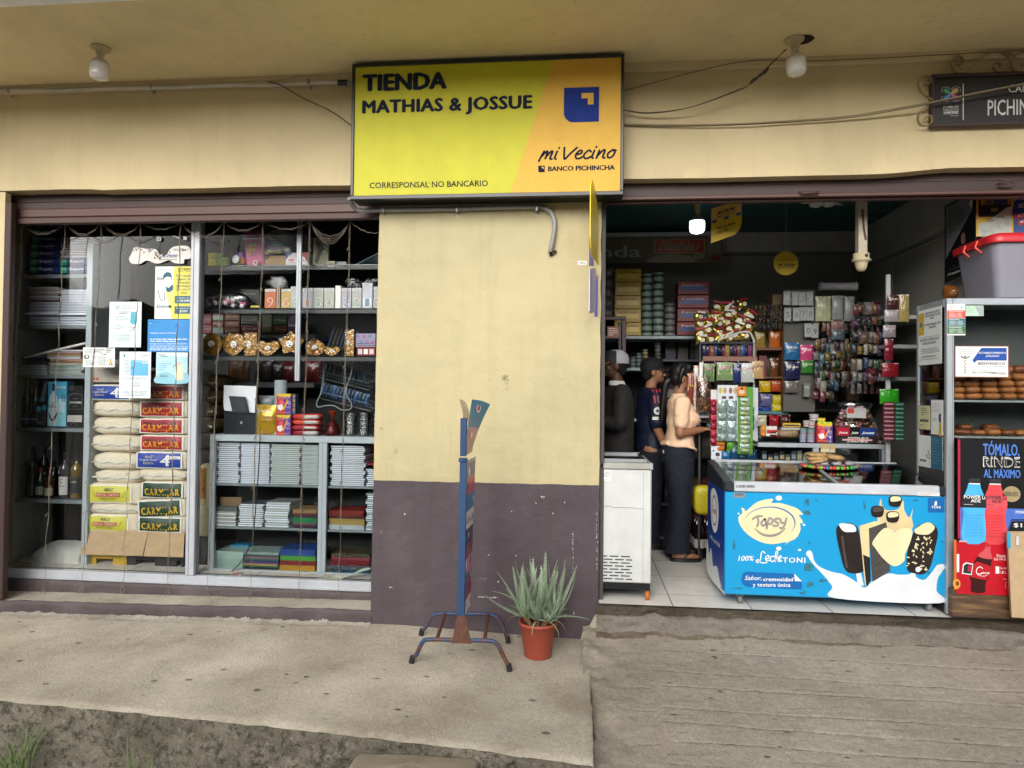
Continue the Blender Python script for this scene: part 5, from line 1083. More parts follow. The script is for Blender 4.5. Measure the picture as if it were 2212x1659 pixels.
crate('black plastic crate under the right sack pile',842,1290,1215,1410,pm('#1c1e20',.4),[(.15,.5),(.88,.96)])
# sacks and a bag behind the mullion
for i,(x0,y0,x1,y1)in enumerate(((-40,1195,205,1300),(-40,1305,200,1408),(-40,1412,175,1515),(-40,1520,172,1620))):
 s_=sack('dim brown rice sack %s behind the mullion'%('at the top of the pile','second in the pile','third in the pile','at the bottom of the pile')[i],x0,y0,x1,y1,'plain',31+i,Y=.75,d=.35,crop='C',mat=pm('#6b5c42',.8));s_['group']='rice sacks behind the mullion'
X0,X1,Z0,Z1=rc('D',60,350,168,740,.42);mb=MB();mb.soft(((X0+X1)/2,.48,(Z0+Z1)/2),(X1-X0,.10,Z1-Z0),pm('#b5a77f',.6,bump=.6,bs=30),.4,.5,5,.01,12)
c=card_on(mb,'D',60,350,168,740,.418);c.rect(78,385,128,650,pm('#c98a1f',.5),1)
for k,ch in enumerate('CONEJO'):c.text(ch,84,122,430+k*38,22,pm('#a5301f',.5),3,.01)
mb.build('rice_sack',None,'standing sack with an orange stripe and red letters beside the mullion','rice sack')
X0,X1,Z0,Z1=rc('D',42,690,152,1000,.42);mb=MB();mb.soft(((X0+X1)/2,.48,(Z0+Z1)/2),(X1-X0,.10,Z1-Z0),pm('#aaa286',.5,bump=.6,bs=30),.5,.5,9,.014,12);mb.build('rice_sack',None,'standing clear sack of rice below the orange striped one','rice sack')
X0,X1,Z0,Z1=rc('D',28,960,150,1340,.52);mb=MB();mb.lathe(((X0+X1)/2,.62,-.065),[(.001,0),(.055,0),(.06,.01),(.065,Z1+.065),(.06,Z1+.065)],pm('#17181a',.6,bump=1,bs=120),24);mb.build('waste_bin',None,'black woven bin on the floor beside the mullion','bin')
# ---- toy shelves of dark glass
YT_=.50
DGL=pm('#20282a',.12,coat=.5);xl,xr=at('C',92,400,YT_).x,-1.39
th=thing('glass_shelves','three dark glass shelves carrying toys, candles and chocolates','shelves',(-2,YT_,1.0))
ZT=[at('C',700,y,YT_).z for y in(388,708,1056)]
for z in ZT:mb=MB();mb.box(xl-.3,xr,YT_-.01,YT_+.36,z-.009,z,DGL,.002);mb.box(xl-.3,xr,YT_-.008,YT_+.0,z-.038,z-.010,pm('#2f3536',.4));mb.build('shelf',th)
YI2=YT_+.02
def standon(z,mb):pass
def itm(name,label,cat,c,x0,y0,x1,y1,Y,d,mat,fn=None,z=None,group=None,rz=0,bev=.002):
 o=pbox(name,label,cat,c,x0,y0,x1,y1,Y,d,mat,fn,group,bev,rz);
 return o
FILM=film('e8eef0',.10,.15,.8,30)
def tub(label,x0,y0,x1,y1,mat,word,bagtop=None,r=None):
 X0,X1,Z0,Z1=rc('C',x0,y0,x1,y1,YI2);r=(X1-X0)/2;c0=Vector(((X0+X1)/2,YI2+r,ZT[0]));h=Z1-ZT[0];th=thing('candy_tub',label,'candy tub',c0);th['group']='candy tubs on the top glass shelf';mb=MB();mb.lathe(c0,[(.001,0),(r*.95,0),(r,.004),(r,h*.92),(r*1.03,h*.93),(r*1.03,h),(.001,h)],mat,24)
 for s_,zz,hh in((word,.55,.016),('kids',.2,.010)):
  Vt,Ft=text2d(s_,0);a,b_=min(p[0]for p in Vt),max(p[0]for p in Vt);wd=r*1.25*(1 if zz>.3 else .6);mb.add([c0+Vector((math.cos(-PI/2+((x-a)/(b_-a)-.5)*wd/r)*(r+.001),math.sin(-PI/2+((x-a)/(b_-a)-.5)*wd/r)*(r+.001),h*zz+y*hh/CAPH))for x,y in Vt],Ft,pm('#1f3f8a',.5))
 mb.build('tub',th)
 if bagtop:Z2=at('C',(x0+x1)/2,bagtop,YI2).z-ZT[0];mb=MB();mb.lathe(c0,[(r*.98,h+.001),(r*.75,h+(Z2-h)*.35),(r*.35,h+(Z2-h)*.7),(r*.12,Z2)],FILM,9,smooth=False);mb.build('bag_top',th)
tub('yellow candy tub with a pointed clear bag top, leftmost on the top glass shelf',118,297,195,385,pm('#cfc02a',.4),'Candy',212)
tub('green candy tub half hidden behind the yellow one',188,300,232,385,pm('#6d9a2e',.4),'Candy',235);tub('squat yellow green candy tub with clear wrap',217,332,275,385,pm('#93a93a',.4),'Candy',265)
# little toy cups
th=thing('toy_cups','jumble of beige and purple toy cups with a smiling white disc','toys',at('C',340,385,YI2));mb=MB()
p=at('C',300,315,YI2+.03);mb.lathe(p,[(.038,-.03),(.036,.0),(.03,.03)],film('c98a50',.25,.2),20,Vector((-.5,-.8,.3)));mb.build('cup',th)
mb=MB();p=at('C',340,345,YI2-.005);mb.lathe(p+Vector((.01,.02,-.01)),[(.001,-.05),(.022,-.05),(.033,0)],pm('#a09a3a',.5),20,Vector((-.3,-.9,.25)));mb.lathe(p,[(.032,0),(.033,.004),(.030,.007),(.001,.008)],WHT,24,Vector((-.2,-.95,.1)));
for dx,dz in((-.01,.012),(.008,.012),(-.012,-.008),(.006,-.010)):mb.ball((p.x+dx,p.y-.009,p.z+dz),.0032,INK,8,6)
mb.build('smiling_lid',th);mb=MB();p=at('C',380,330,YI2+.04);mb.lathe(p,[(.03,-.05),(.036,.02),(.034,.03)],pm('#7d4aa5',.4),16);p=at('C',395,365,YI2+.03);mb.lathe(p,[(.03,-.02),(.034,.03)],pm('#a35a2a',.4),16);p=at('C',300,372,YI2+.03);mb.box(p.x-.03,p.x+.03,p.y-.02,p.y+.03,ZT[0],ZT[0]+.012,pm('#3c78a8',.5),.003);mb.build('cup',th)
def f(c):
 MG=pm('#b3326f',.3,bump=.4);c.poly([(390,136),(535,134),(537,186),(392,192)],pm('#8c2a63',.3),1);c.rect(392,190,537,196,pm('#d9b3c4',.4),2);c.poly([(398,200),(538,200),(535,385),(424,385)],MG,1)
 YF2=pm('#a9962c',.6);c.rect(437,232,452,320,YF2,3);c.rect(452,232,488,248,YF2,3);c.rect(452,270,484,284,YF2,3);c.stroke([(395,165),(420,172),(450,166),(480,176),(500,160),(520,172)],3,pm('#e4b9cf',.3),3)
X0,X1,Z0,Z1=rc('C',390,135,540,387,YI2);mb=MB();c=card_on(mb,'C',390,135,540,387,YI2-.002)
for k in range(4):mb.plate([(390-k*3,136+k*5),(536,134+k*5),(538+k*5,387),(426-k*2,387)],lambda x,y,d:c.p(x,y,0)+Vector((0,d,0)),.002+k*.006,.006+k*.006,pm('#a8406f',.35,bump=.3)if k%2==0 else pm('#c9a9b5',.4))
f(c);mb.build('letter_garland',None,'magenta pennant pack with a big gold letter F','party garland')
mb=MB();p=at('C',485,371,YI2-.035);N_=24;V=[]
for k in range(N_):
 a_=2*PI*k/N_
 for rr,yy in((.0105,-.007),(.0195,-.007),(.0195,.007),(.0105,.007)):V.append((p.x+rr*math.cos(a_),p.y+yy,p.z+rr*math.sin(a_)))
mb.add(V,[(4*k+j,4*((k+1)%N_)+j,4*((k+1)%N_)+(j+1)%4,4*k+(j+1)%4)for k in range(N_)for j in range(4)],pm('#c9b8b0',.5));mb.build('tape_roll',None,'small white tape roll in front of the letter F pack','tape')
pbox('carton','plain tan carton just right of the letter F pack','box','C',552,318,706,387,YI2+.02,.15,CARD_)
th=thing('toy_bag','clear bag of purple and yellow toys on the tan carton','toys',at('C',640,318,YI2+.05));mb=MB();p=at('C',600,250,YI2+.06);mb.soft(p,(.14,.08,.07),pm('#5e3a8c',.3),.7,.7,4,.02,15);p=at('C',640,235,YI2+.05);mb.soft(p,(.07,.06,.035),pm('#2f87a3',.3),.6,.6,4,.02,15);p=at('C',605,297,YI2+.05);mb.box(p.x-.08,p.x+.08,p.y-.02,p.y+.02,p.z-.008,p.z+.014,pm('#b3941f',.4),.004);mb.build('toys',th);mb=MB();p=at('C',655,250,YI2+.08);mb.soft(p,(.34,.13,.22),FILM,.7,.7,8,.05,12,24,14);mb.build('clear_bag',th)
def f(c):
 c.poly([(707,298),(760,298),(707,345)],pm('#1d4a9c',.4),1);c.poly([(770,298),(870,298),(870,380),(845,330)],pm('#b5333c',.4),1);c.text('jeff',722,752,326,18,WHT,3,.02);c.disc(748,352,26,pm('#c53c44',.4),2,ry=10);c.text('PILO',728,768,358,10,WHT,3,.02);c.text('24 PILAS',788,850,360,14,pm('#1d4a9c',.5),3);c.lines(720,368,790,384,2,GRY,2)
pbox('craft_box','white box with blue and red corners on the top glass shelf','box','C',706,296,872,388,YI2-.005,.12,WHT,f)
def f(c):
 c.text('jeff',975,1012,222,20,pm('#c9b08a',.5),2,.02,.2);c.rect(908,250,925,380,pm('#8a9a5a',.5),1);GD=pm('#24262a',.5)
 c.poly([(925,215),(938,210),(1000,275),(1008,290),(985,300),(975,290),(942,375),(918,362),(950,280),(935,235)],GD,4);c.rect(980,280,1000,296,pm('#a89a5a',.4),5);[c.disc(915,262+k*22,4,pm('#b8552a',.5),3)for k in range(5)]
pbox('glue_gun_pack','olive blister pack holding a black glue gun','glue gun','C',905,186,1022,387,YI2+.01,.03,pm('#77785a',.5),f)
pbox('small_carton','small speckled carton at the shelf edge right of the glue gun','box','C',1012,358,1068,402,YI2-.03,.03,CRM,lambda c:c.lines(1018,368,1060,392,3,INK,1,.4));pbox('blister_pack','grey blister pack beside the speckled carton','blister pack','C',1070,362,1155,390,YI2,.04,pm('#6d7678',.3))
mb=MB()
for k in range(6):
 a,b_=at('C',1215+k*12,388-k*4,YI2+.01*k),at('C',1392,300+k*14,YI2+.02*k);mb.add([a,b_,b_+Vector((0,.10,.01)),a+Vector((0,.10,.008)),a+Vector((0,0,.003)),b_+Vector((0,0,.003))],[(0,1,2,3),(0,1,5,4)],pm(['#8fb4cf','#4f86b0','#a8c3d6'][k%3],.3))
mb.build('plastic_sheets',None,'fan of pale blue plastic sleeves at the right end of the top shelf','plastic sleeves')
# candles
th=thing('sweet_bag','clear bag of pink and white sweets at the left of the second shelf','bag of sweets',at('C',270,705,YI2));mb=MB();q=random.Random(12)
for k in range(26):x=q.uniform(135,410);yy=690-q.random()*60*math.sin((x-110)/330*PI);mb.ball(at('C',x,yy,YI2+q.uniform(.02,.1)),q.uniform(.014,.022),pm(q.choice(['#a82f68','#c9c4c6','#d5d2d2','#b8557f']),.4),10,7)
mb.build('sweets',th);mb=MB();X0,X1,Z0,Z1=rc('C',100,592,440,705,YI2+.05);mb.soft(((X0+X1)/2,YI2+.09,(Z0+Z1)/2),(X1-X0,.14,Z1-Z0),film('d9d9dd',.22,.2,.9,40),.75,.8,3,.02,14);mb.build('clear_bag',th)
pbox('candy_tube','thin candy tube lying at the edge of the second shelf','candy','C',446,686,512,702,YI2-.02,.012,pm('#b5ad4a',.4));pbox('dark_carton','dark carton with faint writing behind the sweets','box','C',372,565,512,690,YI2+.16,.1,pm('#1a1f1d',.5),lambda c:c.text('Bonita',400,480,608,18,pm('#7a857c',.5),1,0,.2))
cd_=[(550,562,632,706,'#b5602c','9','#b23a2a','orange candle pack with the number 9'),(672,562,745,706,'#b59a4a','6','#c2604a','yellow headed candle pack with the number 6'),(742,545,822,706,'#a9b0ae','7','#8a9a90','pale candle pack half hidden by the metal strip'),(828,556,906,708,'#a9a8b4','8','#b86a5a','candle pack with the number 8'),(908,556,984,708,'#a9aca4','5','#4f9a7c','candle pack with the number 5'),(988,556,1064,708,'#a8aca0','4','#6c7a6a','candle pack with the number 4'),(1115,556,1190,708,'#a5a3b0','3','#4a86b0','candle pack with the number 3'),(1194,556,1266,708,'#a3a7a2','2','#6a9a7c','candle pack with the number 2'),(1270,518,1346,708,'#b5b8c4','1','#5f8aa8','tall candle pack with the number 1'),(1352,545,1395,708,'#a5a8a8','0','#7a7a8a','candle pack cut off by the pillar')]
for(x0,y0,x1,y1,hx,dg,dc,lb)in cd_:
 def f(c):
  c.rect(x0+3,y0+3,x1-3,y0+22,pm('#cfd3d4',.5),1);c.lines(x0+12,y0+8,x1-12,y0+24,2,GRY,2,.5,len(lb));c.text(dg,(x0+x1)/2-19,(x0+x1)/2+19,y1-14,62,pm('#dcdad2',.4),2,.03);c.text(dg,(x0+x1)/2-16,(x0+x1)/2+16,y1-17,56,pm(dc,.4),4)
  q=random.Random(x0);[c.disc(q.uniform(x0+6,x1-6),q.uniform(y0+30,y1-6),2,pm(q.choice(['#b85a5a','#5a8ab8','#b8a85a']),.5),2,n=8)for _ in range(10)]
 pbox('number_candle_pack',lb,'number candle','C',x0,y0,x1,y1,YI2,.022,pm(hx,.3),f,'number candles on the second glass shelf')
for k,x in enumerate((634,641,648,655)):pbox('number_candle_pack','candle pack seen edge on behind the number 9 pack','number candle','C',x,556,x+6,706,YI2+.004,.05,pm(['#8c5030','#b5b2a8'][k%2],.4),None,'number candles on the second glass shelf',.001)
pbox('blank_box','blank white box standing between candles 4 and 3','box','C',1070,540,1112,708,YI2,.05,WHT)
mb=MB();
for(x0,y0,x1,y1)in((560,470,720,560),(1160,490,1250,556),(1270,480,1380,540)):X0,X1,Z0,Z1=rc('C',x0,y0,x1,y1,YI2+.04);mb.soft(((X0+X1)/2,YI2+.06,(Z0+Z1)/2),(X1-X0,.07,(Z1-Z0)),film('dfe5e8',.12,.12,1,60),.9,1,x0,.05,30,16,10)
mb.build('clear_wrap',None,'crumpled clear wrap above the candle packs','plastic wrap',kind='stuff')if 0 else mb.build('clear_wrap',None,'crumpled clear wrap above the candle packs','plastic wrap')
# chocolates
GO=pm('#d1a94e',.3,.35,bump=1,bs=160);GOR=pm('#b83a22',.3,.3,bump=1,bs=160);TRAY=pm('#b89a55',.25,.2,coat=.6);CLR=film('fff6dd',.08,.06,.3,40)
def choc(label,x0,y0,x1,y1,outline,balls,oval,r,red=()):
 X0,X1,Z0,Z1=rc('C',x0,y0,x1,y1,YI2-.02);Y=YI2-.02;c0=Vector(((X0+X1)/2,Y+.02,ZT[2]));th=thing('chocolate_box',label,'chocolate box',c0);th['group']='boxes of gold wrapped chocolates';w_,h_=X1-X0,Z1-ZT[2]
 fn=lambda x,y,d:Vector((c0.x+x*w_/2,Y+.02+d,ZT[2]+h_/2+y*h_/2))
 mb=MB();mb.plate(outline,fn,.02,.0,TRAY);mb.build('tray',th)
 for i,(bx,by)in enumerate(balls):mb=MB();p=fn(bx,by,-.004);mb.ball(p,(r,r*.75,r),GOR if i in red else GO,14,10);mb.build('chocolate',th)
 mb=MB();mb.plate([(x*1.03,y*1.03)for x,y in outline],fn,-.0235,-.022,CLR);n_=len(outline);V=[fn(x*1.03,y*1.03,d)for d in(-.0225,.015)for x,y in outline];mb.add(V,[(i,(i+1)%n_,n_+(i+1)%n_,n_+i)for i in range(n_)],CLR,True);ld_=mb.build('clear_lid',th)
 mb=MB();ox,oy,orx,ory=oval;c=Card(mb,fn(ox,oy,-.0245),(1,0,0),(0,0,-1));c.disc(0,0,orx,WHT,1,ory);c.stroke([(-orx*.7,-ory*.0),(-orx*.5,-ory*.5),(-orx*.3,0),(0,-ory*.3),(orx*.3,0),(orx*.7,-ory*.3)],.0022,INK,2);c.disc(orx*.15,ory*.5,orx*.4,pm('#4a2a18',.5),2,ory*.22);mb.build('label',ld_)
circ=lambda n,r=1,ph=0:[(r*math.cos(2*PI*i/n+ph),r*math.sin(2*PI*i/n+ph))for i in range(n)]
R_=.0155
choc('round box of gold chocolates at the left end of the row',88,890,236,1054,circ(32),circ(8,.72),(-.05,.05,.026,.022),R_)
ht=[(.0,-1),(.55,-.72),(.95,-.25),(1,.25),(.8,.75),(.35,.95),(0,.85),(-.35,.95),(-.8,.75),(-1,.25),(-.95,-.25),(-.55,-.72)]
choc('heart shaped box of gold chocolates second in the row',246,890,400,1054,[tuple(p)[:2]for p in catmull([(x,y,0)for x,y in ht],3,True)],circ(8,.68,.3),(0,.0,.024,.026),R_)
choc('rectangular box of gold chocolates third in the row',402,890,492,1054,[(-1,-1),(1,-1),(1,1),(-1,1)],[(x,y)for y in(-.7,.7)for x in(-.5,.45)]+[(.5,0),(-.5,.25)],(-.25,.0,.016,.026),.0145)
hs_=[(.0,-1),(.6,-.55),(1,.15),(.85,.8),(.45,.95),(0,.6),(-.45,.95),(-.85,.8),(-1,.15),(-.6,-.55)]
choc('wide low heart box of chocolates fourth in the row',492,946,656,1054,[tuple(p)[:2]for p in catmull([(x,y,0)for x,y in hs_],3,True)],[(-.7,.45),(.68,.45),(-.6,-.1),(.6,-.1),(0,-.55),(0,.55)],(0,.05,.022,.016),.0145)
star=[(math.sin(PI*i/5)*(1 if i%2==0 else .66),math.cos(PI*i/5)*(1 if i%2==0 else .66))for i in range(10)]
choc('star shaped box of gold chocolates in the middle of the row',646,872,840,1054,star,circ(5,.52,.94),(-.08,-.05,.026,.026),R_)
choc('flower box with red foil chocolates',852,932,986,1054,[((.88+.12*abs(math.cos(2.5*a_)))*math.sin(a_),(.88+.12*abs(math.cos(2.5*a_)))*math.cos(a_))for a_ in[2*PI*i/40 for i in range(40)]],[(0,.68),(.62,.2),(.38,-.55),(-.38,-.55),(-.62,.2)],(0,.02,.021,.015),.0155,(0,2,3))
choc('smallest heart box of chocolates',988,988,1104,1054,[tuple(p)[:2]for p in catmull([(x,y,0)for x,y in hs_],3,True)],[(-.6,.3),(.6,.3),(0,-.5)],(0,.05,.018,.011),.012)
choc('tall narrow box of five gold chocolates',1136,866,1216,1054,[(-.8,-1),(.8,-1),(.8,1),(-.8,1)],[(-.2,.82),(-.2,.45),(-.2,-.4),(-.2,-.78),(.3,.0)],(-.25,.05,.012,.018),.0135)
def f(c):[c.disc(1240+22*k,915+(k%2)*40,12,pm(['#8a6aa8','#4f86a0','#a05a86'][k%3],.4),1)for k in range(6)];c.lines(1232,965,1362,990,2,INK,1)
pbox('toy_pack','lilac and teal wrapped pack at the right end of the chocolates','toy pack','C',1222,892,1368,993,YI2,.03,pm('#9a94ac',.2),f)
pbox('gift_box','red and white box under the lilac pack','box','C',1230,996,1366,1055,YI2,.05,pm('#8f2026',.4),lambda c:[c.rect(1240+k*42,1008,1270+k*42,1045,WHT if k%2 else pm('#c9c9c9',.5),1)for k in range(3)])
# ---- back row on a pale shelf: snack boxes and coffee
YB_=1.10
th=thing('back_shelf','pale shelf unit behind the chocolates with boxes and coffee bags','shelves',(-2.6,YB_,1.0))
for(x0,x1,y0,y1)in((60,920,898,926),(60,915,1252,1288)):X0,X1,Z0,Z1=rc('C',x0,y0,x1,y1,YB_);mb=MB();mb.box(X0,X1,YB_,YB_+.35,Z0,Z1,pm('#6f7678',.5),.003);mb.build('shelf',th)
X0,X1,Z0,Z1=rc('C',50,60,1395,1640,YB_+.4);mb=MB();mb.box(X0-.1,X1+.1,YB_+.40,YB_+.42,-.06,Z1+.1,pm('#26282a',.7));mb.build('back_panel',th)
bx=[(90,755,160,822,'#6f1a2c','OOOOI'),(90,826,160,892,'#6f1a2c','OOOOI'),(166,748,246,795,'#8a9a8c','Tango'),(166,798,246,846,'#6f2430','Rico'),(166,848,246,893,'#8a9a8c','Tango'),(254,748,366,795,'#6f3a1c','Manicho'),(254,798,366,846,'#7a4020','Manicho'),(254,848,366,893,'#6f3a1c','Manicho'),(374,758,506,824,'#223a2a','GOLPE'),(374,828,506,893,'#6a1a28','GOLPE'),(528,755,606,893,'#6a6a50','Jet'),(614,758,716,830,'#24452c','Mix'),(614,834,716,893,'#6a3a2a','Oro'),(720,760,792,893,'#3a2a44','Uva')]
for i,(x0,y0,x1,y1,hx,s_)in enumerate(bx):
 pbox('snack_box','dim %s snack box, %s of its column on the back shelf'%({'OOOOI':'wine red','Tango':'pale green','Rico':'dark pink','Manicho':'orange brown','GOLPE':'green or red wide','Jet':'olive','Mix':'dark green','Oro':'rust brown','Uva':'violet'}[s_],'top' if y0<790 else 'bottom' if y0>825 else 'middle'),'snack box','C',x0,y0,x1,y1,YB_+.01,.2,pm(hx,.4),(lambda c,x0=x0,x1=x1,y0=y0,y1=y1,s_=s_:c.text(s_,x0+.1*(x1-x0),x1-.1*(x1-x0),y0+.6*(y1-y0),.3*min(50,y1-y0),pm('#b9aca0',.5),1,.01)),'snack boxes on the back shelf')
def pouch(mb,c,x0,y0,x1,y1,Y,d,mat,seed=0,top=.0):
 X0,X1,Z0,Z1=rc(c,x0,y0,x1,y1,Y);w_,h_=X1-X0,Z1-Z0;n,m_=20,14;V=[]
 for s_ in(-1,1):
  for j in range(m_+1):
   b_=j/m_
   for i in range(n+1):
    a=i/n;bul=(abs(math.sin(PI*a))**.5)*(math.sin(PI*min(.97,max(.03,b_)))**.6);V.append(((X0+w_*a)+.004*nz(b_*6,seed,a),Y+d/2+s_*(d/2*bul)+.006*nz(a*7,b_*8,seed+s_)*bul,Z0+h_*b_+.003*nz(a*9,seed,0)))
 k0=(n+1)*(m_+1);F_=[]
 for j in range(m_):
  for i in range(n):a=j*(n+1)+i;F_+=[(a,a+1,a+n+2,a+n+1),(k0+a,k0+a+n+1,k0+a+n+2,k0+a+1)]
 mb.add(V,F_,mat,True);return X0,X1,Z0,Z1
def bag(label,c,x0,y0,x1,y1,Y,d,mat,fn=None,group=None,seed=0,name='snack_bag',cat='snack bag',tilt=0):
 mb=MB();X0,X1,Z0,Z1=pouch(mb,c,x0,y0,x1,y1,Y,d,mat,seed)
 if fn:
  cc=card_on(mb,c,x0,y0,x1,y1,Y);k0=len(mb.v);fn(cc)
  for i in range(k0,len(mb.v)):
   v=mb.v[i];a=min(1,max(0,(v.x-X0)/(X1-X0)));b_=min(1,max(0,(v.z-Z0)/(Z1-Z0)));bul=(abs(math.sin(PI*a))**.5)*(math.sin(PI*min(.97,max(.03,b_)))**.6);mb.v[i]=Vector((v.x,v.y+d/2-d/2*bul+.006*nz(a*7,b_*8,seed-1)*bul-.0015,v.z))
 o=mb.build(name,None,label,cat,group)
 if tilt:o.rotation_euler=(0,rad(tilt),0)
 return o
SHB=lambda h:pm(h,.28,bump=.5,bs=22,var=.12)
bag('brown paper coffee bag behind the heart box','C',265,1066,388,1248,YB_+.02,.07,SHB('#6a4a2c'),lambda c:(c.text('Café',298,352,1165,22,INK,1),c.text('D\'ALTURA',296,360,1185,14,INK,1,.01),c.text('ZARUMEÑO',286,350,1226,14,INK,1,.01),c.disc(322,1128,14,INK,1,10)),'coffee bags on the back shelf',1,'coffee_bag','coffee bag')
bag('narrow tan coffee bag beside the brown paper one','C',390,1090,432,1248,YB_+.02,.05,SHB('#5f472f'),None,'coffee bags on the back shelf',2,'coffee_bag','coffee bag')
bag('black coffee bag with CAFÉ in tall letters','C',470,1058,600,1246,YB_+.03,.07,SHB('#23201f'),lambda c:(c.text('CAFÉ',515,588,1088,20,WHT,1,.01),c.poly([(480,1225),(540,1150),(560,1160),(500,1240)],GRY,1)),'coffee bags on the back shelf',3,'coffee_bag','coffee bag',5)
bag('black coffee bag with CAFÉ in small letters','C',575,1108,668,1246,YB_+.01,.07,SHB('#1d1a1a'),lambda c:(c.text('CAFÉ',604,656,1136,15,WHT,1,.01),c.poly([(580,1230),(620,1180),(630,1190),(600,1240)],GRY,1)),'coffee bags on the back shelf',4,'coffee_bag','coffee bag',5)
bag('dark red coffee bag left of the metal strip','C',672,1098,770,1246,YB_+.02,.07,SHB('#5f1c22'),lambda c:c.text('Galvez',680,742,1152,18,WHT,1,0,.2),'coffee bags on the back shelf',5,'coffee_bag','coffee bag',4)
bag('dark red coffee bag right of the metal strip','C',826,1078,945,1250,YB_+.02,.07,SHB('#5f1c22'),lambda c:c.text('Galvez',852,934,1134,20,WHT,1,0,.2),'coffee bags on the back shelf',6,'coffee_bag','coffee bag',5)
# wire rack of blue packets
th=thing('wire_rack','wire rack with tilted baskets holding blue packets at the right','rack',at('C',1100,1450,.75));WR=pm('#8a9194',.3,.6)
def basket(x0,y0,x1,y1,Y,n=16,name='basket'):
 mb=MB();a,b_=at('C',x0,y0,Y),at('C',x1,y1,Y);h=Vector((0,0,.055));dp=Vector((0,.10,.02))
 for o in(Vector((0,0,0)),h,dp,dp+h):mb.tube([a+o,b_+o],.0018,WR,5)
 for k in range(n+1):p=a.lerp(b_,k/n);mb.tube([p+dp+h,p+dp,p,p+h],.0011,WR,4)
 mb.build(name,th)
basket(945,1215,1320,1310,.78,22);basket(960,1370,1330,1465,.75,24);basket(1105,1110,1320,1165,.82,14);basket(1130,1200,1360,1250,.86,14)
mb=MB();mb.tube(catmull([at('C',x,y,.7)for x,y in((980,1065),(985,1200),(965,1330),(935,1400),(945,1435),(1000,1425),(1060,1425),(1120,1455),(1180,1450),(1190,1410),(1150,1320),(1190,1180),(1200,1080))],8),.0045,pm('#8f9698',.4),8);mb.build('looped_hose',None,'grey hose looping over the wire rack','hose')
q=random.Random(21)
for k in range(13):
 x=965+k*27;y=1345+k*7;bag('blue packet in the lowest wire basket','C',x-14,y-92,x+16,y,.77+.01*(k%3),.03,SHB('#1c3550' if k%3 else '#2a4f78'),None,'blue packets in the wire baskets',k,'sweet_packet','sweet packet',14)
for k in range(10):
 x=1000+k*30;y=1200+k*8;bag('teal packet in the middle wire basket','C',x-11,y-86,x+12,y,.80+.01*(k%3),.02,SHB('#1a3a44' if k%2 else '#2b4a5a'),None,'teal packets in the wire baskets',k+20,'sweet_packet','sweet packet',14)
for k in range(7):
 x=1020+k*28;y=985+k*5;bag('dark wrapped bar leaning above the wire baskets','C',x-9,y-150,x+9,y,.84+.01*(k%3),.015,SHB(['#2c3a5c','#5a4a24','#3c3c44'][k%3]),lambda c,x=x,y=y:c.lines(x-5,y-120,x+5,y-20,9,pm('#8d96a8',.4),1,.3,x),'bars above the wire baskets',k+40,'sweet_bar','sweet bar',18)
 # ---- counter things
ZC=at('D',600,90,.46).z
YK=.50
th=thing('screen_back','white backed screen on a dark stand beside the sacks','screen',at('C',360,1640,YK+.12));mb=MB();c=card_on(mb,'C',232,1272,478,1482,YK+.04)
mb.plate([(233,1275),(474,1280),(478,1476),(252,1462),(240,1400)],lambda x,y,d:c.p(x,y,0)+Vector((0,d+.0004*(1482-y)*.4,0)),0,.012,pm('#cdd2d8',.4));mb.build('screen',th)
mb=MB();mb.plate([(292,1354),(410,1358),(442,1478),(322,1480)],lambda x,y,d:c.p(x,y,0)+Vector((0,d,0)),-.012,-.003,pm('#23282c',.35));mb.plate([(300,1364),(402,1368),(425,1466),(326,1470)],lambda x,y,d:c.p(x,y,0)+Vector((0,d,0)),-.016,-.0125,pm('#343c42',.3));mb.build('stand',th)
X0,X1,Z0,Z1=rc('C',246,1472,500,1640,YK+.05);mb=MB();mb.box(X0,X1,YK+.05,YK+.25,ZC,Z1,pm('#1b2027',.3),.006);c=card_on(mb,'C',246,1472,500,1640,YK+.0495);c.text('E',374,386,1558,16,WHT,2,.02);mb.build('base_unit',th)
X0,X1,Z0,Z1=rc('C',605,1236,692,1420,YK+.1);mb=MB();r=(X1-X0)/2;mb.lathe(((X0+X1)/2,YK+.15,Z0-.25),[(r,0),(r,Z1-Z0+.25),(r*.35,Z1-Z0+.252),(r*.35,Z1-Z0+.1)],pm('#9aa1a6',.25),28);mb.build('plastic_roll',None,'upright roll of clear plastic film behind the sweet boxes','plastic roll')
bag('grey bundle of plastic bags beside the plastic roll','C',480,1350,605,1440,YK+.16,.1,pm('#8d9498',.3,bump=.8,bs=30),None,None,61,'plastic_bags','plastic bags')
def f(c):
 c.blob([(490,1445),(540,1425),(622,1420),(620,1500),(560,1520),(500,1490)],pm('#2f6f86',.3),1);c.text('Maduritos',520,600,1478,22,pm('#d9d4c2',.4),3,.01,.1,-.2);[c.disc(530+14*(k%6),1510+16*(k//6),9,pm('#b8862c',.5),4+k*.05,6)for k in range(12)];c.blob([(512,1560),(560,1540),(625,1570),(625,1610),(560,1640),(515,1625)],pm('#7a4a22',.5),2);c.rect(520,1612,625,1642,pm('#9fb6b8',.4),3)
bag('large gold and blue chips bag on the counter','C',474,1418,632,1648,YK-.02,.09,pm('#b8962a',.2,.35,bump=.5,bs=22),f,None,62)
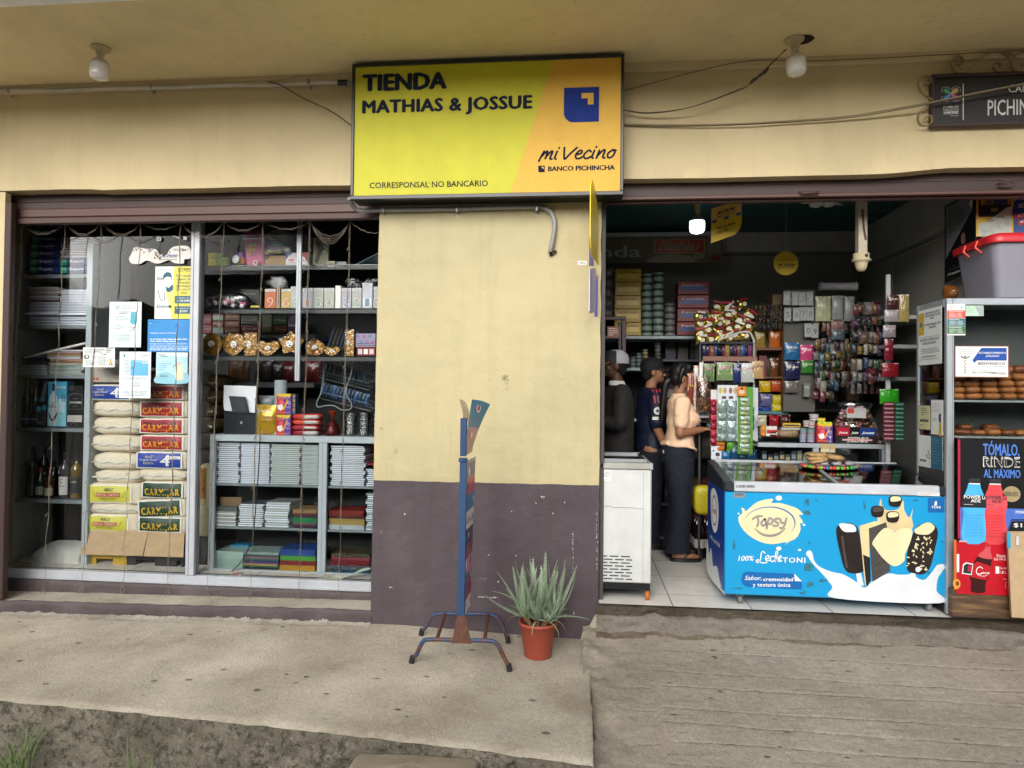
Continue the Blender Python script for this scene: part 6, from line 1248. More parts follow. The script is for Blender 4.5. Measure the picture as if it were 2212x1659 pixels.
def candybox(c,x0,y0,x1,y1,Y,d,label,group):
 def f(k):
  w_,h=x1-x0,y1-y0;xx=lambda a:x0+a*w_;yy=lambda b_:y0+b_*h
  k.poly([(xx(.5),yy(0)),(xx(1),yy(0)),(xx(1),yy(1)),(xx(.62),yy(1))],pm('#4a2f8c',.4),1);k.poly([(xx(0),yy(0)),(xx(1),yy(0)),(xx(.9),yy(.16)),(xx(.1),yy(.12))],pm('#d6b92c',.4),2);k.text('MORITAS',xx(.1),xx(.84),yy(.30),h*.13,WHT,4,.03);k.text('MORITAS',xx(.1),xx(.84),yy(.30),h*.12,pm('#a81f2c',.4),6)
  k.disc(xx(.35),yy(.42),.16*w_,pm('#e0525c',.4),3);k.poly([(xx(.08),yy(.55)),(xx(.42),yy(.5)),(xx(.5),yy(.72)),(xx(.3),yy(.82)),(xx(.12),yy(.75))],pm('#e3e0da',.4),4);k.poly([(xx(.45),yy(.75)),(xx(.72),yy(.28)),(xx(.8),yy(.32)),(xx(.55),yy(.78))],pm('#d9a02c',.4),5)
  k.stroke([(xx(.82),yy(.45)),(xx(.9),yy(.38)),(xx(.95),yy(.46)),(xx(.86),yy(.52)),(xx(.76),yy(.44)),(xx(.84),yy(.34))],.02*w_,WHT,3);[k.disc(xx(.7+.06*q_),yy(.62+.05*(q_%2)),.025*w_,pm('#cfc6e6',.4),3)for q_ in range(5)];k.text('PINTA TU LENGUA',xx(.06),xx(.94),yy(.92),h*.045,pm('#e8c84a',.4),4)
 return pbox('candy_box',label,'candy box',c,x0,y0,x1,y1,Y,d,pm('#b3202e',.4),f,group)
candybox('C',637,1337,746,1490,YK-.01,.06,'upper red and violet candy box on the window counter','red and violet candy boxes');candybox('C',634,1492,742,1646,YK-.01,.06,'lower red and violet candy box on the window counter','red and violet candy boxes')
pbox('candy_box','blue and orange box edge beside the upper candy box','candy box','C',747,1337,777,1490,YK+.01,.06,pm('#2a5f86',.4),lambda c:[c.rect(750,1345+k*34,774,1362+k*34,pm('#b8702c',.4),1)for k in range(4)])
for k,(x0,y0,x1,y1,hx)in enumerate(((742,1484,955,1532,'#b83a34'),(740,1528,952,1568,'#c24a3c'),(740,1568,945,1606,'#a02f38'),(742,1606,942,1646,'#8c2430'))):
 X0,X1,Z0,Z1=rc('C',x0,y0,x1,y1,YK);mb=MB();mb.soft(((X0+X1)/2,YK+.06,(Z0+Z1)/2),(X1-X0,.13,(Z1-Z0)*1.05),pm(hx,.25,bump=.4,bs=25),.55,.45,k+2,.012,12);mb.soft(((X0+X1)/2+.045,YK+.052,(Z0+Z1)/2),((X1-X0)*.55,.13,(Z1-Z0)*.8),pm('#b5b0ac',.3),.6,.45,k+7,.012,12);mb.build('cookie_packet',None,('topmost','second','third','lowest')[k]+' red and white packet in the pile on the counter','cookie packet','red packets piled on the counter')
X0,X1,Z0,Z1=rc('C',972,1462,1088,1648,YK);th=thing('gift_sweet','dark red and gold foil sweet bag tied at the top','sweet bag',((X0+X1)/2,YK+.06,ZC));mb=MB();cc=Vector(((X0+X1)/2,YK+.06,ZC));h_=Z1-ZC;r=(X1-X0)/2
mb.lathe(cc,[(.001,0),(r*.9,.0),(r,h_*.12),(r*.8,h_*.35),(r*.3,h_*.62),(r*.14,h_*.70)],pm('#4a1512',.22,.3,bump=1,bs=30),14);mb.build('bag',th);mb=MB();mb.lathe(cc,[(r*.14,h_*.70),(r*.3,h_*.8),(r*.55,h_*.95),(r*.45,h_)],pm('#8a3a1c',.25,.4,bump=1,bs=50),9,smooth=False);mb.build('tied_top',th)
GLS=film('dfe8ea',.16,.04,.8,70)
for k,(x0,x1,lb)in enumerate(((1120,1216,'left patterned glass tumbler on the counter'),(1226,1316,'middle patterned glass tumbler on the counter'),(1324,1420,'right patterned glass tumbler cut by the pillar'))):
 X0,X1,Z0,Z1=rc('C',x0,1478,x1,1646,YK+.02);r=(X1-X0)/2;h_=Z1-ZC;mb=MB();cc=((X0+X1)/2,YK+.02+r,ZC)
 mb.lathe(cc,[(.001,0),(r*.85,0),(r*.95,h_*.08),(r*.8,h_*.35),(r*.75,h_*.5),(r*.95,h_*.8),(r,h_)],GLS,20);mb.lathe(cc,[(.001,.008),(r*.8,.008),(r*.72,h_*.5),(r*.94,h_)],GLS,20)
 for j in range(5):mb.lathe(cc,[(r*(.80+.02*j)+.002,h_*(.15+.17*j)),(r*(.80+.02*j)+.006,h_*(.2+.17*j)),(r*(.80+.02*j)+.002,h_*(.25+.17*j))],GLS,10)
 mb.build('glass_tumbler',None,lb,'glass','glass tumblers on the counter')
 # ---- lower cabinet with books
th=thing('book_cabinet','low grey aluminium cabinet full of notebooks and folders','cabinet',(-1.9,.46,-.06));YD=.44
def fr(x0,y0,x1,y1,nm,Y=YD,d=.03,mat=CABF):X0,X1,Z0,Z1=rc('D',x0,y0,x1,y1,Y);mb=MB();mb.box(X0,X1 if x1<1600 else-1.40,Y,Y+d,Z0,Z1,mat,.004);mb.build(nm,th);return X0,X1,Z0,Z1
xa=(at('D',178,120,YD).x+at('D',146,1330,YD).x)/2;xb_=(at('D',222,120,YD).x+at('D',206,1330,YD).x)/2;zt_=at('D',600,90,YD).z;ztl=at('D',600,148,YD).z;zbh=at('D',600,1285,YD).z
mb=MB();mb.box(xa,xb_,YD,YD+.03,-.062,zt_-.001,CABF,.006);mb.build('stile',th)
xm0=(at('D',1142,160,YD).x+at('D',1120,1280,YD).x)/2;xm1=(at('D',1215,160,YD).x+at('D',1195,1280,YD).x)/2
mb=MB();mb.box(xm0,xm1,YD,YD+.03,zbh+.001,ztl-.001,CABF,.003);mb.box((xm0+xm1)/2-.001,(xm0+xm1)/2+.001,YD-.002,YD,zbh,ztl,pm('#69737a',.5));mb.build('mid_stile',th)
mb=MB();mb.box(xb_+.0005,-1.40,YD,YD+.03,ztl,zt_,CABF,.003);mb.build('top_rail',th)
mb=MB();mb.box(xb_+.0005,-1.40,YD,YD+.03,-.062,zbh,CABF,.003);mb.build('bottom_rail',th)
mb=MB();mb.box(xa,-1.40,YD+.031,YD+.45,zt_-.02,zt_-.0005,CABF);mb.build('top',th)
mb=MB();mb.box(xa,-1.40,YD+.45,YD+.46,-.062,zt_,CABD);mb.build('back_panel',th)
ZD=[at('D',700,527,YD+.02).z,at('D',700,912,YD+.02).z,zbh-.01]
for z in ZD:mb=MB();mb.box(xb_,-1.40,YD+.032,YD+.44,z-.018,z,SHF,.002);mb.build('shelf',th)
mb=MB();mb.box(xb_+.01,xm0,YD+.010,YD+.014,zbh,ztl,GL);mb.build('glass_door',th);mb=MB();mb.box(xm1,-1.40,YD+.010,YD+.014,zbh,ztl,GL);mb.build('glass_door',th)
YN=YD+.05
T_='notebooks on the top shelf of the low cabinet'
stack('white notebook in the first pile of the low cabinet top shelf',T_,'D',238,160,438,520,20,YN,[NBW],seed=11,zb=ZD[0]);stack('white notebook in the second pile of the low cabinet top shelf',T_,'D',448,162,706,520,24,YN,[NBW],seed=12,zb=ZD[0],cov=pm('#7d879c',.5),sp=False)
stack('grey notebook in the third pile of the low cabinet top shelf',T_,'D',710,166,976,522,20,YN,[NBG],seed=13,zb=ZD[0],cov=pm('#6d7876',.5));stack('thin grey notebook in the fourth pile of the low cabinet top shelf',T_,'D',982,168,1140,522,30,YN,[NBG],seed=14,zb=ZD[0],cov=pm('#7d8886',.5),sp=False)
stack('white notebook in the pile right of the middle stile',T_,'D',1240,172,1546,528,21,YN,[NBW],seed=15,zb=ZD[0]);stack('white notebook in the short pile by the pillar',T_,'D',1562,372,1700,528,9,YN,[NBW],seed=16,zb=ZD[0])
pbox('folder','red folder on the short pile by the pillar','folder','D',1562,338,1700,358,YN,.2,pm('#8c1f26',.4));
T2='notebooks on the middle shelf of the low cabinet'
stack('white notebook in the far left pile of the middle shelf',T2,'D',222,770,408,900,8,YN,[NBW,CRM],seed=17,zb=ZD[1],cov=pm('#6d7478',.5),sp=False);pbox('folder','dark grey folder on the far left pile of the middle shelf','folder','D',220,722,412,764,YN+.01,.2,pm('#4a5256',.5),rz=2)
pbox('envelope','brown card leaning on the far left pile of the middle shelf','envelope','D',265,640,452,718,YN+.06,.02,pm('#7a6648',.8),rz=4)
stack('white notebook in the second pile of the middle shelf',T2,'D',430,702,650,904,11,YN,[NBW],seed=18,zb=ZD[1]);stack('wrapped notebook in the third pile of the middle shelf',T2,'D',662,682,880,908,11,YN,[NBW,NBG,NBW],seed=19,zb=ZD[1],cov=pm('#8b9294',.3),jit=.012)
def pile(items,c,Y,gl,x0,x1,zb,name='folder',cat='folder',d=.22):
 q=random.Random(int(x0));z=zb
 for(hx,y0,y1,lb)in items:
  X0,X1,Z0,Z1=rc(c,x0,y0,x1,y1,Y);h=Z1-Z0;mb=MB();n=max(1,int(h/.006));m_=pm(hx,.35)
  for k in range(n):o=q.uniform(-.006,.006);mb.box(X0+.004+o,X1-.004+o,Y+q.uniform(0,.004),Y+d,z+h*k/n+.0003,z+h*(k+1)/n-.0005,m_,.001)
  mb.build(name,None,lb,cat,gl);z+=h
pile([('#3f2436',878,908,'dark violet folder bundle at the bottom of the folder pile'),('#6f4a60',862,878,'mauve folder in the folder pile of the middle shelf'),('#1f7a48',812,860,'bright green folder bundle on the middle shelf'),('#3a2a38',792,810,'dark plum folder above the green one'),('#5f2430',772,792,'wine red folder in the middle shelf pile'),('#8d7450',735,768,'tan envelope bundle on top of the folder pile')],'D',YN,'folders in the low cabinet',900,1124,ZD[1])
pile([('#aeb8c0',882,922,'white booklet bundle right of the middle stile'),('#a58c52',818,872,'yellow envelope bundle right of the middle stile'),('#4a2a22',790,816,'dark brown magazine bundle'),('#7a2a24',738,786,'red magazine bundle on top right of the middle stile')],'D',YN,'folders in the low cabinet',1225,1545,ZD[1])
stack('white notebook in the tall pile against the pillar',T2,'D',1556,595,1700,924,17,YN,[NBW,pm('#9fc0b8',.6),NBW],seed=20,zb=ZD[1])
pile([('#8fa8a0',1195,1278,'mint plastic folder bundle at the bottom left'),('#9fb8b0',1120,1190,'clear mint sleeve bundle on the mint folders')],'D',YN,'folders in the low cabinet',208,470,ZD[2])
pbox('plastic_box','flat light blue plastic box behind the mint folders','box','D',352,1062,530,1118,YN+.16,.1,pm('#2f7ea3',.35))
pile([('#2a2a30',1258,1280,'black folder under the striped pile'),('#2f5a44',1240,1256,'dark green folder in the striped pile'),('#a58f3c',1224,1238,'mustard folder in the striped pile'),('#5a3a72',1206,1222,'violet folder in the striped pile'),('#2a3a5a',1186,1204,'dark blue folder in the striped pile'),('#3a6a68',1168,1184,'teal folder in the striped pile'),('#8a5a5a',1152,1166,'dusty pink folder in the striped pile'),('#31505a',1134,1150,'slate folder in the striped pile'),('#8fa5a0',1108,1132,'pale sleeve on top of the striped pile')],'D',YN,'folders in the low cabinet',470,784,ZD[2])
pile([('#b5882c',1240,1290,'yellow folder bundle under the red one'),('#7a2426',1196,1238,'dark red folder bundle under the green one'),('#4a9a3c',1154,1194,'lime green folder bundle under the blue one'),('#2a4a8c',1092,1152,'blue folder bundle on top of the coloured pile')],'D',YN,'folders in the low cabinet',790,1112,ZD[2])
pile([('#24425a',1270,1300,'dark blue booklet at the bottom right'),('#4f5a60',1232,1268,'grey booklet bundle at the bottom right'),('#6f1c28',1180,1230,'dark red booklet bundle at the bottom right'),('#8a3a44',1160,1178,'pink red booklet at the bottom right'),('#4a4434',1120,1158,'patterned magazine bundle on the red booklets')],'D',YN,'folders in the low cabinet',1240,1592,ZD[2])
th=thing('plastic_bottle','small clear bottle with a red label lying on the window floor','bottle',at('D',400,1345,.36));mb=MB();a,b_=at('D',300,1336,.36),at('D',490,1332,.36);mb.lathe(a,[(.003,0),(.02,.01),(.021,(b_-a).length*.85),(.012,(b_-a).length)],film('e6d9d9',.2,.1),16,(b_-a));mb.build('body',th);mb=MB();a2,b2=a.lerp(b_,.42),a.lerp(b_,.78);mb.lathe(a2,[(.0215,0),(.0215,(b2-a2).length)],pm('#b3323a',.4),18,(b2-a2));mb.build('label',th)
mb=MB();V=[]
for i in range(15):
 s_=i/14;p=at('D',1215+s_*380,1372-s_*78+14*math.sin(s_*5),.34);wv=.016*math.sin(PI*min(1,.1+s_))+.003;V+=[p+Vector((0,-.01,0)),p+Vector((0,.02,wv+.01*math.sin(s_*9)))]
mb.add(V,[(2*i,2*i+2,2*i+3,2*i+1)for i in range(14)],pm('#4f6a4a',.3),True);mb.add([v+Vector((0,-.0015,.002))for v in V[:]],[(2*i,2*i+2,2*i+3,2*i+1)for i in range(14)],pm('#b9c2b4',.3),True);mb.build('wrapper',None,'crumpled green and white wrapper by the pillar on the window floor','wrapper')
pbox('paper_strip','yellow green paper strip on the window floor','paper','D',1172,1356,1312,1372,.33,.04,pm('#b3bd5a',.5),bev=.001)
mb=MB();mb.tube(catmull([at('D',x,y,.41)for x,y in((620,90),(615,250),(600,500),(580,750),(560,950),(510,1110),(440,1225),(360,1300),(280,1343))],8),.0042,BLK,8);mb.build('cable',None,'black cable curving down in front of the low cabinet','cable')
# ================================================================ THE OPEN SHOP
def atx(c,x,y,X):
 d=ray(c,x,y);return CAM+d*((X-CAM.x)/d.x)
th=thing('roller_shutter','brown roller shutter rolled up above the open shop front','shutter',(1.7,.1,2.6))
zA,zB,zC=at('N',900,1260,.1).z,at('N',900,1392,.08).z,at('N',900,1425,.12).z
mb=MB();mb.box(.12,5.2,.10,.24,zB+.002,2.84,BRN,.003);mb.box(.12,5.2,.094,.101,zB+.07,zB+.075,BRN3);mb.build('header_box',th)
mb=MB();mb.box(.12,5.2,.075,.13,zB-.022,zB,BRN2,.004);mb.build('top_slat',th);mb=MB();mb.box(.12,5.2,.115,.16,zC-.02,zB-.024,BRN3,.004);mb.build('bottom_rail',th)
mb=MB();p=at('N',555,1386,.07);mb.tube([p+Vector((-.06,.01,.005)),p+Vector((-.05,-.02,-.01)),p+Vector((.05,-.02,-.01)),p+Vector((.06,.01,.005))],.007,BRN3,8);mb.build('handle',th)
mb=MB();p=at('N',2080,1325,.08);mb.tube(catmull([p+Vector((-.05,0,.01)),p+Vector((-.02,-.02,.02)),p+Vector((.03,-.02,0)),p+Vector((.01,-.01,-.015)),p+Vector((-.05,0,-.01))],5),.006,BRN3,6);mb.build('latch',th)
# lit lamp
p=gz('G',905,118,2.95);bulb('glowing LED bulb hanging from the shop ceiling',(p.x,p.y,2.95),(0,0,-1),1.12,at('G',905,150,p.y).z*0+.10,glow=emis('eaf6ff',5))
# hanging signs
YEL2=pm('#c9a91c',.5)
th=thing('hanging_sign','yellow hanging sign reading Retiros hasta USD 500 beside the lit bulb','sign',at('G',1165,490,.6));mb=MB()
a,b_,c0=at('G',1030,188,.6),at('G',1298,104,.6),at('G',1028,492,.6);c=Card(mb,a,(b_-a)/100,(c0-a)/100)
o_=[(0,0),(100,0),(101,60),(98,78),(90,90),(78,97),(0,100)];mb.plate(o_,lambda x,y,d:c.p(x,y,0)+Vector((0,d,0)),.004,.0005,YEL2)
c.poly([(0,0),(100,0),(100,36),(0,36)],pm('#c7a552',.5),1)
for k in range(5):c.disc(10+20*k,36,9,BLUE if k%2==0 else YEL2,2,9,20,0,180)
vecino(c,20,78,24,9,DK,3,.2);c.text('BANCO PICHINCHA',28,78,33,4,DK,3,.02);banklogo(c,21,28,5,DK,YEL2);c.text('Retiros hasta',18,80,66,9,DK,3,.012);c.text('USD 500',18,56,80,9,DK,3,.012);mb.build('board',th)
mb=MB();mb.tube([a.lerp(b_,.5),Vector((a.lerp(b_,.5).x,.6,2.95))],.001,WHT,4);mb.build('thread',th)
th=thing('hanging_sign','round yellow sign hanging on a thread','sign',at('G',1690,780,1.3));mb=MB();p=at('G',1690,671,1.3);r=(at('G',1800,671,1.3)-p).length
mb.plate(circ(36,r),lambda x,y,d:Vector((p.x+x,1.3+d,p.z+y)),.004,.0005,YEL2);c=Card(mb,p,(r/100,0,0),(0,0,-r/100));c.text('Siempre cuento con',-78,82,-18,11,DK,2,.01,0,-.06);vecino(c,-62,72,24,22,DK,2,.18);c.text('BANCO PICHINCHA',-48,70,44,9,DK,2,.02);banklogo(c,-66,36,9,DK,YEL2);mb.build('board',th)
mb=MB();mb.tube([p+Vector((0,0,r)),Vector((p.x,1.3,2.95))],.001,WHT,4);mb.build('thread',th)
# banner
YBn=2.1;X0,X1,Z0,Z1=rc('G',-520,445,1130,672,YBn);th=thing('shop_banner','tan banner sign lettered Tienda with a red panel, inside the shop','sign',(X0+.5,YBn,Z0));mb=MB();mb.box(X0,X1,YBn,YBn+.03,Z0,Z1,pm('#57503a',.5));c=card_on(mb,'G',-520,445,1130,672,YBn-.001)
c.text('Tienda',-300,415,615,100,pm('#a59f90',.5),2,.02);c.rect(528,463,980,588,pm('#8a7528',.4),1);c.rect(540,472,968,578,pm('#9c2f22',.35),2);c.text('Mathias',580,925,553,68,pm('#d8cf9a',.4),3,.035,.35);c.text('Mathias',582,922,551,64,pm('#143a2c',.4),5,.012,.35)
c.blob([(480,660),(540,610),(700,595),(860,620),(880,664)],pm('#8a7a5c',.5),1);c.disc(925,612,42,pm('#a9a48a',.4),2,22);c.disc(925,610,34,pm('#6f6a4c',.4),3,15);[c.disc(1040+30*k,628+8*(k%2),20,pm('#7a1f1a',.4),2)for k in range(3)];c.rect(1000,500,1110,590,pm('#6d6b5c',.4),1);mb.build('board',th)
X0,X1,Z0,Z1=rc('G',-520,400,1030,437,YBn-.02);mb=MB();mb.box(X0,X1,YBn-.03,YBn+.04,Z0,Z1,pm('#9a9c9c',.5),.004);mb.build('top_trim',th)
# ceiling fan
p=at('J',285,140,.72);th=thing('ceiling_fan','small white ceiling fan under the shop ceiling near the front','ceiling fan',p);FW=pm('#b9bab8',.5)
mb=MB();mb.lathe((p.x,.72,p.z-.04),[(.001,0),(.03,.004),(.042,.018),(.045,.035),(.042,.06),(.03,.07),(.02,.072),(.02,2.95-p.z+.04)],FW,24);mb.build('motor',th)
for az in(175,110,235,355,50):a_=rad(az);mb=MB();ux,uy=math.cos(a_),math.sin(a_);mb.plate([(.04,-.012),(.08,-.03),(.18,-.035),(.2,0),(.18,.035),(.08,.03),(.04,.012)],lambda x,y,d:Vector((p.x+ux*x-uy*y,.72+uy*x+ux*y,p.z+.01+y*.25+d)),0,.006,FW);mb.build('blade',th)
# duct with a bell
IVO=pm('#bdb08f',.5,dirt=.4);Yp=.42;X0,X1,Z0,Z1=rc('J',567,60,645,655,Yp);th=thing('pendant_holder','cream square duct hanging down with a bell shaped lamp holder','lamp holder',((X0+X1)/2,Yp,Z0-.18));xm=(X0+X1)/2
mb=MB();mb.box(xm-.030,xm+.030,Yp-.03,Yp+.03,Z0,2.95,pm('#a9a08c',.5,dirt=.5),.003);mb.tube([(xm-.005,Yp-.032,Z1-.12),(xm+.004,Yp-.034,Z1-.25),(xm+.018,Yp-.032,Z1-.33)],.007,BRN3,6);mb.build('duct',th)
mb=MB();mb.lathe((xm,Yp,Z0-.165),[(.001,.04),(.022,.045),(.034,.062),(.040,.09),(.044,.108),(.062,.115),(.063,.123),(.051,.127),(.052,.165),(.02,.167)],IVO,28);mb.ball((xm+.014,Yp-.049,Z0-.02),(.012,.006,.012),BLK,12,8);mb.build('bell',th)
# posters on the walls
def on_x(mb,cor,X,base):
 a,b_,c0=[atx('J',x,y,X)for x,y in cor];return a,b_,c0
mb=MB();XW=2.612;tl,tr,bl=atx('J',1428,185,XW),atx('J',1735,50,XW),atx('J',1440,950,XW);e1=Vector((0,(tr.y-tl.y)/100,0));e2=Vector((0,0,(bl.z-tl.z)/100));c=Card(mb,tl,e1,e2,Vector((-1,0,0)))
mb.plate([(0,0),(100,0),(100,96),(50,96),(0,100)],lambda x,y,d:tl+e1*x+e2*y+Vector((d,0,0)),.003,.0,pm('#0d0f12',.3));c.poly([(5,3),(72,-2 if 0 else 2),(92,20),(5,68)],pm('#6e7073',.4),1);c.lines(14,9,66,40,8,pm('#35383c',.5),2,.3,3);c.text('mi vecino',12,55,91,4,WHT,2,0,.3);c.blob([(55,48),(62,44),(68,48),(66,58),(58,58)],pm('#7a5a48',.6),2);c.rect(52,58,74,70,pm('#22252c',.5),2);c.poly([(80,12),(92,4),(90,20)],pm('#c9c08a',.4),2)
q=random.Random(6);[c.disc(q.uniform(20,80),q.uniform(72,88),1.2,WHT,2,.4,8)for _ in range(14)];mb.build('poster',None,'black poster with a grey triangle of text on the side wall','poster')
def f(c):
 c.rect(1762,50,2086,290,pm('#15130e',.4),1);q=random.Random(1)
 for k in range(9):x=1785+k*33;c.blob([(x,160),(x+4,95),(x+14,70),(x+26,95),(x+28,160),(x+16,175)],pm(q.choice(['#6f6a2a','#8a8238','#4a4a3a','#2a3c6a']),.5),2);c.disc(x+14,66,9,pm('#6a4a34',.6),3)
 c.text('2025',1885,1952,238,32,pm('#c9b84a',.4),3,.01,0,-.05);c.poly([(1765,360),(1860,330),(2040,200),(2086,190),(2086,480),(1762,480)],pm('#a9b0a8',.5),2);c.text('BANCO',1845,1900,322,14,DK,4,.02,0,-.15);c.text('PICHINCHA',1845,1925,345,14,DK,4,.02,0,-.15);banklogo(c,1822,330,16,pm('#c9b84a',.5),DK);vecino(c,1945,2018,298,13,DK,4,.2)
 for k,(x,y)in enumerate(((1790,410),(1865,385),(1940,350),(2015,320))):c.lines(x,y,x+55,y+70,6,GRY,4,.3,k)
mb=MB();c=card_on(mb,'J',1741,20,2108,482,.392,pm('#c9a92c',.4),.004);f(c);mb.build('wall_calendar',None,'yellow edged 2025 wall calendar above the clear container','calendar')
def f(c):
 c.rect(2114,20,2420,140,pm('#9fb0b8',.5),1);c.blob([(2120,140),(2160,115),(2240,120),(2420,90),(2420,300),(2120,300)],pm('#1c3f86',.4),2);c.text('ULTRA',2160,2290,200,40,WHT,3,.02,.1,-.1);c.poly([(2118,262),(2420,225),(2420,290),(2118,310)],pm('#b02a34',.4),4);c.text('#CHICOS',2150,2300,290,26,WHT,6,.02,.1,-.06);c.poly([(2150,325),(2420,300),(2420,360),(2150,372)],pm('#b02a34',.4),4);c.text('#CERO',2172,2280,350,26,WHT,6,.02,.1,-.05)
mb=MB();c=card_on(mb,'J',2113,20,2420,480,.39,pm('#2c4a86',.4),.003);f(c);mb.build('poster',None,'blue and red poster cut by the right edge above the container','poster')
# clear container with red lid
th=thing('storage_box','large translucent plastic storage box with a red lid on the bread case','storage box',at('J',1900,1085,.1));Yb=.06
def ringr(x0,x1,y0,y1,z,r,n=6):
 P=[]
 for(cx_,cy_,a0)in((x1-r,y1-r,0),(x0+r,y1-r,90),(x0+r,y0+r,180),(x1-r,y0+r,270)):
  for k in range(n+1):a_=rad(a0+90*k/n);P.append(Vector((cx_+r*math.cos(a_),cy_+r*math.sin(a_),z)))
 return P
a=at('J',1950,1085,Yb);xa0=a.x;zt1=at('J',2100,1092,Yb).z+.004;b1=at('J',1950,490,Yb-.02).z;xl_=at('J',1950,1085,Yb).x-.03
LAV=film('b9b6cc',.16,.35,.2,10);mb=MB();TUB=pm('#83838f',.35,var=.05)
mb.loft([ringr(xl_+.03,xl_+.72,Yb+.0,Yb+.40,zt1,.05),ringr(xl_-.005,xl_+.76,Yb-.03,Yb+.44,b1-.03,.06)],TUB);mb.build('body',th)
mb=MB();RL=pm('#b8202a',.35);mb.loft([ringr(xl_-.03,xl_+.78,Yb-.055,Yb+.46,b1-.035,.07),ringr(xl_-.035,xl_+.785,Yb-.06,Yb+.465,b1+.005,.07),ringr(xl_-.0,xl_+.75,Yb-.03,Yb+.43,b1+.025,.06)],RL);mb.build('lid',th)
for yy in(.10,.24):mb=MB();mb.tube([(xl_-.036,Yb+yy,b1),(xl_-.05,Yb+yy,b1-.04),(xl_-.02,Yb+yy-.02,b1-.08)],.008,pm('#c9402c',.4),8);mb.build('clip',th)
bag('stack of amber wrapped packets left of the storage box','J',1462,960,1600,1092,.36,.12,pm('#6a3f16',.2,bump=1,bs=40),None,None,3,'packet_stack','packets')
# ---- bread case
YV=.0;xv0=at('L',575,800,YV).x;xv1=4.2;zvt=at('L',900,100,YV).z;zvb=at('L',900,166,YV).z;xp0=at('L',540,800,YV).x;xp1=at('L',610,800,YV).x;dV=.40
th=thing('bread_case','aluminium and glass bread case with stickers at the right edge of the shop','display case',(xp0+.5,.2,0))
ZSH=[at('L',900,1068,YV).z,at('L',900,1412,YV).z]
mb=MB();mb.box(xp0,xp1,YV,YV+.035,.01,zvt,ALU,.004);mb.box(xp0+.03,xp0+.034,YV-.002,YV,.01,zvt,pm('#7d858a',.4));mb.build('corner_post',th)
mb=MB();mb.box(xp1,xv1,YV,YV+.03,zvb,zvt,ALU,.004);mb.build('top_rail',th);mb=MB();mb.box(xp0,xp0+.03,YV+.036,YV+dV-.03,zvt-.05,zvt-.001,ALU,.003);mb.build('side_rail',th)
mb=MB();mb.box(xp0,xp0+.035,YV+dV-.03,YV+dV,.01,zvt-.001,ALU,.003);mb.build('rear_post',th);mb=MB();mb.box(xp0+.001,xv1,YV+.031,YV+dV,zvt-.006,zvt-.0005,ALU);mb.build('top_panel',th)
for z in ZSH+[at('L',900,618,YV+.02).z*0+ZSH[0]+.62]:mb=MB();mb.box(xp0+.036,xv1,YV+.012,YV+dV-.035,z-.014,z,pm('#8d9696',.4,.2),.002);mb.build('shelf',th)
mb=MB();mb.box(xp1,xv1,YV+.008,YV+.012,.5,zvb,GL);mb.build('front_glass',th);mb=MB();mb.box(xp0+.008,xp0+.012,YV+.036,YV+dV-.03,.02,zvt-.05,GL);mb.build('side_glass',th)
mb=MB();mb.box(xp0+.03,xv1,YV+dV-.03,YV+dV-.02,.01,zvt-.01,pm('#3c4442',.6));mb.build('back_panel',th)
mb=MB();mb.box(xp0+.001,xv1,YV+.04,YV+dV-.031,.02,ZSH[1]-.10,pm('#2a2d2e',.5));mb.build('lower_body',th)
X0,X1,Z0,Z1=rc('M',536,1385,1085,1600,YV-.03);
def stk(label,c,x0,y0,x1,y1,base,fn,Y=YV-.0035,name='sticker',cat='sticker'):
 mb=MB();k=card_on(mb,c,x0,y0,x1,y1,Y,base,.0015);fn(k);return mb.build(name,None,label,cat)
def f(c):
 c.lines(560,172,615,205,4,INK,1,.3);c.stroke([(640,205),(670,200),(676,175),(682,200),(698,204)],3,INK,1)
 for y0,y1,hx in((217,292,'#c9452c'),(294,368,'#1d6673'),(370,440,'#2c6a38')):c.rect(543,y0,712,y1,pm(hx,.4),1);c.lines(560,y0+8,696,y0+16,1,WHT,2,.6,y0);c.lines(560,y0+22,624,y1-4,6,WHT,2,.35,y0+1);c.lines(640,y0+22,696,y1-4,6,WHT,2,.35,y0+2);c.rect(631,y0+22,633,y1-4,WHT,2)
stk('white sticker with orange, teal and green blocks on the case corner','L',541,158,714,453,WHT,f,YV-.0055)
stk('pale green sticker at the top of the bread case glass','L',718,171,888,270,pm('#b7d3bf',.5),lambda c:(c.lines(726,182,800,250,6,pm('#8fb598',.5),1,.4),c.poly([(800,175),(884,175),(884,266),(845,262)],pm('#9aa5a5',.5),1)))
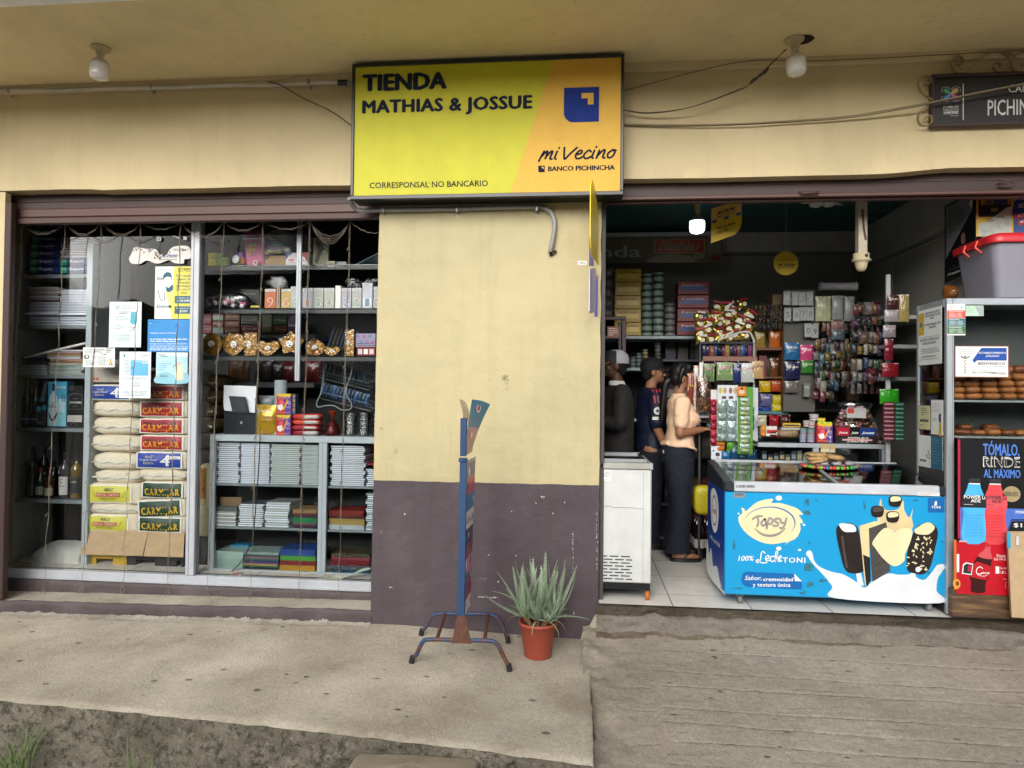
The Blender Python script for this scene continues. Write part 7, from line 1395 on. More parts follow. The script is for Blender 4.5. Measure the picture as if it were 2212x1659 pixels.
def f(c):
 c.rect(622,560,1118,845,WHT,1)
 for y,s_,x1 in((590,'Camara de',772),(610,'Comercio',768),(630,'de Zaruma',778)):c.text(s_,652,x1,y,14,DK,2,0,.25)
 c.poly([(866,572),(1106,572),(1106,692),(826,692),(800,716),(780,690)],pm('#174a9c',.4),2);c.text('ESTABLECIMIENTO',842,1098,628,17,WHT,4,.02);c.text('AFILIADO',906,1034,658,17,WHT,4,.02);c.text('BIENVENIDOS',836,1090,734,26,DK,3,.02);c.text('USTED Y NOSOTROS, HACEMOS PROGRESO',803,1100,755,9,pm('#2f6f6f',.5),3,.01)
 c.stroke([(780,795),(860,780),(960,800),(1104,818)],4,pm('#3f9a8c',.5),2);c.stroke([(860,790),(960,812),(1104,828)],4,pm('#b5555a',.5),2);c.text('Mejor Atención, Cortesía y Servicio',776,1102,814,15,DK,3,.005,.3)
 c.stroke([(668,652),(712,668),(756,652)],7,DK,2,1);c.stroke([(675,664),(712,678),(750,664)],5,DK,2,1);c.disc(712,652,10,GRY,3)
 for y,s_ in((722,'C'),(764,'C'),(810,'Z')):c.disc(711,y-15,30,pm('#b9c4bd',.5),2,24);c.disc(711,y-15,27,WHT,3,21);c.text(s_,699,723,y,32,INK,4,.02)
stk('framed white and blue card reading ESTABLECIMIENTO AFILIADO and BIENVENIDOS','L',612,552,1130,853,pm('#7a4a4a',.5),f,name='membership_card',cat='sign')
def sidecard(label,x0,y0,x1,y1,base,fn,name='paper_notice',cat='notice'):
 mb=MB();Xc=xp0-.002;a,b_=atx('L',x0,(y0+y1)/2,Xc),atx('L',x1,(y0+y1)/2,Xc);xm_=(x0+x1)/2;z1,z0=atx('L',xm_,y0,Xc).z,atx('L',xm_,y1,Xc).z
 e1=Vector((0,(b_.y-a.y)/(x1-x0),0));e2=Vector((0,0,(z0-z1)/(y1-y0)));O=Vector((Xc,a.y,z1))-e1*x0-e2*y0;c=Card(mb,O,e1,e2,Vector((-1,0,0)));mb.box(Xc,Xc+.0015,min(a.y,b_.y),max(a.y,b_.y),z0,z1,base);fn(c);return mb.build(name,None,label,cat)
sidecard('tall white notice reading REVISE SU EFECTIVO ANTES DE PAGAR on the case side',270,200,490,730,PAP,lambda c:(c.rect(272,230,325,440,pm('#c9a92c',.5),1),c.disc(297,340,12,pm('#3f8a9c',.5),2,25),c.text('¡PUEDES REALIZAR TU',338,480,248,17,BL,2,.01),c.text('RETIRO DESDE $1 HASTA',338,482,275,17,BL,2,.01),c.text('$300!',388,420,300,17,BL,2,.01),c.text('NO EXISTE NINGUN COSTO',332,484,358,17,BL,2,.01),c.text('ADICIONAL',375,440,386,17,BL,2,.01),c.rect(272,463,488,466,GRY,1),c.text('REVISE SU EFECTIVO',290,470,502,22,INK,2,.01),c.text('ANTES DE PAGAR',314,440,535,20,INK,2,.01),c.lines(300,575,470,630,3,GRY,2,.4),c.text('¡SERÁ PERFORADO!',300,442,660,16,INK,2,.01),c.lines(275,675,478,690,1,GRY,2,.4)))
sidecard('small pale yellow card with handwriting style letters on the case side',270,1120,380,1345,pm('#c9c79a',.5),lambda c:(c.lines(295,1142,352,1222,4,GRY,1,.5),vecino(c,285,362,1272,22,DK,2,.17),c.lines(280,1300,320,1315,2,INK,1,.4)))
sidecard('tall white card with a little yellow figure on the case side',390,1066,503,1395,PAP,lambda c:(c.lines(400,1100,476,1190,7,GRY,1,.2),c.lines(400,1240,450,1275,3,GRY,1,.3),c.blob([(462,1395),(470,1290),(480,1270),(488,1300),(488,1392)],pm('#c9a92c',.5),2),c.blob([(465,1210),(478,1195),(490,1205),(484,1215),(484,1270),(466,1270)],pm('#2a3040',.5),2)))
sidecard('white and teal leaflet low on the case side',270,1408,500,1712,PAP,lambda c:(c.rect(392,1408,500,1712,pm('#14607a',.5),1),c.lines(400,1440,480,1680,9,pm('#7fa9b8',.5),2,.12),c.stroke([(365,1540),(370,1580),(345,1600),(375,1625),(380,1580)],6,pm('#1a4a6a',.5),2),vecino(c,285,345,1660,18,DK,2,.17)))
# bread
CR_=pm('#8f5a2c',.55,var=.35,scale=14,bump=.35,bs=50);CR2=pm('#6f3f20',.5,var=.3,scale=12,bump=.3,bs=50)
def roll(x0,y0,x1,y1,Y,lb,z=None,sq=.85):
 X0,X1,Z0,Z1=rc('L',x0,y0,x1,y1,Y);h=(Z1-Z0)*1.12;zz=z if z is not None else Z0;mb=MB();mb.soft(((X0+X1)/2,Y+.06,zz+h/2),((X1-X0)*1.02,.10,h),CR_ if(x0+y0)%3 else CR2,sq,.75,x0*.1,.006,14,20,12);mb.build('bread_roll',None,lb,'bread roll','bread rolls in the case')
q=random.Random(14)
for(y0,y1,xs,nm)in((1002,1066,(612,738,912,1086,1242,1400),'bottom'),(942,1006,(612,738,892,1066,1230,1390),'second'),(878,946,(612,706,890,1052,1218,1380),'third'),(818,884,(620,760,880,1030,1190,1340),'fourth')):
 for k in range(len(xs)-1):roll(xs[k]+2,y0+q.uniform(-3,3),xs[k+1]-2,y1,YV+.07+q.uniform(0,.02),'elongated golden bread roll in the %s row of the upper shelf'%nm,None)
 for k in range(2):roll(420+90*k,y0,520+90*k,y1,YV+.2,'bread roll seen through the side glass in the %s row'%nm)
for(x0,x1)in((1128,1196),(1196,1330)):roll(x0,742,x1,816,YV+.08,'bread roll on the peak of the heap right of the membership card')
for(x0,y0,x1)in((625,1358,810),(806,1362,945),(945,1345,1088),(1086,1350,1212),(1215,1352,1350)):roll(x0,y0,x1,1412,YV+.07,'smooth oval bread roll on the lower shelf of the case',ZSH[1])
for(x0,x1)in((680,812),(920,1076)):roll(x0,1300,x1,1360,YV+.20,'oval bread roll behind the front ones on the lower shelf')
# drink posters, wooden base and carton
mb=MB();X0,X1,Z0,Z1=rc('M',545,1388,1085,1595,YV-.05);m,t,b=nodes('stained_wood');gp=N(t,'NewGeometry').outputs['Position'];mp=N(t,'Mapping');mp.inputs['Scale'].default_value=(1,1,9);t.links.new(gp,mp.inputs[0])
t.links.new(ramp(t,noi(t,mp.outputs[0],3,6,.7),[(.3,lin('2c2119')),(.5,lin('5a432f')),(.68,lin('8a6a46'))]),b.inputs['Base Color']);b.inputs['Roughness'].default_value=.6
mb.box(X0,3.6,YV-.06,YV-.008,.012,Z1+.03,m,.004);mb.build('wooden_board',None,'stained wooden board standing under the drink posters','board')
YPp=YV-.065;XR=1420
def f(c):
 c.rect(600,22,622,905,pm('#a81c3c',.4),1);c.rect(622,628,XR,925,pm('#4a6fc2',.35),1);PB=pm('#4f7fd0',.4)
 c.text('TÓMALO,',826,1145,160,100,PB,3,.03);c.text('AL MÁXIMO',832,1155,358,72,PB,3,.03);c.text('RINDE',828,1150,262,88,WHT,3,.035);c.text('RINDE',832,1146,258,80,pm('#0f1013',.4),6,.012)
 for k in range(2):c.text('RINDE',836,1142,254-k*2,70-k*8,WHT if k==0 else pm('#0f1013',.4),8+k,.002)
 c.disc(1078,500,78,pm('#b5a27a',.3,.3),3,70);c.text('EDICIÓN',1018,1138,498,18,INK,5,.02);c.text('LIMITADA',1016,1138,519,18,INK,5,.02);c.text('POWERADE',1114,1290,670,24,WHT,3,.03)
 c.poly([(1000,925),(1075,722),(XR,715),(XR,925)],pm('#101318',.4),2);c.stroke([(1005,915),(1078,735),(XR,728)],5,pm('#4a6fc2',.4),4,1);c.text('$1,00',1096,1290,790,34,WHT,4,.02)
 for(x,cb,lb_,ld,lt)in((745,'#3f9ad8','#22252c','#4fb0e4',WHT),(930,'#c9303a','#d0505a','#d84a50',INK)):
  L_=pm(ld,.3);c.blob([(x-105,925),(x-95,690),(x-108,620),(x-106,560),(x-60,455),(x-48,415),(x+48,415),(x+60,455),(x+106,560),(x+108,620),(x+92,690),(x+95,925)],L_,4 if x<800 else 3,3);c.rect(x-110,520,x+108,628,pm(lb_,.4),6 if x<800 else 5)
  k_=8 if x<800 else 7;c.rect(x-52,368,x+54,408,INK,k_);c.rect(x-48,410,x+50,420,WHT,k_);c.text('POWER',x-92,x+56,547,28,lt,k_,.03);c.text('ADE',x-30,x+56,580,28,lt,k_,.03);c.lines(x-92,598,x,604,1,lt,k_,.6);c.stroke([(x+72,525),(x+72,548),(x+94,548),(x+94,530)],7,lt,k_,1)
  D_=pm(cb,.3);[c.rect(x-62+20*i,690+26*j,x-50+20*i,700+26*j,D_,k_)for i in range(7)for j in range(8)];c.stroke([(x-80,900),(x-72,720),(x-90,640)],5,D_,k_)
stk('tall dark drink poster with blue and red bottles reading TÓMALO RINDE','M',600,20,XR,925,pm('#131417',.35),f,YPp,'drink_poster','poster')
def f(c):
 c.rect(565,912,588,1358,pm('#c9672c',.4),0);c.rect(590,1040,612,1200,WHT,1);c.disc(590,1305,34,pm('#d99a3c',.4),1,44);c.disc(596,1302,16,pm('#7a3c1c',.4),2,20)
 c.blob([(722,1372),(718,1290),(708,1240),(735,1130),(780,1050),(838,990),(842,950),(892,955),(888,1000),(900,1070),(895,1130),(870,1190),(868,1240),(845,1300),(836,1372)],pm('#3a1414',.3),2,4);c.blob([(780,1052),(838,990),(842,950),(892,955),(888,1000),(900,1075)],pm('#c9555c',.3),3,4);c.rect(842,945,892,968,RED,4)
 c.poly([(738,1130),(770,1100),(900,1140),(872,1200),(850,1262),(714,1240)],pm('#b81f2c',.35),4);c.stroke([(818,1160),(795,1146),(768,1165),(765,1200),(788,1212),(812,1202)],8,WHT,6);c.text('oca',808,878,1208,26,WHT,6,.02,.35);c.stroke([(775,1218),(820,1228),(858,1220)],4,WHT,6)
 c.poly([(672,1110),(735,1122),(722,1222),(634,1212),(645,1128)],WHT,5);c.poly([(678,1120),(728,1130),(716,1212),(645,1205),(652,1140)],INK,6);c.poly([(690,1135),(725,1142),(718,1190),(685,1190)],pm('#a82040',.4),7)
 c.text('Desta',945,1026,1055,24,WHT,3,.01);c.text('los 14 st',922,1028,1084,24,WHT,3,.01);c.text('1',938,962,1200,62,WHT,3,.02);c.text('Coca-Cola',972,1032,1160,20,WHT,3,.01,.3);c.text('1.8 L',972,1030,1200,24,WHT,3,.01);c.stroke([(1022,1275),(1052,1272),(1052,1325),(1020,1322),(1022,1275)],2,WHT,3,1);c.text('Copa',998,1036,1252,10,WHT,3);c.rect(612,918,680,932,pm('#d8a0a0',.4),3)
stk('red soft drink poster with a bottle, below the dark drink poster','M',590,928,1130,1392,pm('#b81426',.35),f,YPp-.001,'drink_poster','poster')
mb=MB();P0,P1,P2,P3=at('M',1040,838,-.12),at('M',1400,838,-.12),at('M',1400,1612,-.14),at('M',1078,1592,-.14)
V=[P0,P1,P2,P3]+[p+Vector((.01,.035,0))for p in(P0,P1,P2,P3)];V=[Vector((v.x,v.y,max(v.z,.004)))for v in V];mb.add(V,[(3,2,1,0),(4,5,6,7),(0,1,5,4),(1,2,6,5),(2,3,7,6),(3,0,4,7)],CARD_)
a=at('M',1036,840,-.123);b_=at('M',1066,980,-.123);mb.box(a.x,b_.x,-.126,-.1235,b_.z,a.z,pm('#2a9ac2',.4));a=at('M',1118,876,-.13);mb.box(a.x,a.x+.016,-.13,-.1245,a.z-.055,a.z,pm('#c9cdd0',.3),.002);mb.build('flattened_carton',None,'folded brown carton leaning on the poster board at the right edge','carton')
# ---- blue ice cream freezer
YFz=.03;ZFb=(at('I',250,1235,YFz).z+at('I',2085,1305,YFz).z)/2;XF0=(at('I',243,380,YFz).x+at('I',252,1220,YFz).x)/2;XF1=at('I',2084,900,YFz).x;ZF1=(at('I',243,380,YFz).z+at('I',2084,432,YFz).z)/2;ZF2=(at('I',260,292,YFz).z+at('I',2040,346,YFz).z)/2
YFb=YFz+.62;zrb=at('I',900,140,YFb).z
th=thing('ice_cream_freezer','light blue chest freezer with ice cream artwork and a sliding glass top','freezer',((XF0+XF1)/2,.3,0));FB=pm('#1697cf',.35,var=.03,scale=2,dirt=.08);FD=pm('#163c8c',.35,var=.05);DG=pm('#262a31',.4)
mb=MB();mb.box(XF0,XF1,YFz,YFb,ZFb,ZF1,FB,.008);mb.build('body',th)
mb=MB();tw=ZF2-ZF1
mb.box(XF0-.004,XF0+.055,YFz-.012,YFz+.05,ZF1,ZF2,DG,.012);mb.build('corner_cap',th);mb=MB();mb.box(XF1-.045,XF1+.004,YFz-.012,YFz+.05,ZF1,ZF2,DG,.012);mb.build('corner_cap',th)
mb=MB();mb.box(XF0+.056,XF1-.046,YFz-.010,YFz+.04,ZF1+.002,ZF2,pm('#c3c8cf',.35,.1),.006);c=Card(mb,(0,YFz-.0105,0),(1,0,0),(0,0,-1));a,b_=H(343,350,'I',YFz-.0105),H(497,350,'I',YFz-.0105);c.text('LIEBHERR',a[0],b_[0],a[1],.016,INK,1,.03)
a,b_=H(1838,392,'I',YFz-.0105),H(2024,424,'I',YFz-.0105);c.rect(a[0],a[1],b_[0],min(b_[1],-ZF1-.004),WHT,1);c.lines(a[0]+.004,a[1]+.003,b_[0]-.004,-ZF1-.006,4,GRY,2,.4);mb.build('front_band',th)
for(x0,x1)in((XF0-.003,XF0+.05),(XF1-.045,XF1+.003)):mb=MB();mb.add([(x0,YFz+.05,ZF1),(x1,YFz+.05,ZF1),(x1,YFb,ZF1),(x0,YFb,ZF1),(x0,YFz+.05,ZF2),(x1,YFz+.05,ZF2),(x1,YFb,zrb),(x0,YFb,zrb)],[(3,2,1,0),(4,5,6,7),(0,1,5,4),(1,2,6,5),(2,3,7,6),(3,0,4,7)],DG);mb.build('side_rim',th)
mb=MB()
for k in range(3):mb.box(XF0+.045,XF1-.045,YFb-.05+.017*k,YFb-.035+.017*k,ZF1,zrb+.004*k,pm('#b9bdc2',.3,.3),.002)
mb.build('rear_rail',th)
def lidp(x,y,dz=0):s_=(y-YFz-.04)/(YFb-.05-YFz-.04);return Vector((x,y,ZF2-.012+(zrb-.008-ZF2+.012)*s_+dz))
XM=(XF0+XF1)/2+.03;LG=film('dfe8ec',.26,.07,0);ZC_=pm('#9aa3a8',.35,.3)
for(x0,x1,dz)in((XF0+.05,XM,0),(XM-.02,XF1-.045,.006)):
 mb=MB();y0,y1=YFz+.04,YFb-.05;mb.add([lidp(x,y,dz+e)for e in(0,.004)for y in(y0,y1)for x in(x0,x1)],[(0,2,3,1),(4,5,7,6),(0,1,5,4),(2,6,7,3),(0,4,6,2),(1,3,7,5)],LG);mb.build('glass_lid',th)
mb=MB();mb.add([lidp(x,y,e)for e in(-.004,.014)for y in(YFz+.04,YFb-.05)for x in(XM-.012,XM+.012)],[(0,2,3,1),(4,5,7,6),(0,1,5,4),(2,6,7,3),(0,4,6,2),(1,3,7,5)],ZC_);mb.build('lid_handle',th)
mb=MB();c=Card(mb,lidp(0,YFz+.04,.0045),(1,0,0),(lidp(0,YFz+.14)-lidp(0,YFz+.04))/.1,Vector((0,0,1)));x_=XF0+.10;c.stroke([(x_,.30),(x_+.22,.30),(x_+.22,.44),(x_,.44),(x_,.30)],.014,pm('#2a3050',.5),1,1);mb.build('lid_sticker',th)
mb=MB();mb.box(XF0+.05,XF1-.05,YFz+.06,YFb-.06,ZF1-.02,ZF1+.001,pm('#6d767b',.4));q=random.Random(2)
for k in range(22):x=XF0+.1+q.random()*(XF1-XF0-.25);y=YFz+.1+q.random()*.4;mb.box(x,x+.09,y,y+.05,ZF1+.002,ZF1+.02+q.random()*.02,pm(q.choice(['#8a4a5a','#5f86a0','#a89a7a','#6a5a7a','#9aa0a8']),.4),.004)
mb.build('frozen_contents',th)
for(cx_,cy_)in((at('I',370,1290,YFz+.07).x,YFz+.08),(at('I',1935,1370,YFz+.05).x,YFz+.07),(XF0+.1,YFb-.08),(XF1-.1,YFb-.08)):
 mb=MB();mb.box(cx_-.024,cx_+.024,cy_-.022,cy_+.022,.045,ZFb,pm('#8a8d8f',.4,.4),.004);
 fk=mb.build('caster_fork',th);mb=MB();mb.lathe((cx_-.014,cy_-.008,.030),[(.012,0),(.030,.002),(.030,.026),(.012,.028)],pm('#77736d',.5),20,Vector((1,0,0)));mb.build('caster_wheel',fk)
Yg=YFz-.0008;mb=MB();c=card_on(mb,'I',250,380,2085,1250,Yg,step=.0003)
_x0,_x1=250,2085;tilt=lambda x,y:y-(52*(x-250)/1835-26)
_p=c.p;c.p=lambda u,v,k:_p(u,tilt(u,v),k)
CRE=pm('#e3d6ab',.4,var=.06,scale=4);CH=pm('#2a2422',.25,var=.2,scale=6);CH2=pm('#4a4543',.3);MLK=pm('#d7dde0',.35,var=.06,scale=5);DB=pm('#0f62a8',.4)
c.blob([(360,600),(395,560),(385,520),(410,525),(425,545),(520,470),(620,445),(655,448),(640,478),(720,480),(820,510),(865,530),(905,575),(870,580),(890,610),(905,645),(880,650),(885,700),(850,770),(790,800),(750,832),(765,805),(650,822),(540,800),(440,740),(380,670)],CRE,1,4)
c.disc(627,645,216,DB,2,138,40);c.disc(622,652,212,CRE,3,136,40);[c.disc(x,y,r,WHT,2,r*.75)for x,y,r in((702,437,27),(703,858,22),(878,870,13),(914,661,12),(362,566,9))]
GT=pm('#8d8a83',.5);[c.stroke([(a_,b__)for a_,b__ in s_],19,GT,5)for s_ in([(482,612),(520,590),(560,588)],[(525,596),(530,640),(520,672)],[(585,612),(556,640),(568,668),(594,650),(585,612)],[(600,690),(612,630),(625,605),(650,620),(640,650),(615,655)],[(700,608),(672,612),(672,632),(695,645),(690,668),(655,668)],[(715,612),(725,645),(755,640)],[(765,608),(752,660),(730,690),(712,684)])]
c.stroke([(500,692),(560,738),(630,752),(700,735),(758,690)],22,GT,5,6,False,True)
c.text('100%',362,494,962,42,WHT,3,.02,.2);c.text('TONI',738,925,975,42,WHT,3,.03,0,0,1.2);[c.stroke(s_,9,WHT,3)for s_ in([(588,898),(572,882),(556,900),(550,945),(530,975),(514,966),(528,952),(560,978),(604,975)],[(598,950),(622,930),(612,915),(592,935),(600,960),(628,955)],[(665,925),(640,925),(632,955),(650,968),(668,955)],[(672,968),(694,890),(678,890),(674,960),(692,930),(700,965)],[(708,950),(724,930),(715,918),(704,935),(710,965),(730,958)])]
c.poly([(430,1052),(832,1068),(898,1130),(898,1198),(440,1180),(400,1160),(386,1118),(400,1070)],DB,3);c.poly([(832,1066),(898,1130),(838,1128)],WHT,4);c.text('Sabor,',416,560,1122,36,WHT,5,.01,.3);c.text('cremosidad',574,826,1130,32,WHT,5,.025,.15);c.text('y textura única',486,802,1176,32,WHT,5,.02)
c.blob([(1520,600),(1530,520),(1548,445),(1560,500),(1600,540),(1690,530),(1720,470),(1735,470),(1740,540),(1780,600),(1808,530),(1800,600),(1806,690),(1700,720),(1540,680)],pm('#d3c193',.4),1);c.blob([(940,905),(958,872),(985,900),(1000,960),(1050,1010),(1150,1050),(1240,1070),(1330,1120),(1420,1180),(1480,1120),(1560,1080),(1620,1060),(1700,1070),(1790,1060),(1850,1000),(1868,1020),(1830,1080),(1900,1110),(1960,1050),(2010,985),(2060,1000),(2040,1050),(2010,1100),(2000,1200),(2025,1300),(1175,1268),(1150,1170),(1060,1060),(985,980)],MLK,2)
c.blob([(1180,720),(1200,665),(1260,645),(1335,660),(1372,740),(1405,1000),(1395,1050),(1320,1062),(1255,1030),(1215,900)],CH,4);c.blob([(1205,655),(1270,650),(1330,665),(1345,712),(1300,720),(1240,712)],WHT,5);c.stroke([(1230,760),(1250,900),(1270,1010)],16,CH2,5);c.poly([(1345,1060),(1385,1055),(1410,1160),(1360,1160)],MLK,4)
c.poly([(1372,670),(1500,630),(1590,645),(1480,700),(1450,700),(1460,1120),(1430,1175),(1418,1150)],pm('#d9c794',.4),5);c.poly([(1402,905),(1460,930),(1465,1120),(1430,1175)],CH,6);c.poly([(1448,690),(1590,640),(1602,700),(1625,1040),(1480,1130)],CH2,7);[c.disc(1492+((k%4))*34+(k//4)*3,725+(k//4)*66-(k%4)*12,7,INK,8)for k in range(22)]
c.blob([(1480,800),(1570,690),(1640,705),(1665,720),(1720,690),(1800,700),(1790,790),(1745,900),(1735,960),(1655,1000),(1570,940),(1500,850)],CRE,9);c.blob([(1830,690),(1880,655),(1930,640),(1985,665),(2010,730),(1985,860),(1950,1000),(1900,1060),(1830,1060),(1760,1020),(1770,850)],CH,7);c.blob([(1832,690),(1925,640),(1985,680),(1940,735),(1870,740),(1825,725)],CRE,9);q=random.Random(3)
for k in range(42):x=q.uniform(1795,1985);y=q.uniform(760,1030);c.disc(x-(y-760)*.18,y,q.uniform(9,17),CRE,9+k*.02,5,8,0,360,q.uniform(0,3))
for(x,y)in((1520,550),(1645,595),(1665,465)):c.blob([(x-55,y-15),(x-30,y-45),(x+40,y-40),(x+52,y),(x+30,y+45),(x-40,y+40)],CH,10);c.blob([(x-40,y-22),(x-20,y-38),(x+36,y-34),(x+40,y-5),(x-30,y+5)],CH2 if x==1520 else CRE,11)
c.stroke([(1280,1150),(1330,1190),(1420,1190),(1480,1150),(1560,1100),(1640,1110),(1740,1090)],26,pm('#e6eaec',.3),9);c.disc(1300,1160,30,pm('#e6eaec',.3),10);c.disc(958,900,26,MLK,3);c.disc(1850,1025,22,MLK,10);c.disc(2038,1005,26,MLK,10)
c.rect(1930,440,2060,560,DB,3);c.text('TONI',1958,2030,527,20,WHT,5,.03);c.blob([(1986,475),(1998,465),(2002,480),(2000,500),(1982,502)],WHT,5);a=2;c.rect(318,390,416,434,GRY,3);c.lines(330,396,405,420,3,INK,4,.5);PEEL=pm('#2f6a78',.7,var=.3,scale=40)
for(x,y,sx,sy)in((935,470,22,30),(940,560,26,22),(1015,455,12,12),(960,1015,40,34),(1070,1120,40,14),(325,820,10,50),(960,1150,34,30),(900,1225,34,14),(350,1190,60,9),(1412,500,8,50),(2045,800,10,8),(958,812,8,10),(1830,460,30,8),(1940,1050,20,10)):
 for k in range(7):c.blob([(x+sx*q.uniform(-1,1)+dx,y+sy*q.uniform(-1,1)+dy)for dx,dy in((0,-4),(5,2),(-3,5))],PEEL,12+k*.1,2)
mb.build('artwork',th)
mb=MB();Xs=XF0-.0015;mb.box(Xs-.001,Xs+.001,YFz+.01,YFb-.01,ZFb+.01,ZF1-.004,FD)
yr,zr_=(YFb-YFz),(ZF1-ZFb);c=Card(mb,Vector((Xs-.001,YFb,ZF1)),(0,-yr/100,0),(0,0,-zr_/100),Vector((-1,0,0)));c.blob([(22,12),(40,4),(60,10),(68,26),(60,44),(42,50),(26,40)],WHT,1);c.disc(44,27,16,FD,2,16);c.disc(44,27,14,WHT,3,14);c.text('Topsy',32,56,30,7,pm('#b02a34',.4),4,.02);c.text('100% Leche TONI',20,76,60,4,WHT,2,.01);c.blob([(2,100),(2,66),(14,78),(26,70),(38,86),(60,82),(80,94),(98,96),(98,100)],MLK,2);c.rect(84,86,98,98,DB,3);mb.build('side_artwork',th)
# ---- white freezer behind the pillar
YW=.06;Xw1=at('H',340,1000,YW).x;Xw0=Xw1-1.0;zwb=at('H',300,1410,YW).z;zwt=at('H',300,722,YW).z;zw2=at('H',330,684,YW).z;WFm=pm('#c9ccca',.4,var=.05,dirt=.25)
th=thing('chest_freezer','scuffed white chest freezer half hidden behind the pillar','freezer',(Xw1-.5,.35,0));mb=MB();mb.box(max(Xw0,-.9),Xw1,YW,YW+.62,zwb,zwt,WFm,.008);xs_=at('H',291,1000,YW).x;mb.box(xs_-.001,xs_+.001,YW-.001,YW,zwb,zwt-.01,GRY);mb.build('body',th)
mb=MB();mb.box(-.9,Xw1+.006,YW-.010,YW+.63,zwt+.001,zw2,pm('#a9a9a0',.4,.2,dirt=.3),.005);mb.box(Xw1-.012,Xw1+.008,YW-.012,YW+.02,zwt,zw2+.002,ALU,.002);mb.build('top_frame',th);mb=MB();mb.box(-.9,Xw1-.05,YW+.04,YW+.58,zw2+.006,zw2+.010,LG);mb.build('glass_lid',th);mb=MB()
for(y0,y1)in((YW+.02,YW+.045),(YW+.58,YW+.61)):mb.box(-.9,Xw1-.03,y0,y1,zw2+.001,zw2+.024,pm('#a3a8ab',.3,.3),.003)
mb.box(Xw1-.05,Xw1-.03,YW+.046,YW+.579,zw2+.001,zw2+.020,DG,.003);mb.build('lid_rail',th);mb=MB();mb.box(-.9,Xw1-.004,YW+.01,YW+.6,zwb-.045,zwb-.001,BLK,.003);mb.build('base_frame',th)
mb=MB();c=card_on(mb,'H',28,1230,290,1400,YW-.0008);q=random.Random(7)
for r_ in range(8):
 y=1242+r_*19.5
 for k in range(3):x=30+k*68+(32 if r_%2 else 0)-10;c.rect(max(28,x),y,min(225,x+(54 if not(k==2 and r_%2)else 40)),y+7,INK,1)
c.text('',0,1,0,1,INK)if 0 else None;mb.build('vent_slots',th);mb=MB();c=card_on(mb,'H',28,722,100,790,YW-.0008,None);c.rect(28,724,98,788,PAP,1);c.stroke([(32,728),(95,730),(95,782),(32,780),(32,728)],1.5,GRY,2,1);c.lines(60,735,92,770,4,GRY,2,.4);c.stroke([(34,770),(42,745),(50,768),(58,750)],2,GRY,2);c2=card_on(mb,'H',28,930,290,965,YW-.0008);c2.stroke([(28,948),(90,944),(110,952),(200,950),(288,956)],4,pm('#8f8f88',.6),1);mb.build('paper_label',th)
for cx_ in(at('H',314,1490,YW+.03).x,-.6):mb=MB();mb.box(cx_-.018,cx_+.022,YW+.02,YW+.055,.05,zwb-.046,pm('#55585a',.4,.4),.003);mb.build('caster_fork',th);mb=MB();mb.lathe((cx_-.013,YW+.03,.031),[(.01,0),(.031,.002),(.031,.026),(.01,.028)],pm('#b8651c',.5),20,Vector((1,0,0)));mb.build('caster_wheel',th)
# ================================================================ GOODS INSIDE THE OPEN SHOP
NM=dict(bag=('snack_bag','snack bag'),box=('product_box','box'),can=('tin_can','tin can'),cup=('yogurt_cup','yogurt cup'))
def cyl(lb,c,x0,y0,x1,y1,Y,mat,band=None,nm=('tin_can','tin can'),gr=None,taper=1.0):
 X0,X1,Z0,Z1=rc(c,x0,y0,x1,y1,Y);r=(X1-X0)/2;h=Z1-Z0;o=((X0+X1)/2,Y+r,Z0);mb=MB();mb.lathe(o,[(.001,0),(r*taper,0),(r*taper*1.02,h*.05),(r,h*.93),(r*1.04,h*.95),(r*1.04,h),(r*.95,h),(r*.95,h*.97),(.001,h*.97)],mat,18)
 if band:mb.lathe(o,[(r*(taper*.75+.25)*1.012,h*.25),(r*(taper*.3+.7)*1.015,h*.75)],band,18)
 return mb.build(nm[0],None,lb,nm[1],gr)
def g(k,lb,c,x0,y0,x1,y1,Y,d,hx,s_='',tc='#d9d6cc',gr=None,hx2=None):
 w_,h=x1-x0,y1-y0
 def f(q_):
  if hx2:q_.rect(x0+.08*w_,y0+.35*h,x1-.08*w_,y0+.72*h,pm(hx2,.35),1)
  if s_:q_.text(s_,x0+.14*w_,x1-.14*w_,y0+.36*h,min(.16*h,.3*w_),pm(tc,.4),3,.01)
  if k=='bag':q_.rect(x0+.03*w_,y0+.01*h,x1-.03*w_,y0+.05*h,pm(tc,.35),2)
 m_=pm(hx,.22,bump=.6,bs=30,var=.15)if k=='bag' else pm(hx,.4)
 sd=int(x0*7+y0)%97
 return bag(lb,c,x0,y0,x1,y1,Y,d,m_,f,gr,sd,*NM[k])if k=='bag' else pbox(*[NM[k][0],lb,NM[k][1]],c,x0,y0,x1,y1,Y,d,m_,f,gr)
 # shelves of tins at the back left
YT2=1.75;SHG=pm('#8d9a9c',.4)
th=thing('tin_shelf','grey shelf unit of tins and wrapped packs behind the customers','shelves',at('G',500,1620,YT2));WH=pm('#9aa69f',.4)
for(x0,x1,y0,y1)in((30,880,1312,1340),(30,488,1598,1620),(-100,1200,2050,2075)):X0,X1,Z0,Z1=rc('G',x0,y0,x1,y1,YT2-.02);mb=MB();mb.box(X0,X1,YT2-.02,YT2+.4,Z0,Z1,SHG,.003);mb.build('shelf',th)
X0,X1,_,_=rc('G',-200,0,1250,10,YT2+.4);mb=MB();mb.box(X0,X1,YT2+.42,YT2+.44,.02,2.1,pm('#151515',.8));mb.build('back_panel',th)
for i in range(5):a,b_=722+i*118,836+i*118;g('box','yellow multipack, number %d from the top of the yellow column'%(i+1)if 0 else 'yellow wrapped multipack in the column below the banner','G',178-i*2,a,408,b_,YT2,.2,'#a5871f','ATUN','#7a2a1c','yellow multipacks on the back shelf','#c9b04a')
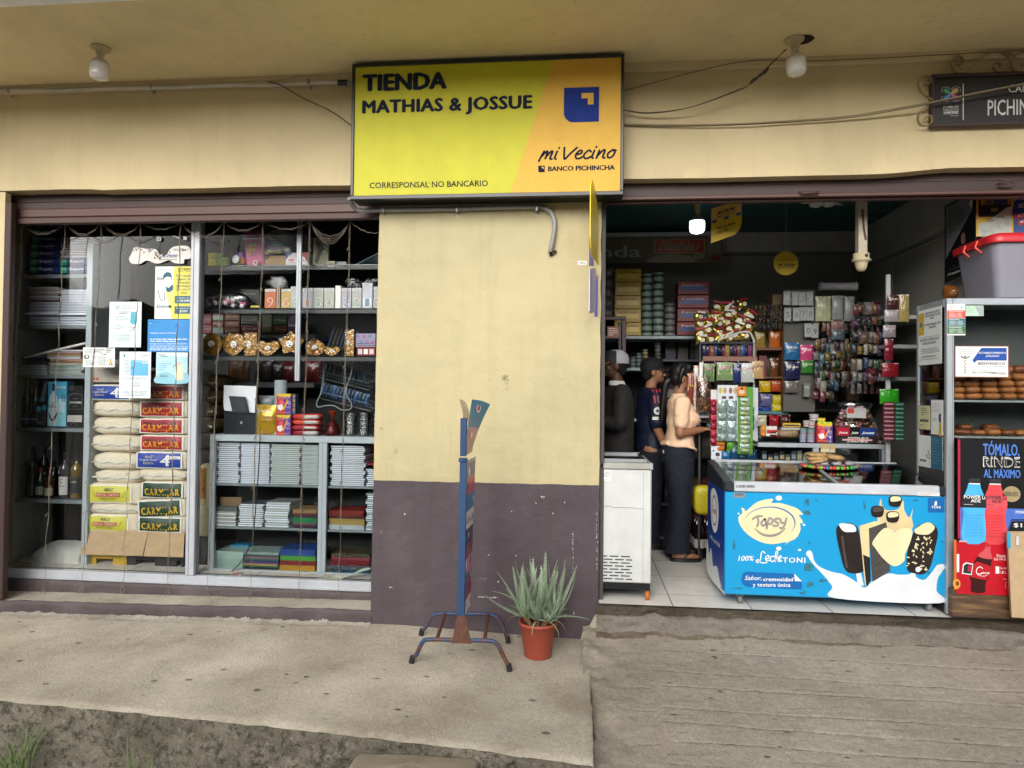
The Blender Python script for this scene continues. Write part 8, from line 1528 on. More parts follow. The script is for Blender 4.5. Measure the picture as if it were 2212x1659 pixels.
for i in range(5):a,b_=700+i*92,788+i*92;g('bag','grey plastic pack with red print at the left edge of the opening','G',52,a,168,b_,YT2+.02,.1,'#6f6a6c','Rinda','#8a2a2c','grey packs on the back shelf')
pg=pm('#8fa398',.4);pgb=pm('#26352f',.5)
for cx_,y0,n in((460,762,9),(562,750,9),(668,1025,5)):
 for i in range(n):h=(1308-y0)/n;cyl('pale green labelled tin in a column on the back shelf' if cx_<600 else 'dark labelled tin in the short column on the back shelf','G',cx_-48,y0+i*h+1,cx_+48,y0+(i+1)*h-1,YT2,pg if cx_<600 else pm('#8a8088',.4),pgb,gr='tins on the back shelf')
for i in range(4):a,b_=832+i*120,945+i*120;g('box','red and yellow family size pack in the column right of the tins','G',735-i*3,a,1008,b_,YT2,.2,'#7a1f1c','Familia','#c9c6c0','red family packs on the back shelf','#28407a')
for cx_,n,hx in((338,3,'#7a868a'),(392,4,'#7a868a'),(447,5,'#9a8a5c')):
 for i in range(n):cyl('small tin stacked on the lower back shelf','G',cx_-24,1598-(i+1)*33,cx_+24,1598-i*33-1,YT2,pm(hx,.4),pgb,gr='small tins on the lower back shelf')
for i in range(4):cyl('small tin in the dim stack above the young man','G',532,1372+i*36,586,1406+i*36,YT2+.1,pm('#6a6668',.4),pgb,gr='dim small tins')
th=thing('mirror','dark wooden framed glass cabinet door at the left of the opening','cabinet',at('G',160,1700,1.5));WD=pm('#3a1c12',.4)
for(x0,y0,x1,y1)in((-60,1140,275,1172),(236,1173,275,1640),(205,1200,235,1640)):X0,X1,Z0,Z1=rc('G',x0,y0,x1,y1,1.5);mb=MB();mb.box(X0,X1,1.5-.01*(y0==1173),1.55,Z0,Z1,WD if x0!=205 else BLK,.004);mb.build('frame',th)
pbox('price_label','salmon price label on the framed cabinet glass','label','G',108,1228,212,1330,1.49,.004,pm('#a86a55',.5),lambda c:c.lines(120,1245,200,1320,4,WHT,1,.4))
# gold snack bags hanging in a heap
q=random.Random(31);GBM=pm('#a8954a',.15,.8,var=.6,scale=16,bump=1,bs=30)
for r_ in range(5):
 for k in range(6):
  x=215+k*80+r_*6+q.uniform(-18,18);y=185+r_*66-k*9+q.uniform(-14,14)
  if r_==0 and k<2:continue
  mb=MB();pouch(mb,'K',x-44,y-34,x+52,y+56,1.42-.03*r_+.012*k,.06,GBM,k+r_*7);c=card_on(mb,'K',x-44,y-34,x+52,y+56,1.41-.03*r_+.012*k);c.poly([(x-40,y-33),(x+50,y-36),(x+48,y-18),(x-38,y-14)],pm(['#9a2430','#c9c6c0','#7a1f2a'][(k+r_)%3],.3),1);c.blob([(x-20,y+10),(x+14,y-4),(x+26,y+22),(x-8,y+36)],pm('#c9c4ac',.3),-8)
  o=mb.build('snack_bag',None,'shiny gold and red snack bag in the hanging heap','snack bag','gold snack bags hanging in a heap');o.rotation_euler=(rad(q.uniform(-25,15)),rad(q.uniform(-35,35)),rad(q.uniform(-30,30)))
mb=MB();mb.tube(catmull([at('K',x,y,1.16)for x,y in((385,485),(395,462),(470,436),(560,402),(620,392),(665,405),(692,450),(700,490))],8),.008,pm('#a9aaa5',.4),8);mb.build('bag_hanger',None,'curved grey metal hanger in front of the gold snack bags','hanger')
# black stand with hanging packets
th=thing('display_stand','dark display stand with a brown strip and hooks behind the woman','display stand',at('K',450,1525,.95));YS2=1.26
for x in(222,700):a=at('K',x,490,YS2);mb=MB();mb.tube([a,Vector((a.x,YS2,.02))],.010,pm('#3a3b3c',.4)if x<300 else pm('#8a8d90',.4),8);mb.build('post',th)
X0,X1,Z0,Z1=rc('K',248,610,728,650,YS2-.02);mb=MB();mb.box(X0,X1,YS2-.02,YS2-.005,Z0,Z1,pm('#7a5240',.5));mb.build('brown_strip',th)
mb=MB();X0,X1,Z0,Z1=rc('K',222,480,722,496,YS2);mb.box(X0,X1,YS2,YS2+.02,Z0,Z1,BLK);mb.box(X0,X1,YS2+.2,YS2+.21,Z0-.12,Z1,BLK);mb.build('tray',th)
for x in(245,350,450,556,660,750):mb=MB();p=at('K',x,650,YS2-.03);mb.tube([p,p+Vector((.008,-.02,-.03)),p+Vector((-.006,-.03,-.045)),p+Vector((-.012,-.02,-.03))],.0022,WHT,5);mb.build('hook',th)
for k in range(14):x=262+k*34;g('bag','dark coloured packet standing in the stand tray','K',x-22,500+(k%3)*8,x+22,606,YS2+.02+.02*(k%2),.03,['#1c2440','#3c1c3c','#7a4a2a','#2a4a7a','#14161c','#6a2a5a','#8a7030'][k%7],'','#5a6a8a','dark packets in the stand tray')
for(x0,y0,x1,y1,hx,s_,tc,lb,h2)in((255,672,355,832,'#5f7a4a','Grunch','#c9408a','green and pink marshmallow bag at the left hook','#a9a88c'),(372,662,520,822,'#6f8a5a','Grunch','#d94a96','wide green and pink marshmallow bag with white sweets','#d3cfb4'),(518,668,588,840,'#1c2a5c','Mini','#c9ccd6','navy sweets bag with white marks','#3a4a8c'),(590,668,708,838,'#a9b0a8','Malva','#b05a8a','clear bag of white sweets with a pink base','#cfcab2'),(682,650,790,806,'#a98a5c','Café','#3a2418','kraft paper pouch at the right hook','#2a1d14'),(168,690,212,1080,'#c9c4bc','PAPAS','#c9592c','tall orange and white chips bag by the woman','#b8551f'),(108,760,175,1090,'#7a3424','PAPAS','#c9b23a','red brown chips bag right behind the woman','#c9b8a0')):g('bag',lb,'K',x0,y0,x1,y1,YS2-.06,.035,hx,s_,tc,None,h2)
th=thing('clear_snack_bag','clear bag of brown crackling hanging beside the woman','snack bag',at('K',255,1100,YS2-.1));mb=MB();q=random.Random(44)
for k in range(60):mb.ball(at('K',q.uniform(212,302),q.uniform(850,1085),YS2-.08+q.uniform(-.02,.03)),q.uniform(.012,.024),pm(q.choice(['#7a4a20','#9a6a30','#5f3416']),.4,bump=.8,bs=60),7,5)
mb.build('crackling',th);mb=MB();pouch(mb,'K',196,782,318,1100,YS2-.13,.1,film('f3e9d8',.16,.12,1,40),5);mb.build('clear_film',th)
g('box','black and magenta card hanging below the crackling bag','K',205,1080,305,1155,YS2-.05,.01,'#8a8790','','#222',None,'#1a1b1e')
pbox('white_strip','white plastic strip at the left of the display stand','strip','K',216,662,248,850,YS2-.03,.01,WHT)
# carded sweets
def board(lb,x0,y0,x1,y1,hx,cells,chx,Y,gr=None,name='sweets_card'):
 X0,X1,Z0,Z1=rc('K',x0,y0,x1,y1,Y);th=thing(name,lb,'sweets card',((X0+X1)/2,Y,Z0));mb=MB();mb.box(X0,X1,Y,Y+.004,Z0,Z1,pm(hx,.45));mb.build('card',th)
 for i,(a,b_,c_,d_)in enumerate(cells):mb=MB();pouch(mb,'K',a,b_,c_,d_,Y-.028,.026,pm(chx[i%len(chx)],.18,.3,var=.5,scale=40,bump=1,bs=60),i);mb.build('packet',th)
 return th
board('red strip of cherry sweets hanging at the left of the silver packs',316,905,374,1405,'#c9c6c4',[(318,990+i*69,372,1054+i*69)for i in range(6)],['#9a1c34','#8a1830'],YS2-.10)
cl=[(382+k*86,y,464+k*86,y+dy)for(y,dy)in((995,112),(1112,62),(1182,112),(1296,64))for k in range(2)]
tb=board('white card of silver sweet packs in the middle of the stand',376,864,560,1360,'#c3cad0',cl,['#7f938c','#8a9aa0'],YS2-.12)
mb=MB();c=card_on(mb,'K',376,864,560,1360,YS2-.1205);[c.blob([(x-14,905),(x,885),(x+16,900),(x+10,935),(x-8,935)],pm(h,.5),1)for x,h in((400,'#b8a83c'),(440,'#a08a5c'),(490,'#8a4a5a'),(530,'#b09a70'))];[c.rect(x,962,x+38,986,pm('#3a3020',.5),1)for x in(415,476)];mb.build('print',tb)
board('long green strip of sweets with an orange head',556,880,690,1475,'#4a8a1c',[(580,975+i*41,672-abs(i-6),1012+i*41)for i in range(12)],['#a9bcae','#8a9a70'],YS2-.13);pbox('orange_header','orange printed header card above the green strip','card','K',550,876,632,962,YS2-.15,.004,pm('#c9761c',.4),lambda c:(c.disc(592,925,26,pm('#c9b8a0',.4),1,18),c.disc(592,895,10,BLK,1)))
board('white printed side card right of the green strip',634,888,735,1400,'#b5b9c2',[(660,1060+i*70,705,1120+i*70)for i in range(3)],['#2a6a9a','#1f4a7a'],YS2-.09)
pbox('white_card','white printed card at the foot of the stand','card','K',320,1405,412,1524,YS2-.11,.004,pm('#c3cad4',.5),lambda c:(c.rect(360,1462,396,1492,pm('#2a2418',.5),1),c.disc(340,1445,8,INK,1),c.disc(378,1508,10,pm('#b05a5a',.5),1,5)))
for k,(x0,y0,x1,y1,hx,lb)in enumerate(((372,1362,450,1402,'#b0701c','upper orange packet at the foot of the stand'),(370,1404,445,1452,'#a85c1c','lower orange packet at the foot of the stand'),(462,1355,530,1450,'#4a8a24','green packet at the foot of the stand'),(410,1450,492,1528,'#1f5f8a','blue packet at the foot of the stand'),(495,1400,560,1528,'#1c4468','dark blue packet at the foot of the stand'),(565,1478,640,1530,'#122c40','navy packet at the foot of the stand'),(642,1440,735,1530,'#1a3a5c','wide navy packet at the foot of the stand'))):g('bag',lb,'K',x0,y0,x1,y1,YS2-.12,.04,hx,'','#8aa0b0')
# wooden shelf unit in the middle
YU=1.62;th=thing('wooden_shelves','wooden shelf unit of sweets between the stand and the number balloons','shelves',at('K',850,1125,YU));WO=pm('#5f3a1e',.5,var=.25,scale=20)
for(x0,y0,x1,y1,m_)in((715,530,965,556,WO),(715,788,965,806,WO),(948,300,966,1090,WO),(862,60,960,300,pm('#5a4a30',.6)),(735,1094,1010,1124,pm('#4a6a70',.4))):X0,X1,Z0,Z1=rc('K',x0,y0,x1,y1,YU-.01);mb=MB();mb.box(X0,X1,YU-.01,YU+.2,Z0,Z1,m_,.003);mb.build('shelf' if y1-y0<60 else 'side_board',th)
X0,X1,Z0,Z1=rc('K',715,300,966,1100,YU+.2);mb=MB();mb.box(X0,X1,YU+.2,YU+.22,Z0,Z1,pm('#6a6a60',.7));mb.build('back_board',th)
rows=[('bag',840,370,938,530,'#a8571c','Manicho','orange nut bag on the upper wooden shelf'),('bag',702,372,804,528,'#8a7430','Oro','gold foil bag on the upper wooden shelf'),('box',742,602,812,788,'#5f1418','','dark red box on the middle wooden shelf'),('bag',842,628,920,786,'#5a3416','Cocoa','brown cocoa bag on the middle wooden shelf'),('bag',750,826,850,924,'#c9a81c','Duo','yellow sweets bag pinned below the wooden shelf'),('bag',852,812,946,920,'#a04420','Maní','orange sweets bag pinned beside the yellow one'),('bag',756,942,862,1048,'#5a5a8a','Uva','lilac foil sweets bag'),('bag',866,952,956,1040,'#a8a01c','Mentas','lime yellow sweets bag'),('bag',863,1040,990,1098,'#b0aa1c','Mentas','wide lime yellow sweets bag on the teal shelf'),('bag',740,1058,862,1098,'#1c3a8a','','blue sweets bag on the teal shelf'),('bag',975,486,1104,640,'#1c5a86','Bubble','blue snack bag below the balloon packs'),('bag',1110,506,1230,646,'#a83a68','Play','pink sweets bag beside the blue snack bag'),('bag',975,656,1112,812,'#1a1c40','Moon','navy and pink sweets bag'),('bag',1120,642,1234,758,'#2f6a2c','Duo','green sweets bag under the pink one'),('bag',975,828,1100,930,'#5f5a58','','clear wrapped pack with an orange head'),('box',1140,848,1196,970,'#6a6c66','ASTRA','grey card pack pinned right of the clear wrapped pack'),('bag',1285,520,1340,620,'#4a3024','','brown pack with a barcode'),('bag',1385,530,1465,628,'#8a949c','Gel','white gel pack in the dim middle'),('bag',1330,640,1500,768,'#3a3a1c','','dim olive garland pack'),('box',1530,900,1630,1004,'#3c3022','','dim brown pack right of the sweets bag'),('bag',1388,290,1508,372,'#8a6a68','Set','pink topped card pack'),('bag',1392,372,1508,462,'#5a6870','','blue grey silver pack'),('bag',1250,76,1386,296,'#a9ac8a','','green gold foil curtain pack'),('bag',1395,70,1498,282,'#8a8c8a','','grey foil curtain pack'),('bag',1505,78,1595,296,'#86898a','','narrow clear foil pack')]
for(k,x0,y0,x1,y1,hx,s_,lb)in rows:
 if lb:g(k,lb,'K',x0,y0,x1,y1,(1.50 if x0>960 else YU+.02),.05 if k=='box' else .04,hx,s_,'#c9c4b8')
ND=[('1',960,34),('2',1032,36),('3',1096,38),('4',1162,38),('5',966,178),('6',1044,176),('7',1106,172),('8',1168,172),('0',1146,318),('9',1206,326)]
SIL=pm('#8a8e92',.2,.7)
for i,(ch,x,y)in enumerate(ND):pbox('balloon_pack','hanging white pack of a silver number %s balloon'%ch,'balloon pack','K',x,y,x+64,y+122,1.5-.004*(i%3),.006,pm('#8d8f90',.35,var=.05),lambda c,x=x,y=y,ch=ch:(c.text(ch,x+18,x+48,y+88,48,SIL,2,.03),c.lines(x+20,y+8,x+44,y+14,1,INK,1,.6)),'number balloon packs')
X0,X1,Z0,Z1=rc('K',962,20,1240,1100,1.56);mb=MB();mb.box(X0,X1,1.56,1.58,Z0,Z1,pm('#4a4a46',.7));mb.build('peg_board',None,'grey peg board behind the number balloon packs','board')
mb=MB();a,b_=at('J',195,978,1.6),at('J',560,978,1.6);mb.lathe(a,[(.036,0),(.036,.03),(.034,.031),(.034,(b_-a).length-.03),(.036,(b_-a).length-.029),(.036,(b_-a).length)],pm('#a9a6ac',.5),20,b_-a);mb.build('paper_roll',None,'white paper roll above the balloon packs','paper roll')
# right side: shelves on the wall and hanging goods
th=thing('wall_shelves','dim metal shelves along the right wall of the shop','shelves',(2.4,1.2,1.0))
for(x,y)in((1850,245),(1850,505),(1830,790)):p=at('K',x,y,.95);mb=MB();mb.box(p.x,2.69,.95,2.2,p.z-.03,p.z,pm('#8d9090',.5,dirt=.3),.003);mb.build('shelf',th)
p=at('J',872,860,.94);mb=MB();mb.box(p.x-.018,p.x+.014,.93,.95,.02,p.z,pm('#a3a6a8',.4),.002);mb.build('upright',th)
q=random.Random(17)
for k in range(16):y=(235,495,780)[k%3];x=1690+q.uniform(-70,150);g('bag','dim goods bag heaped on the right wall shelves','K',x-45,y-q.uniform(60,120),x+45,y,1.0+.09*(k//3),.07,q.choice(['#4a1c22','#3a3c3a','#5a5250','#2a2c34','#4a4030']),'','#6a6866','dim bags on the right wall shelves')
rws=[(1885,62,1990,190,'#3a1c1c','Ener','battery pack at the top of the right column'),(1862,198,1988,300,'#8a8486','Ener','white headed battery pack, second of the right column'),(1848,334,1962,440,'#7a7276','Ener','white headed battery pack, third of the right column'),(1858,455,1940,640,'#6a1c2a','','dark red carded strip in the right column'),(1842,668,1986,790,'#7a1a24','','bright red packet in the right column'),(1820,900,1990,1032,'#2c8a1c','','bright green bag in the right column'),(1262,800,1300,890,'#5a5c5c','','small clear pack in the dim middle'),(1990,60,2080,300,'#8a7a4a','','clear amber pack hung at the far right')]
for(x0,y0,x1,y1,hx,s_,lb)in rws:g('bag',lb,'K',x0,y0,x1,y1,.85,.03,hx,s_,'#c9c4c6',None,None)
for i in range(9):g('box','red lighter card in the row of red cards','K',1845,1015+i*38,1944,1048+i*38,.84,.012,'#6a1426','','#aaa','red cards in the right column','#9a8488');g('box','green lighter card in the row of green cards','K',1950,1018+i*38,2030,1050+i*38,.845,.012,'#1c5a40','','#aaa','green cards in the right column','#6a9a88')
# counter
YCt=.98;ztc=(at('K',1250,1378,YCt).z+at('K',1880,1392,YCt).z)/2;a=at('K',1222,1400,YCt);b_=at('K',1898,1400,YCt)
th=thing('glass_counter','aluminium framed glass counter behind the blue freezer','counter',((a.x+b_.x)/2,YCt+.2,0));xl2=at('K',735,1320,YCt+.0).x
for(x0,x1,z0,z1,n_)in((xl2,b_.x,ztc-.035,ztc,'top_rail'),(a.x,a.x+.045,.02,ztc-.036,'post'),(b_.x-.05,b_.x,.02,ztc-.036,'post'),(a.x+.046,b_.x-.051,ztc-.30,ztc-.27,'middle_rail')):mb=MB();mb.box(x0,x1,YCt,YCt+.035,z0,z1,ALU,.003);mb.build(n_,th)
mb=MB();mb.box(xl2,b_.x,YCt+.001,YCt+.5,ztc+.0005,ztc+.008,LG);mb.build('glass_top',th);mb=MB();mb.box(a.x+.045,b_.x-.05,YCt+.012,YCt+.016,.1,ztc-.036,LG);mb.build('front_glass',th);mb=MB();mb.box(xl2,b_.x,YCt+.5,YCt+.51,.02,ztc,pm('#1c2022',.5));mb.box(xl2,b_.x,YCt+.04,YCt+.5,ztc-.32,ztc-.30,SHG);mb.build('inner_shelf',th)
q=random.Random(23)
for k in range(13):x=770+k*52;g('box','small dim carton inside the glass counter','K',x,1478-q.uniform(0,40),x+44,1545,YCt+.1,.05,q.choice(['#2a3c4a','#4a5a5a','#14181c','#5a6a6a','#3a4a3a']),'','#aaa','cartons inside the glass counter',q.choice(['#6a7a80','#8a8060','#20242a']))
pbox('sticker','tan coffee sticker on the counter corner','sticker','K',1288,1386,1420,1462,YCt-.003,.002,pm('#b09a6a',.5),lambda c:c.text('Galvez',1295,1415,1450,22,WHT,1,.01,.2))
def f(c):
 for x0,x1,hx,s_ in((1430,1545,'#a81c34','Joazz'),(1545,1640,'#17181c','Joazz'),(1635,1782,'#1c3a7a','Joazz')):c.poly([(x0,1244),(x1,1242),(x1-8,1318),(x0+10,1318)],pm(hx,.25),2);c.text(s_,x0+16,x1-16,1294,20,WHT,4,.02,.3)
 c.rect(1422,1312,1785,1384,pm('#17171b',.35),5);c.text('AHORRA $0.10',1526,1710,1338,14,WHT,7,.03);c.rect(1478,1342,1748,1356,RED,6);c.text('LLEVATE 7 UNIDADES',1482,1744,1355,12,WHT,8,.03);c.text('A SOLO $0.25',1524,1706,1370,13,WHT,7,.03)
pbox('display_carton','dark counter carton reading AHORRA $0.10 LLEVATE 7 UNIDADES','display box','K',1420,1240,1787,1382,YCt+.03,.12,pm('#3a1418',.4),f)
candybox('K',1258,1204,1394,1376,YCt+.02,.08,'red and violet candy box on the glass counter','red and violet candy boxes')
for k in range(5):mb=MB();mb.ball(at('K',1278+24*k,1202,YCt+.05),.013,pm(['#b9c92c','#8ab02c'][k%2],.3),10,8);mb.build('round_sweet',None,'lime round sweet on top of the candy box','sweet','lime sweets on the candy box')
g('bag','lime and orange sweets bag standing on the candy box','K',1266,1155,1338,1202,YCt+.06,.03,'#b8b02c','','#c96a2c',None,'#b8482c')
for(x0,y0,x1,y1,hx,b2,lb)in((1200,1122,1284,1176,'#c3c0c2','#8a5a6a','yogurt cup on top of the cup stack'),(1142,1178,1196,1232,'#b5b0b0','#9a1c2c','red and white yogurt cup left in the stack'),(1186,1180,1252,1242,'#b5b0b0','#9a1c2c','red and white yogurt cup right in the stack'),(1112,1250,1176,1306,'#7f9aa0','#a84a5a','teal cup upper left by the candy box'),(1176,1250,1250,1306,'#7f9aa0','#a84a5a','teal cup upper right by the candy box'),(1108,1306,1172,1366,'#9a9ab0','#6a8a9a','lilac cup lower left by the candy box'),(1174,1306,1250,1368,'#9a9ab0','#8a86a8','lilac cup lower right by the candy box')):cyl(lb,'K',x0,y0,x1,y1,YCt+.05,pm(hx,.35),pm(b2,.35),NM['cup'],'cups on the glass counter',.82)
for(k,x0,y0,x1,y1,hx,s_,h2,lb)in(('box',765,1226,802,1312,'#c9861c','','#b8641c','orange and yellow box at the left end of the counter'),('box',806,1228,905,1318,'#c9c6c0','Café','#a8242c','white and yellow box behind the red coffee box'),('box',838,1258,912,1320,'#a81f2c','','#c9c6c0','small red coffee box with a cup picture'),('box',955,1200,1112,1236,'#b8981c','Snack','#3a2414','long yellow box on the counter'),('bag',736,1132,820,1226,'#a9a68c','K',None,'beige bag with a blue letter K'),('bag',842,1132,930,1228,'#7a141c','',None,'dark red foil bag on the counter'),('bag',935,1130,1030,1228,'#3a1412','','#8a7a4a','brown foil gift bag on the counter'),('box',940,1240,1110,1262,'#9a9c9c','',None,'grey white carton under the yellow box')):g(k,lb,'K',x0,y0,x1,y1,YCt+.08,.06,hx,s_,'#2a3a7a' if s_=='K' else '#c9c4b0',None,h2)
mb=MB();X0,X1,Z0,Z1=rc('K',918,1256,1112,1332,YCt+.03);mb.soft(((X0+X1)/2,YCt+.1,(Z0+Z1)/2),(X1-X0,.12,Z1-Z0),pm('#7a6548',.4,var=.3,scale=50,bump=1,bs=80),.6,.6,3,.01,12);mb.build('seed_bag',None,'clear bag of brown seeds lying on the counter','bag of seeds')
th=thing('sweets_sack','big clear sack of wrapped sweets behind the dark carton','bag of sweets',at('K',1600,1380,YCt+.25));q=random.Random(29);mb=MB()
for k in range(170):
 y=q.uniform(1060,1370);hw=90+150*((y-1040)/330);x=1595+q.uniform(-1,1)*hw;mb.ball(at('K',x,y,YCt+.17+q.uniform(0,.05)),(q.uniform(.012,.022),.012,q.uniform(.008,.014)),pm(q.choice(['#8a7a4a','#9a6a78','#7a5a40','#a89a80','#6a3a3a','#a88aa0']),.3),7,5)
mb.build('sweets',th);mb=MB();c0=at('K',1595,1378,YCt+.3);rr=at('K',1835,1378,YCt+.3).x-c0.x;hh=at('K',1595,1010,YCt+.3).z-c0.z
mb.lathe(c0,[(.001,0),(rr*.97,0),(rr,hh*.1),(rr*.85,hh*.4),(rr*.62,hh*.72),(rr*.5,hh*.82),(rr*.62,hh*.88),(rr*.64,hh*.95),(rr*.5,hh)],film('eeeaf0',.14,.15,1,22),26,None,True,1,.6);mb.build('clear_sack',th)
mb=MB();c=card_on(mb,'K',1520,1065,1695,1160,YCt+.10,None);c.rect(1520,1068,1692,1155,pm('#a9a9a8',.4),0);c.rect(1528,1070,1585,1115,pm('#a83a34',.4),1);c.lines(1595,1075,1685,1150,7,GRY,1,.3);mb.build('label',th)
# peanut bags and lollipops on the freezer lid
def lidz(x,y):return lidp(x,y).z+.012
pA=gz('S',1110,1330,ZF2+.07);th=thing('lollipop_tray','round tray edge of coloured lollipops under the peanut bags on the freezer','lollipops',pA);xc_,yc_=pA.x,pA.y+.02;rz_=(at('S',1585,1330,yc_).x-at('S',650,1330,yc_).x)/2
mb=MB();mb.lathe((xc_,yc_,lidz(xc_,yc_)-.004),[(.001,0),(rz_*.9,0),(rz_,.012),(rz_*.97,.012)],pm('#3a2a24',.4),30,None,True,1,.45);mb.build('tray',th);q=random.Random(5)
for k in range(26):a_=rad(180+180*k/25*1.0)+q.uniform(-.05,.05);mb=MB();x,y=xc_+rz_*.95*math.cos(a_),yc_+rz_*.43*math.sin(a_);mb.ball((x,y,lidz(x,y)+.018),.0135,pm(q.choice(['#b82c2c','#3f9a2c','#2a6aa8','#b85a1c','#6aa82c','#a82c4a']),.2,coat=.5),12,8);mb.build('lollipop',th)
for(x0,y0,x1,y1,Y,k)in((760,1100,1080,1190,.0,0),(770,1160,1070,1240,-.02,1),(800,1195,1120,1290,-.04,2),(1060,1130,1345,1250,-.02,3)):mb=MB();yy=yc_+Y;X0,X1,Z0,Z1=rc('S',x0,y0,x1,y1,yy-.05);mb.soft(((X0+X1)/2,yy,(Z0+Z1)/2),(X1-X0,.12,(Z1-Z0)*.8),pm('#a8885a',.35,var=.35,scale=55,bump=1,bs=75),.7,.6,k,.01,14);o=mb.build('peanut_bag',None,('uppermost peanut bag','second peanut bag','lowest front peanut bag','peanut bag at the right')[k]+' in the heap on the freezer','peanut bag','peanut bags on the freezer');o.rotation_euler=(0,rad((-2,-8,-14,8)[k]),0)
for k in range(7):x=1010+k*70;y=1290-(k%3)*22;mb=MB();X0,X1,Z0,Z1=rc('S',x-75,y-40,x+80,y+26,yc_-.08);mb.soft(((X0+X1)/2,yc_-.04+.02*(k%3),(Z0+Z1)/2),(X1-X0,.10,Z1-Z0),pm('#2a1a18' if k%3 else '#8a8a8c',.2,bump=1,bs=35),.6,.5,k,.016,12,18,10);mb.build('chocolate_packet',None,'dark chocolate packet in the heap on the freezer','chocolate packet','dark packets on the freezer')
mb=MB();a,b_=at('S',1112,865,yc_),at('S',1108,1120,yc_);mb.tube([b_,a],.003,pm('#a9adb0',.3,.6),8);mb.ball(a,.006,WHT,10,8);mb.build('metal_rod',None,'thin upright metal rod rising from the peanut bags','rod')
# the dim back of the shop: stacked goods and drink bottles
q=random.Random(91)
th=thing('back_rack','dim metal rack of stacked goods along the rear wall','rack',(1.6,2.2,0))
for z in(.35,.8,1.25,1.7,2.1):mb=MB();mb.box(.75,2.6,2.02,2.45,z-.02,z,pm('#4a4c4c',.5));mb.build('shelf',th)
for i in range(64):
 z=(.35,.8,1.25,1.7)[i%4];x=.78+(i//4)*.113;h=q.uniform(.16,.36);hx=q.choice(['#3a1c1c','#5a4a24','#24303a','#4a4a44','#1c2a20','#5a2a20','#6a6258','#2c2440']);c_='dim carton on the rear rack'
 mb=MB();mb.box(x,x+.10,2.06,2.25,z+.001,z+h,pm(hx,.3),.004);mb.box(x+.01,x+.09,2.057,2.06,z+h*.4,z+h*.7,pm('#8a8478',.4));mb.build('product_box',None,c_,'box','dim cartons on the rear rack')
for i in range(9):
 b0=Vector((.98+.085*(i%3),1.32+.11*(i//3),0.001));th=thing('soda_bottle','dark soda bottle on the floor behind the woman','bottle',b0,'soda bottles on the floor');mb=MB();mb.lathe(b0,[(.001,0),(.04,0),(.043,.02),(.043,.2),(.036,.25),(.015,.30),(.014,.32)],pm('#1c0f12',.1,coat=1),18);mb.build('body',th);mb=MB();mb.lathe(b0,[(.0435,.1),(.0435,.17)],pm('#a8a4a4',.4),18);mb.lathe(b0,[(.016,.318),(.016,.335),(.001,.336)],pm('#b0404a',.4),12);mb.build('label',th)
p=at('H',655,975,1.2);mb=MB();mb.soft((p.x,1.25,p.z+.09),(.15,.12,.24),pm('#b5a81c',.4),.5,.5,2,.004,8);mb.build('yellow_jug',None,'yellow plastic jug behind the woman beside the freezer','jug')
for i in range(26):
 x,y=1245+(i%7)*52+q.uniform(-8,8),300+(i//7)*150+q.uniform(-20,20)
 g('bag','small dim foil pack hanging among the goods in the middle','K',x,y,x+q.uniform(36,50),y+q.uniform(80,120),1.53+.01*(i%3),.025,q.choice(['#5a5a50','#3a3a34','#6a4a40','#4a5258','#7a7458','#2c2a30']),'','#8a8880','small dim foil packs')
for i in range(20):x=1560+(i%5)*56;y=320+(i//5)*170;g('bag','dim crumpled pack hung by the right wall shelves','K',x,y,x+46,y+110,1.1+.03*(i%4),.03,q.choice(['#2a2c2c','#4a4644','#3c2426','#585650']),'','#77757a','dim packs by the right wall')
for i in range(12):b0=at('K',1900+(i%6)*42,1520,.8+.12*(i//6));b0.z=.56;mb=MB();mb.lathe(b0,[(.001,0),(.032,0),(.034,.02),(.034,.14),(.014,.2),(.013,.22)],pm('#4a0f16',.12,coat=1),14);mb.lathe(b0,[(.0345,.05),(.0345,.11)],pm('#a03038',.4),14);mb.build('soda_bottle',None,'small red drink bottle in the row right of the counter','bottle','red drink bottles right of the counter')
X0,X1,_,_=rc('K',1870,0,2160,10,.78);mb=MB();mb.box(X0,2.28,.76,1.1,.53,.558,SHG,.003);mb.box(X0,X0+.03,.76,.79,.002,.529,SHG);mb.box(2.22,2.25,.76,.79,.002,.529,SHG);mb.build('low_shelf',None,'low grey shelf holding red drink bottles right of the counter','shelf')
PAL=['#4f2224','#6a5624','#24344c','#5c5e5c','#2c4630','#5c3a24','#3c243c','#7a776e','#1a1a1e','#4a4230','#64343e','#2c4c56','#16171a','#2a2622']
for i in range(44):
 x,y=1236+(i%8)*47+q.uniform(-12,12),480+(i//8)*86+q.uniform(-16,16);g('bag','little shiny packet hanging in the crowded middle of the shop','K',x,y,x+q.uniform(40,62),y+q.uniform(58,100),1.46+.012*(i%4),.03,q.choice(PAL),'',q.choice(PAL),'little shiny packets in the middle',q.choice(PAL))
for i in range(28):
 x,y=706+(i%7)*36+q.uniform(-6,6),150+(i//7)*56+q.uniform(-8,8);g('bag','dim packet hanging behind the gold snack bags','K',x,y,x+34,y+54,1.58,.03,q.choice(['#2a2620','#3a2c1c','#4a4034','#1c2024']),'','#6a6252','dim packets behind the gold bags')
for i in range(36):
 x,y=1575+(i%6)*46+q.uniform(-10,10),150+(i//6)*120+q.uniform(-14,14);g('bag','assorted packet hanging along the right shelves','K',x,y,x+q.uniform(36,56),y+q.uniform(60,96),.99+.02*(i%4),.03,q.choice(PAL[:10]),'',q.choice(PAL),'assorted packets along the right shelves',q.choice(PAL))
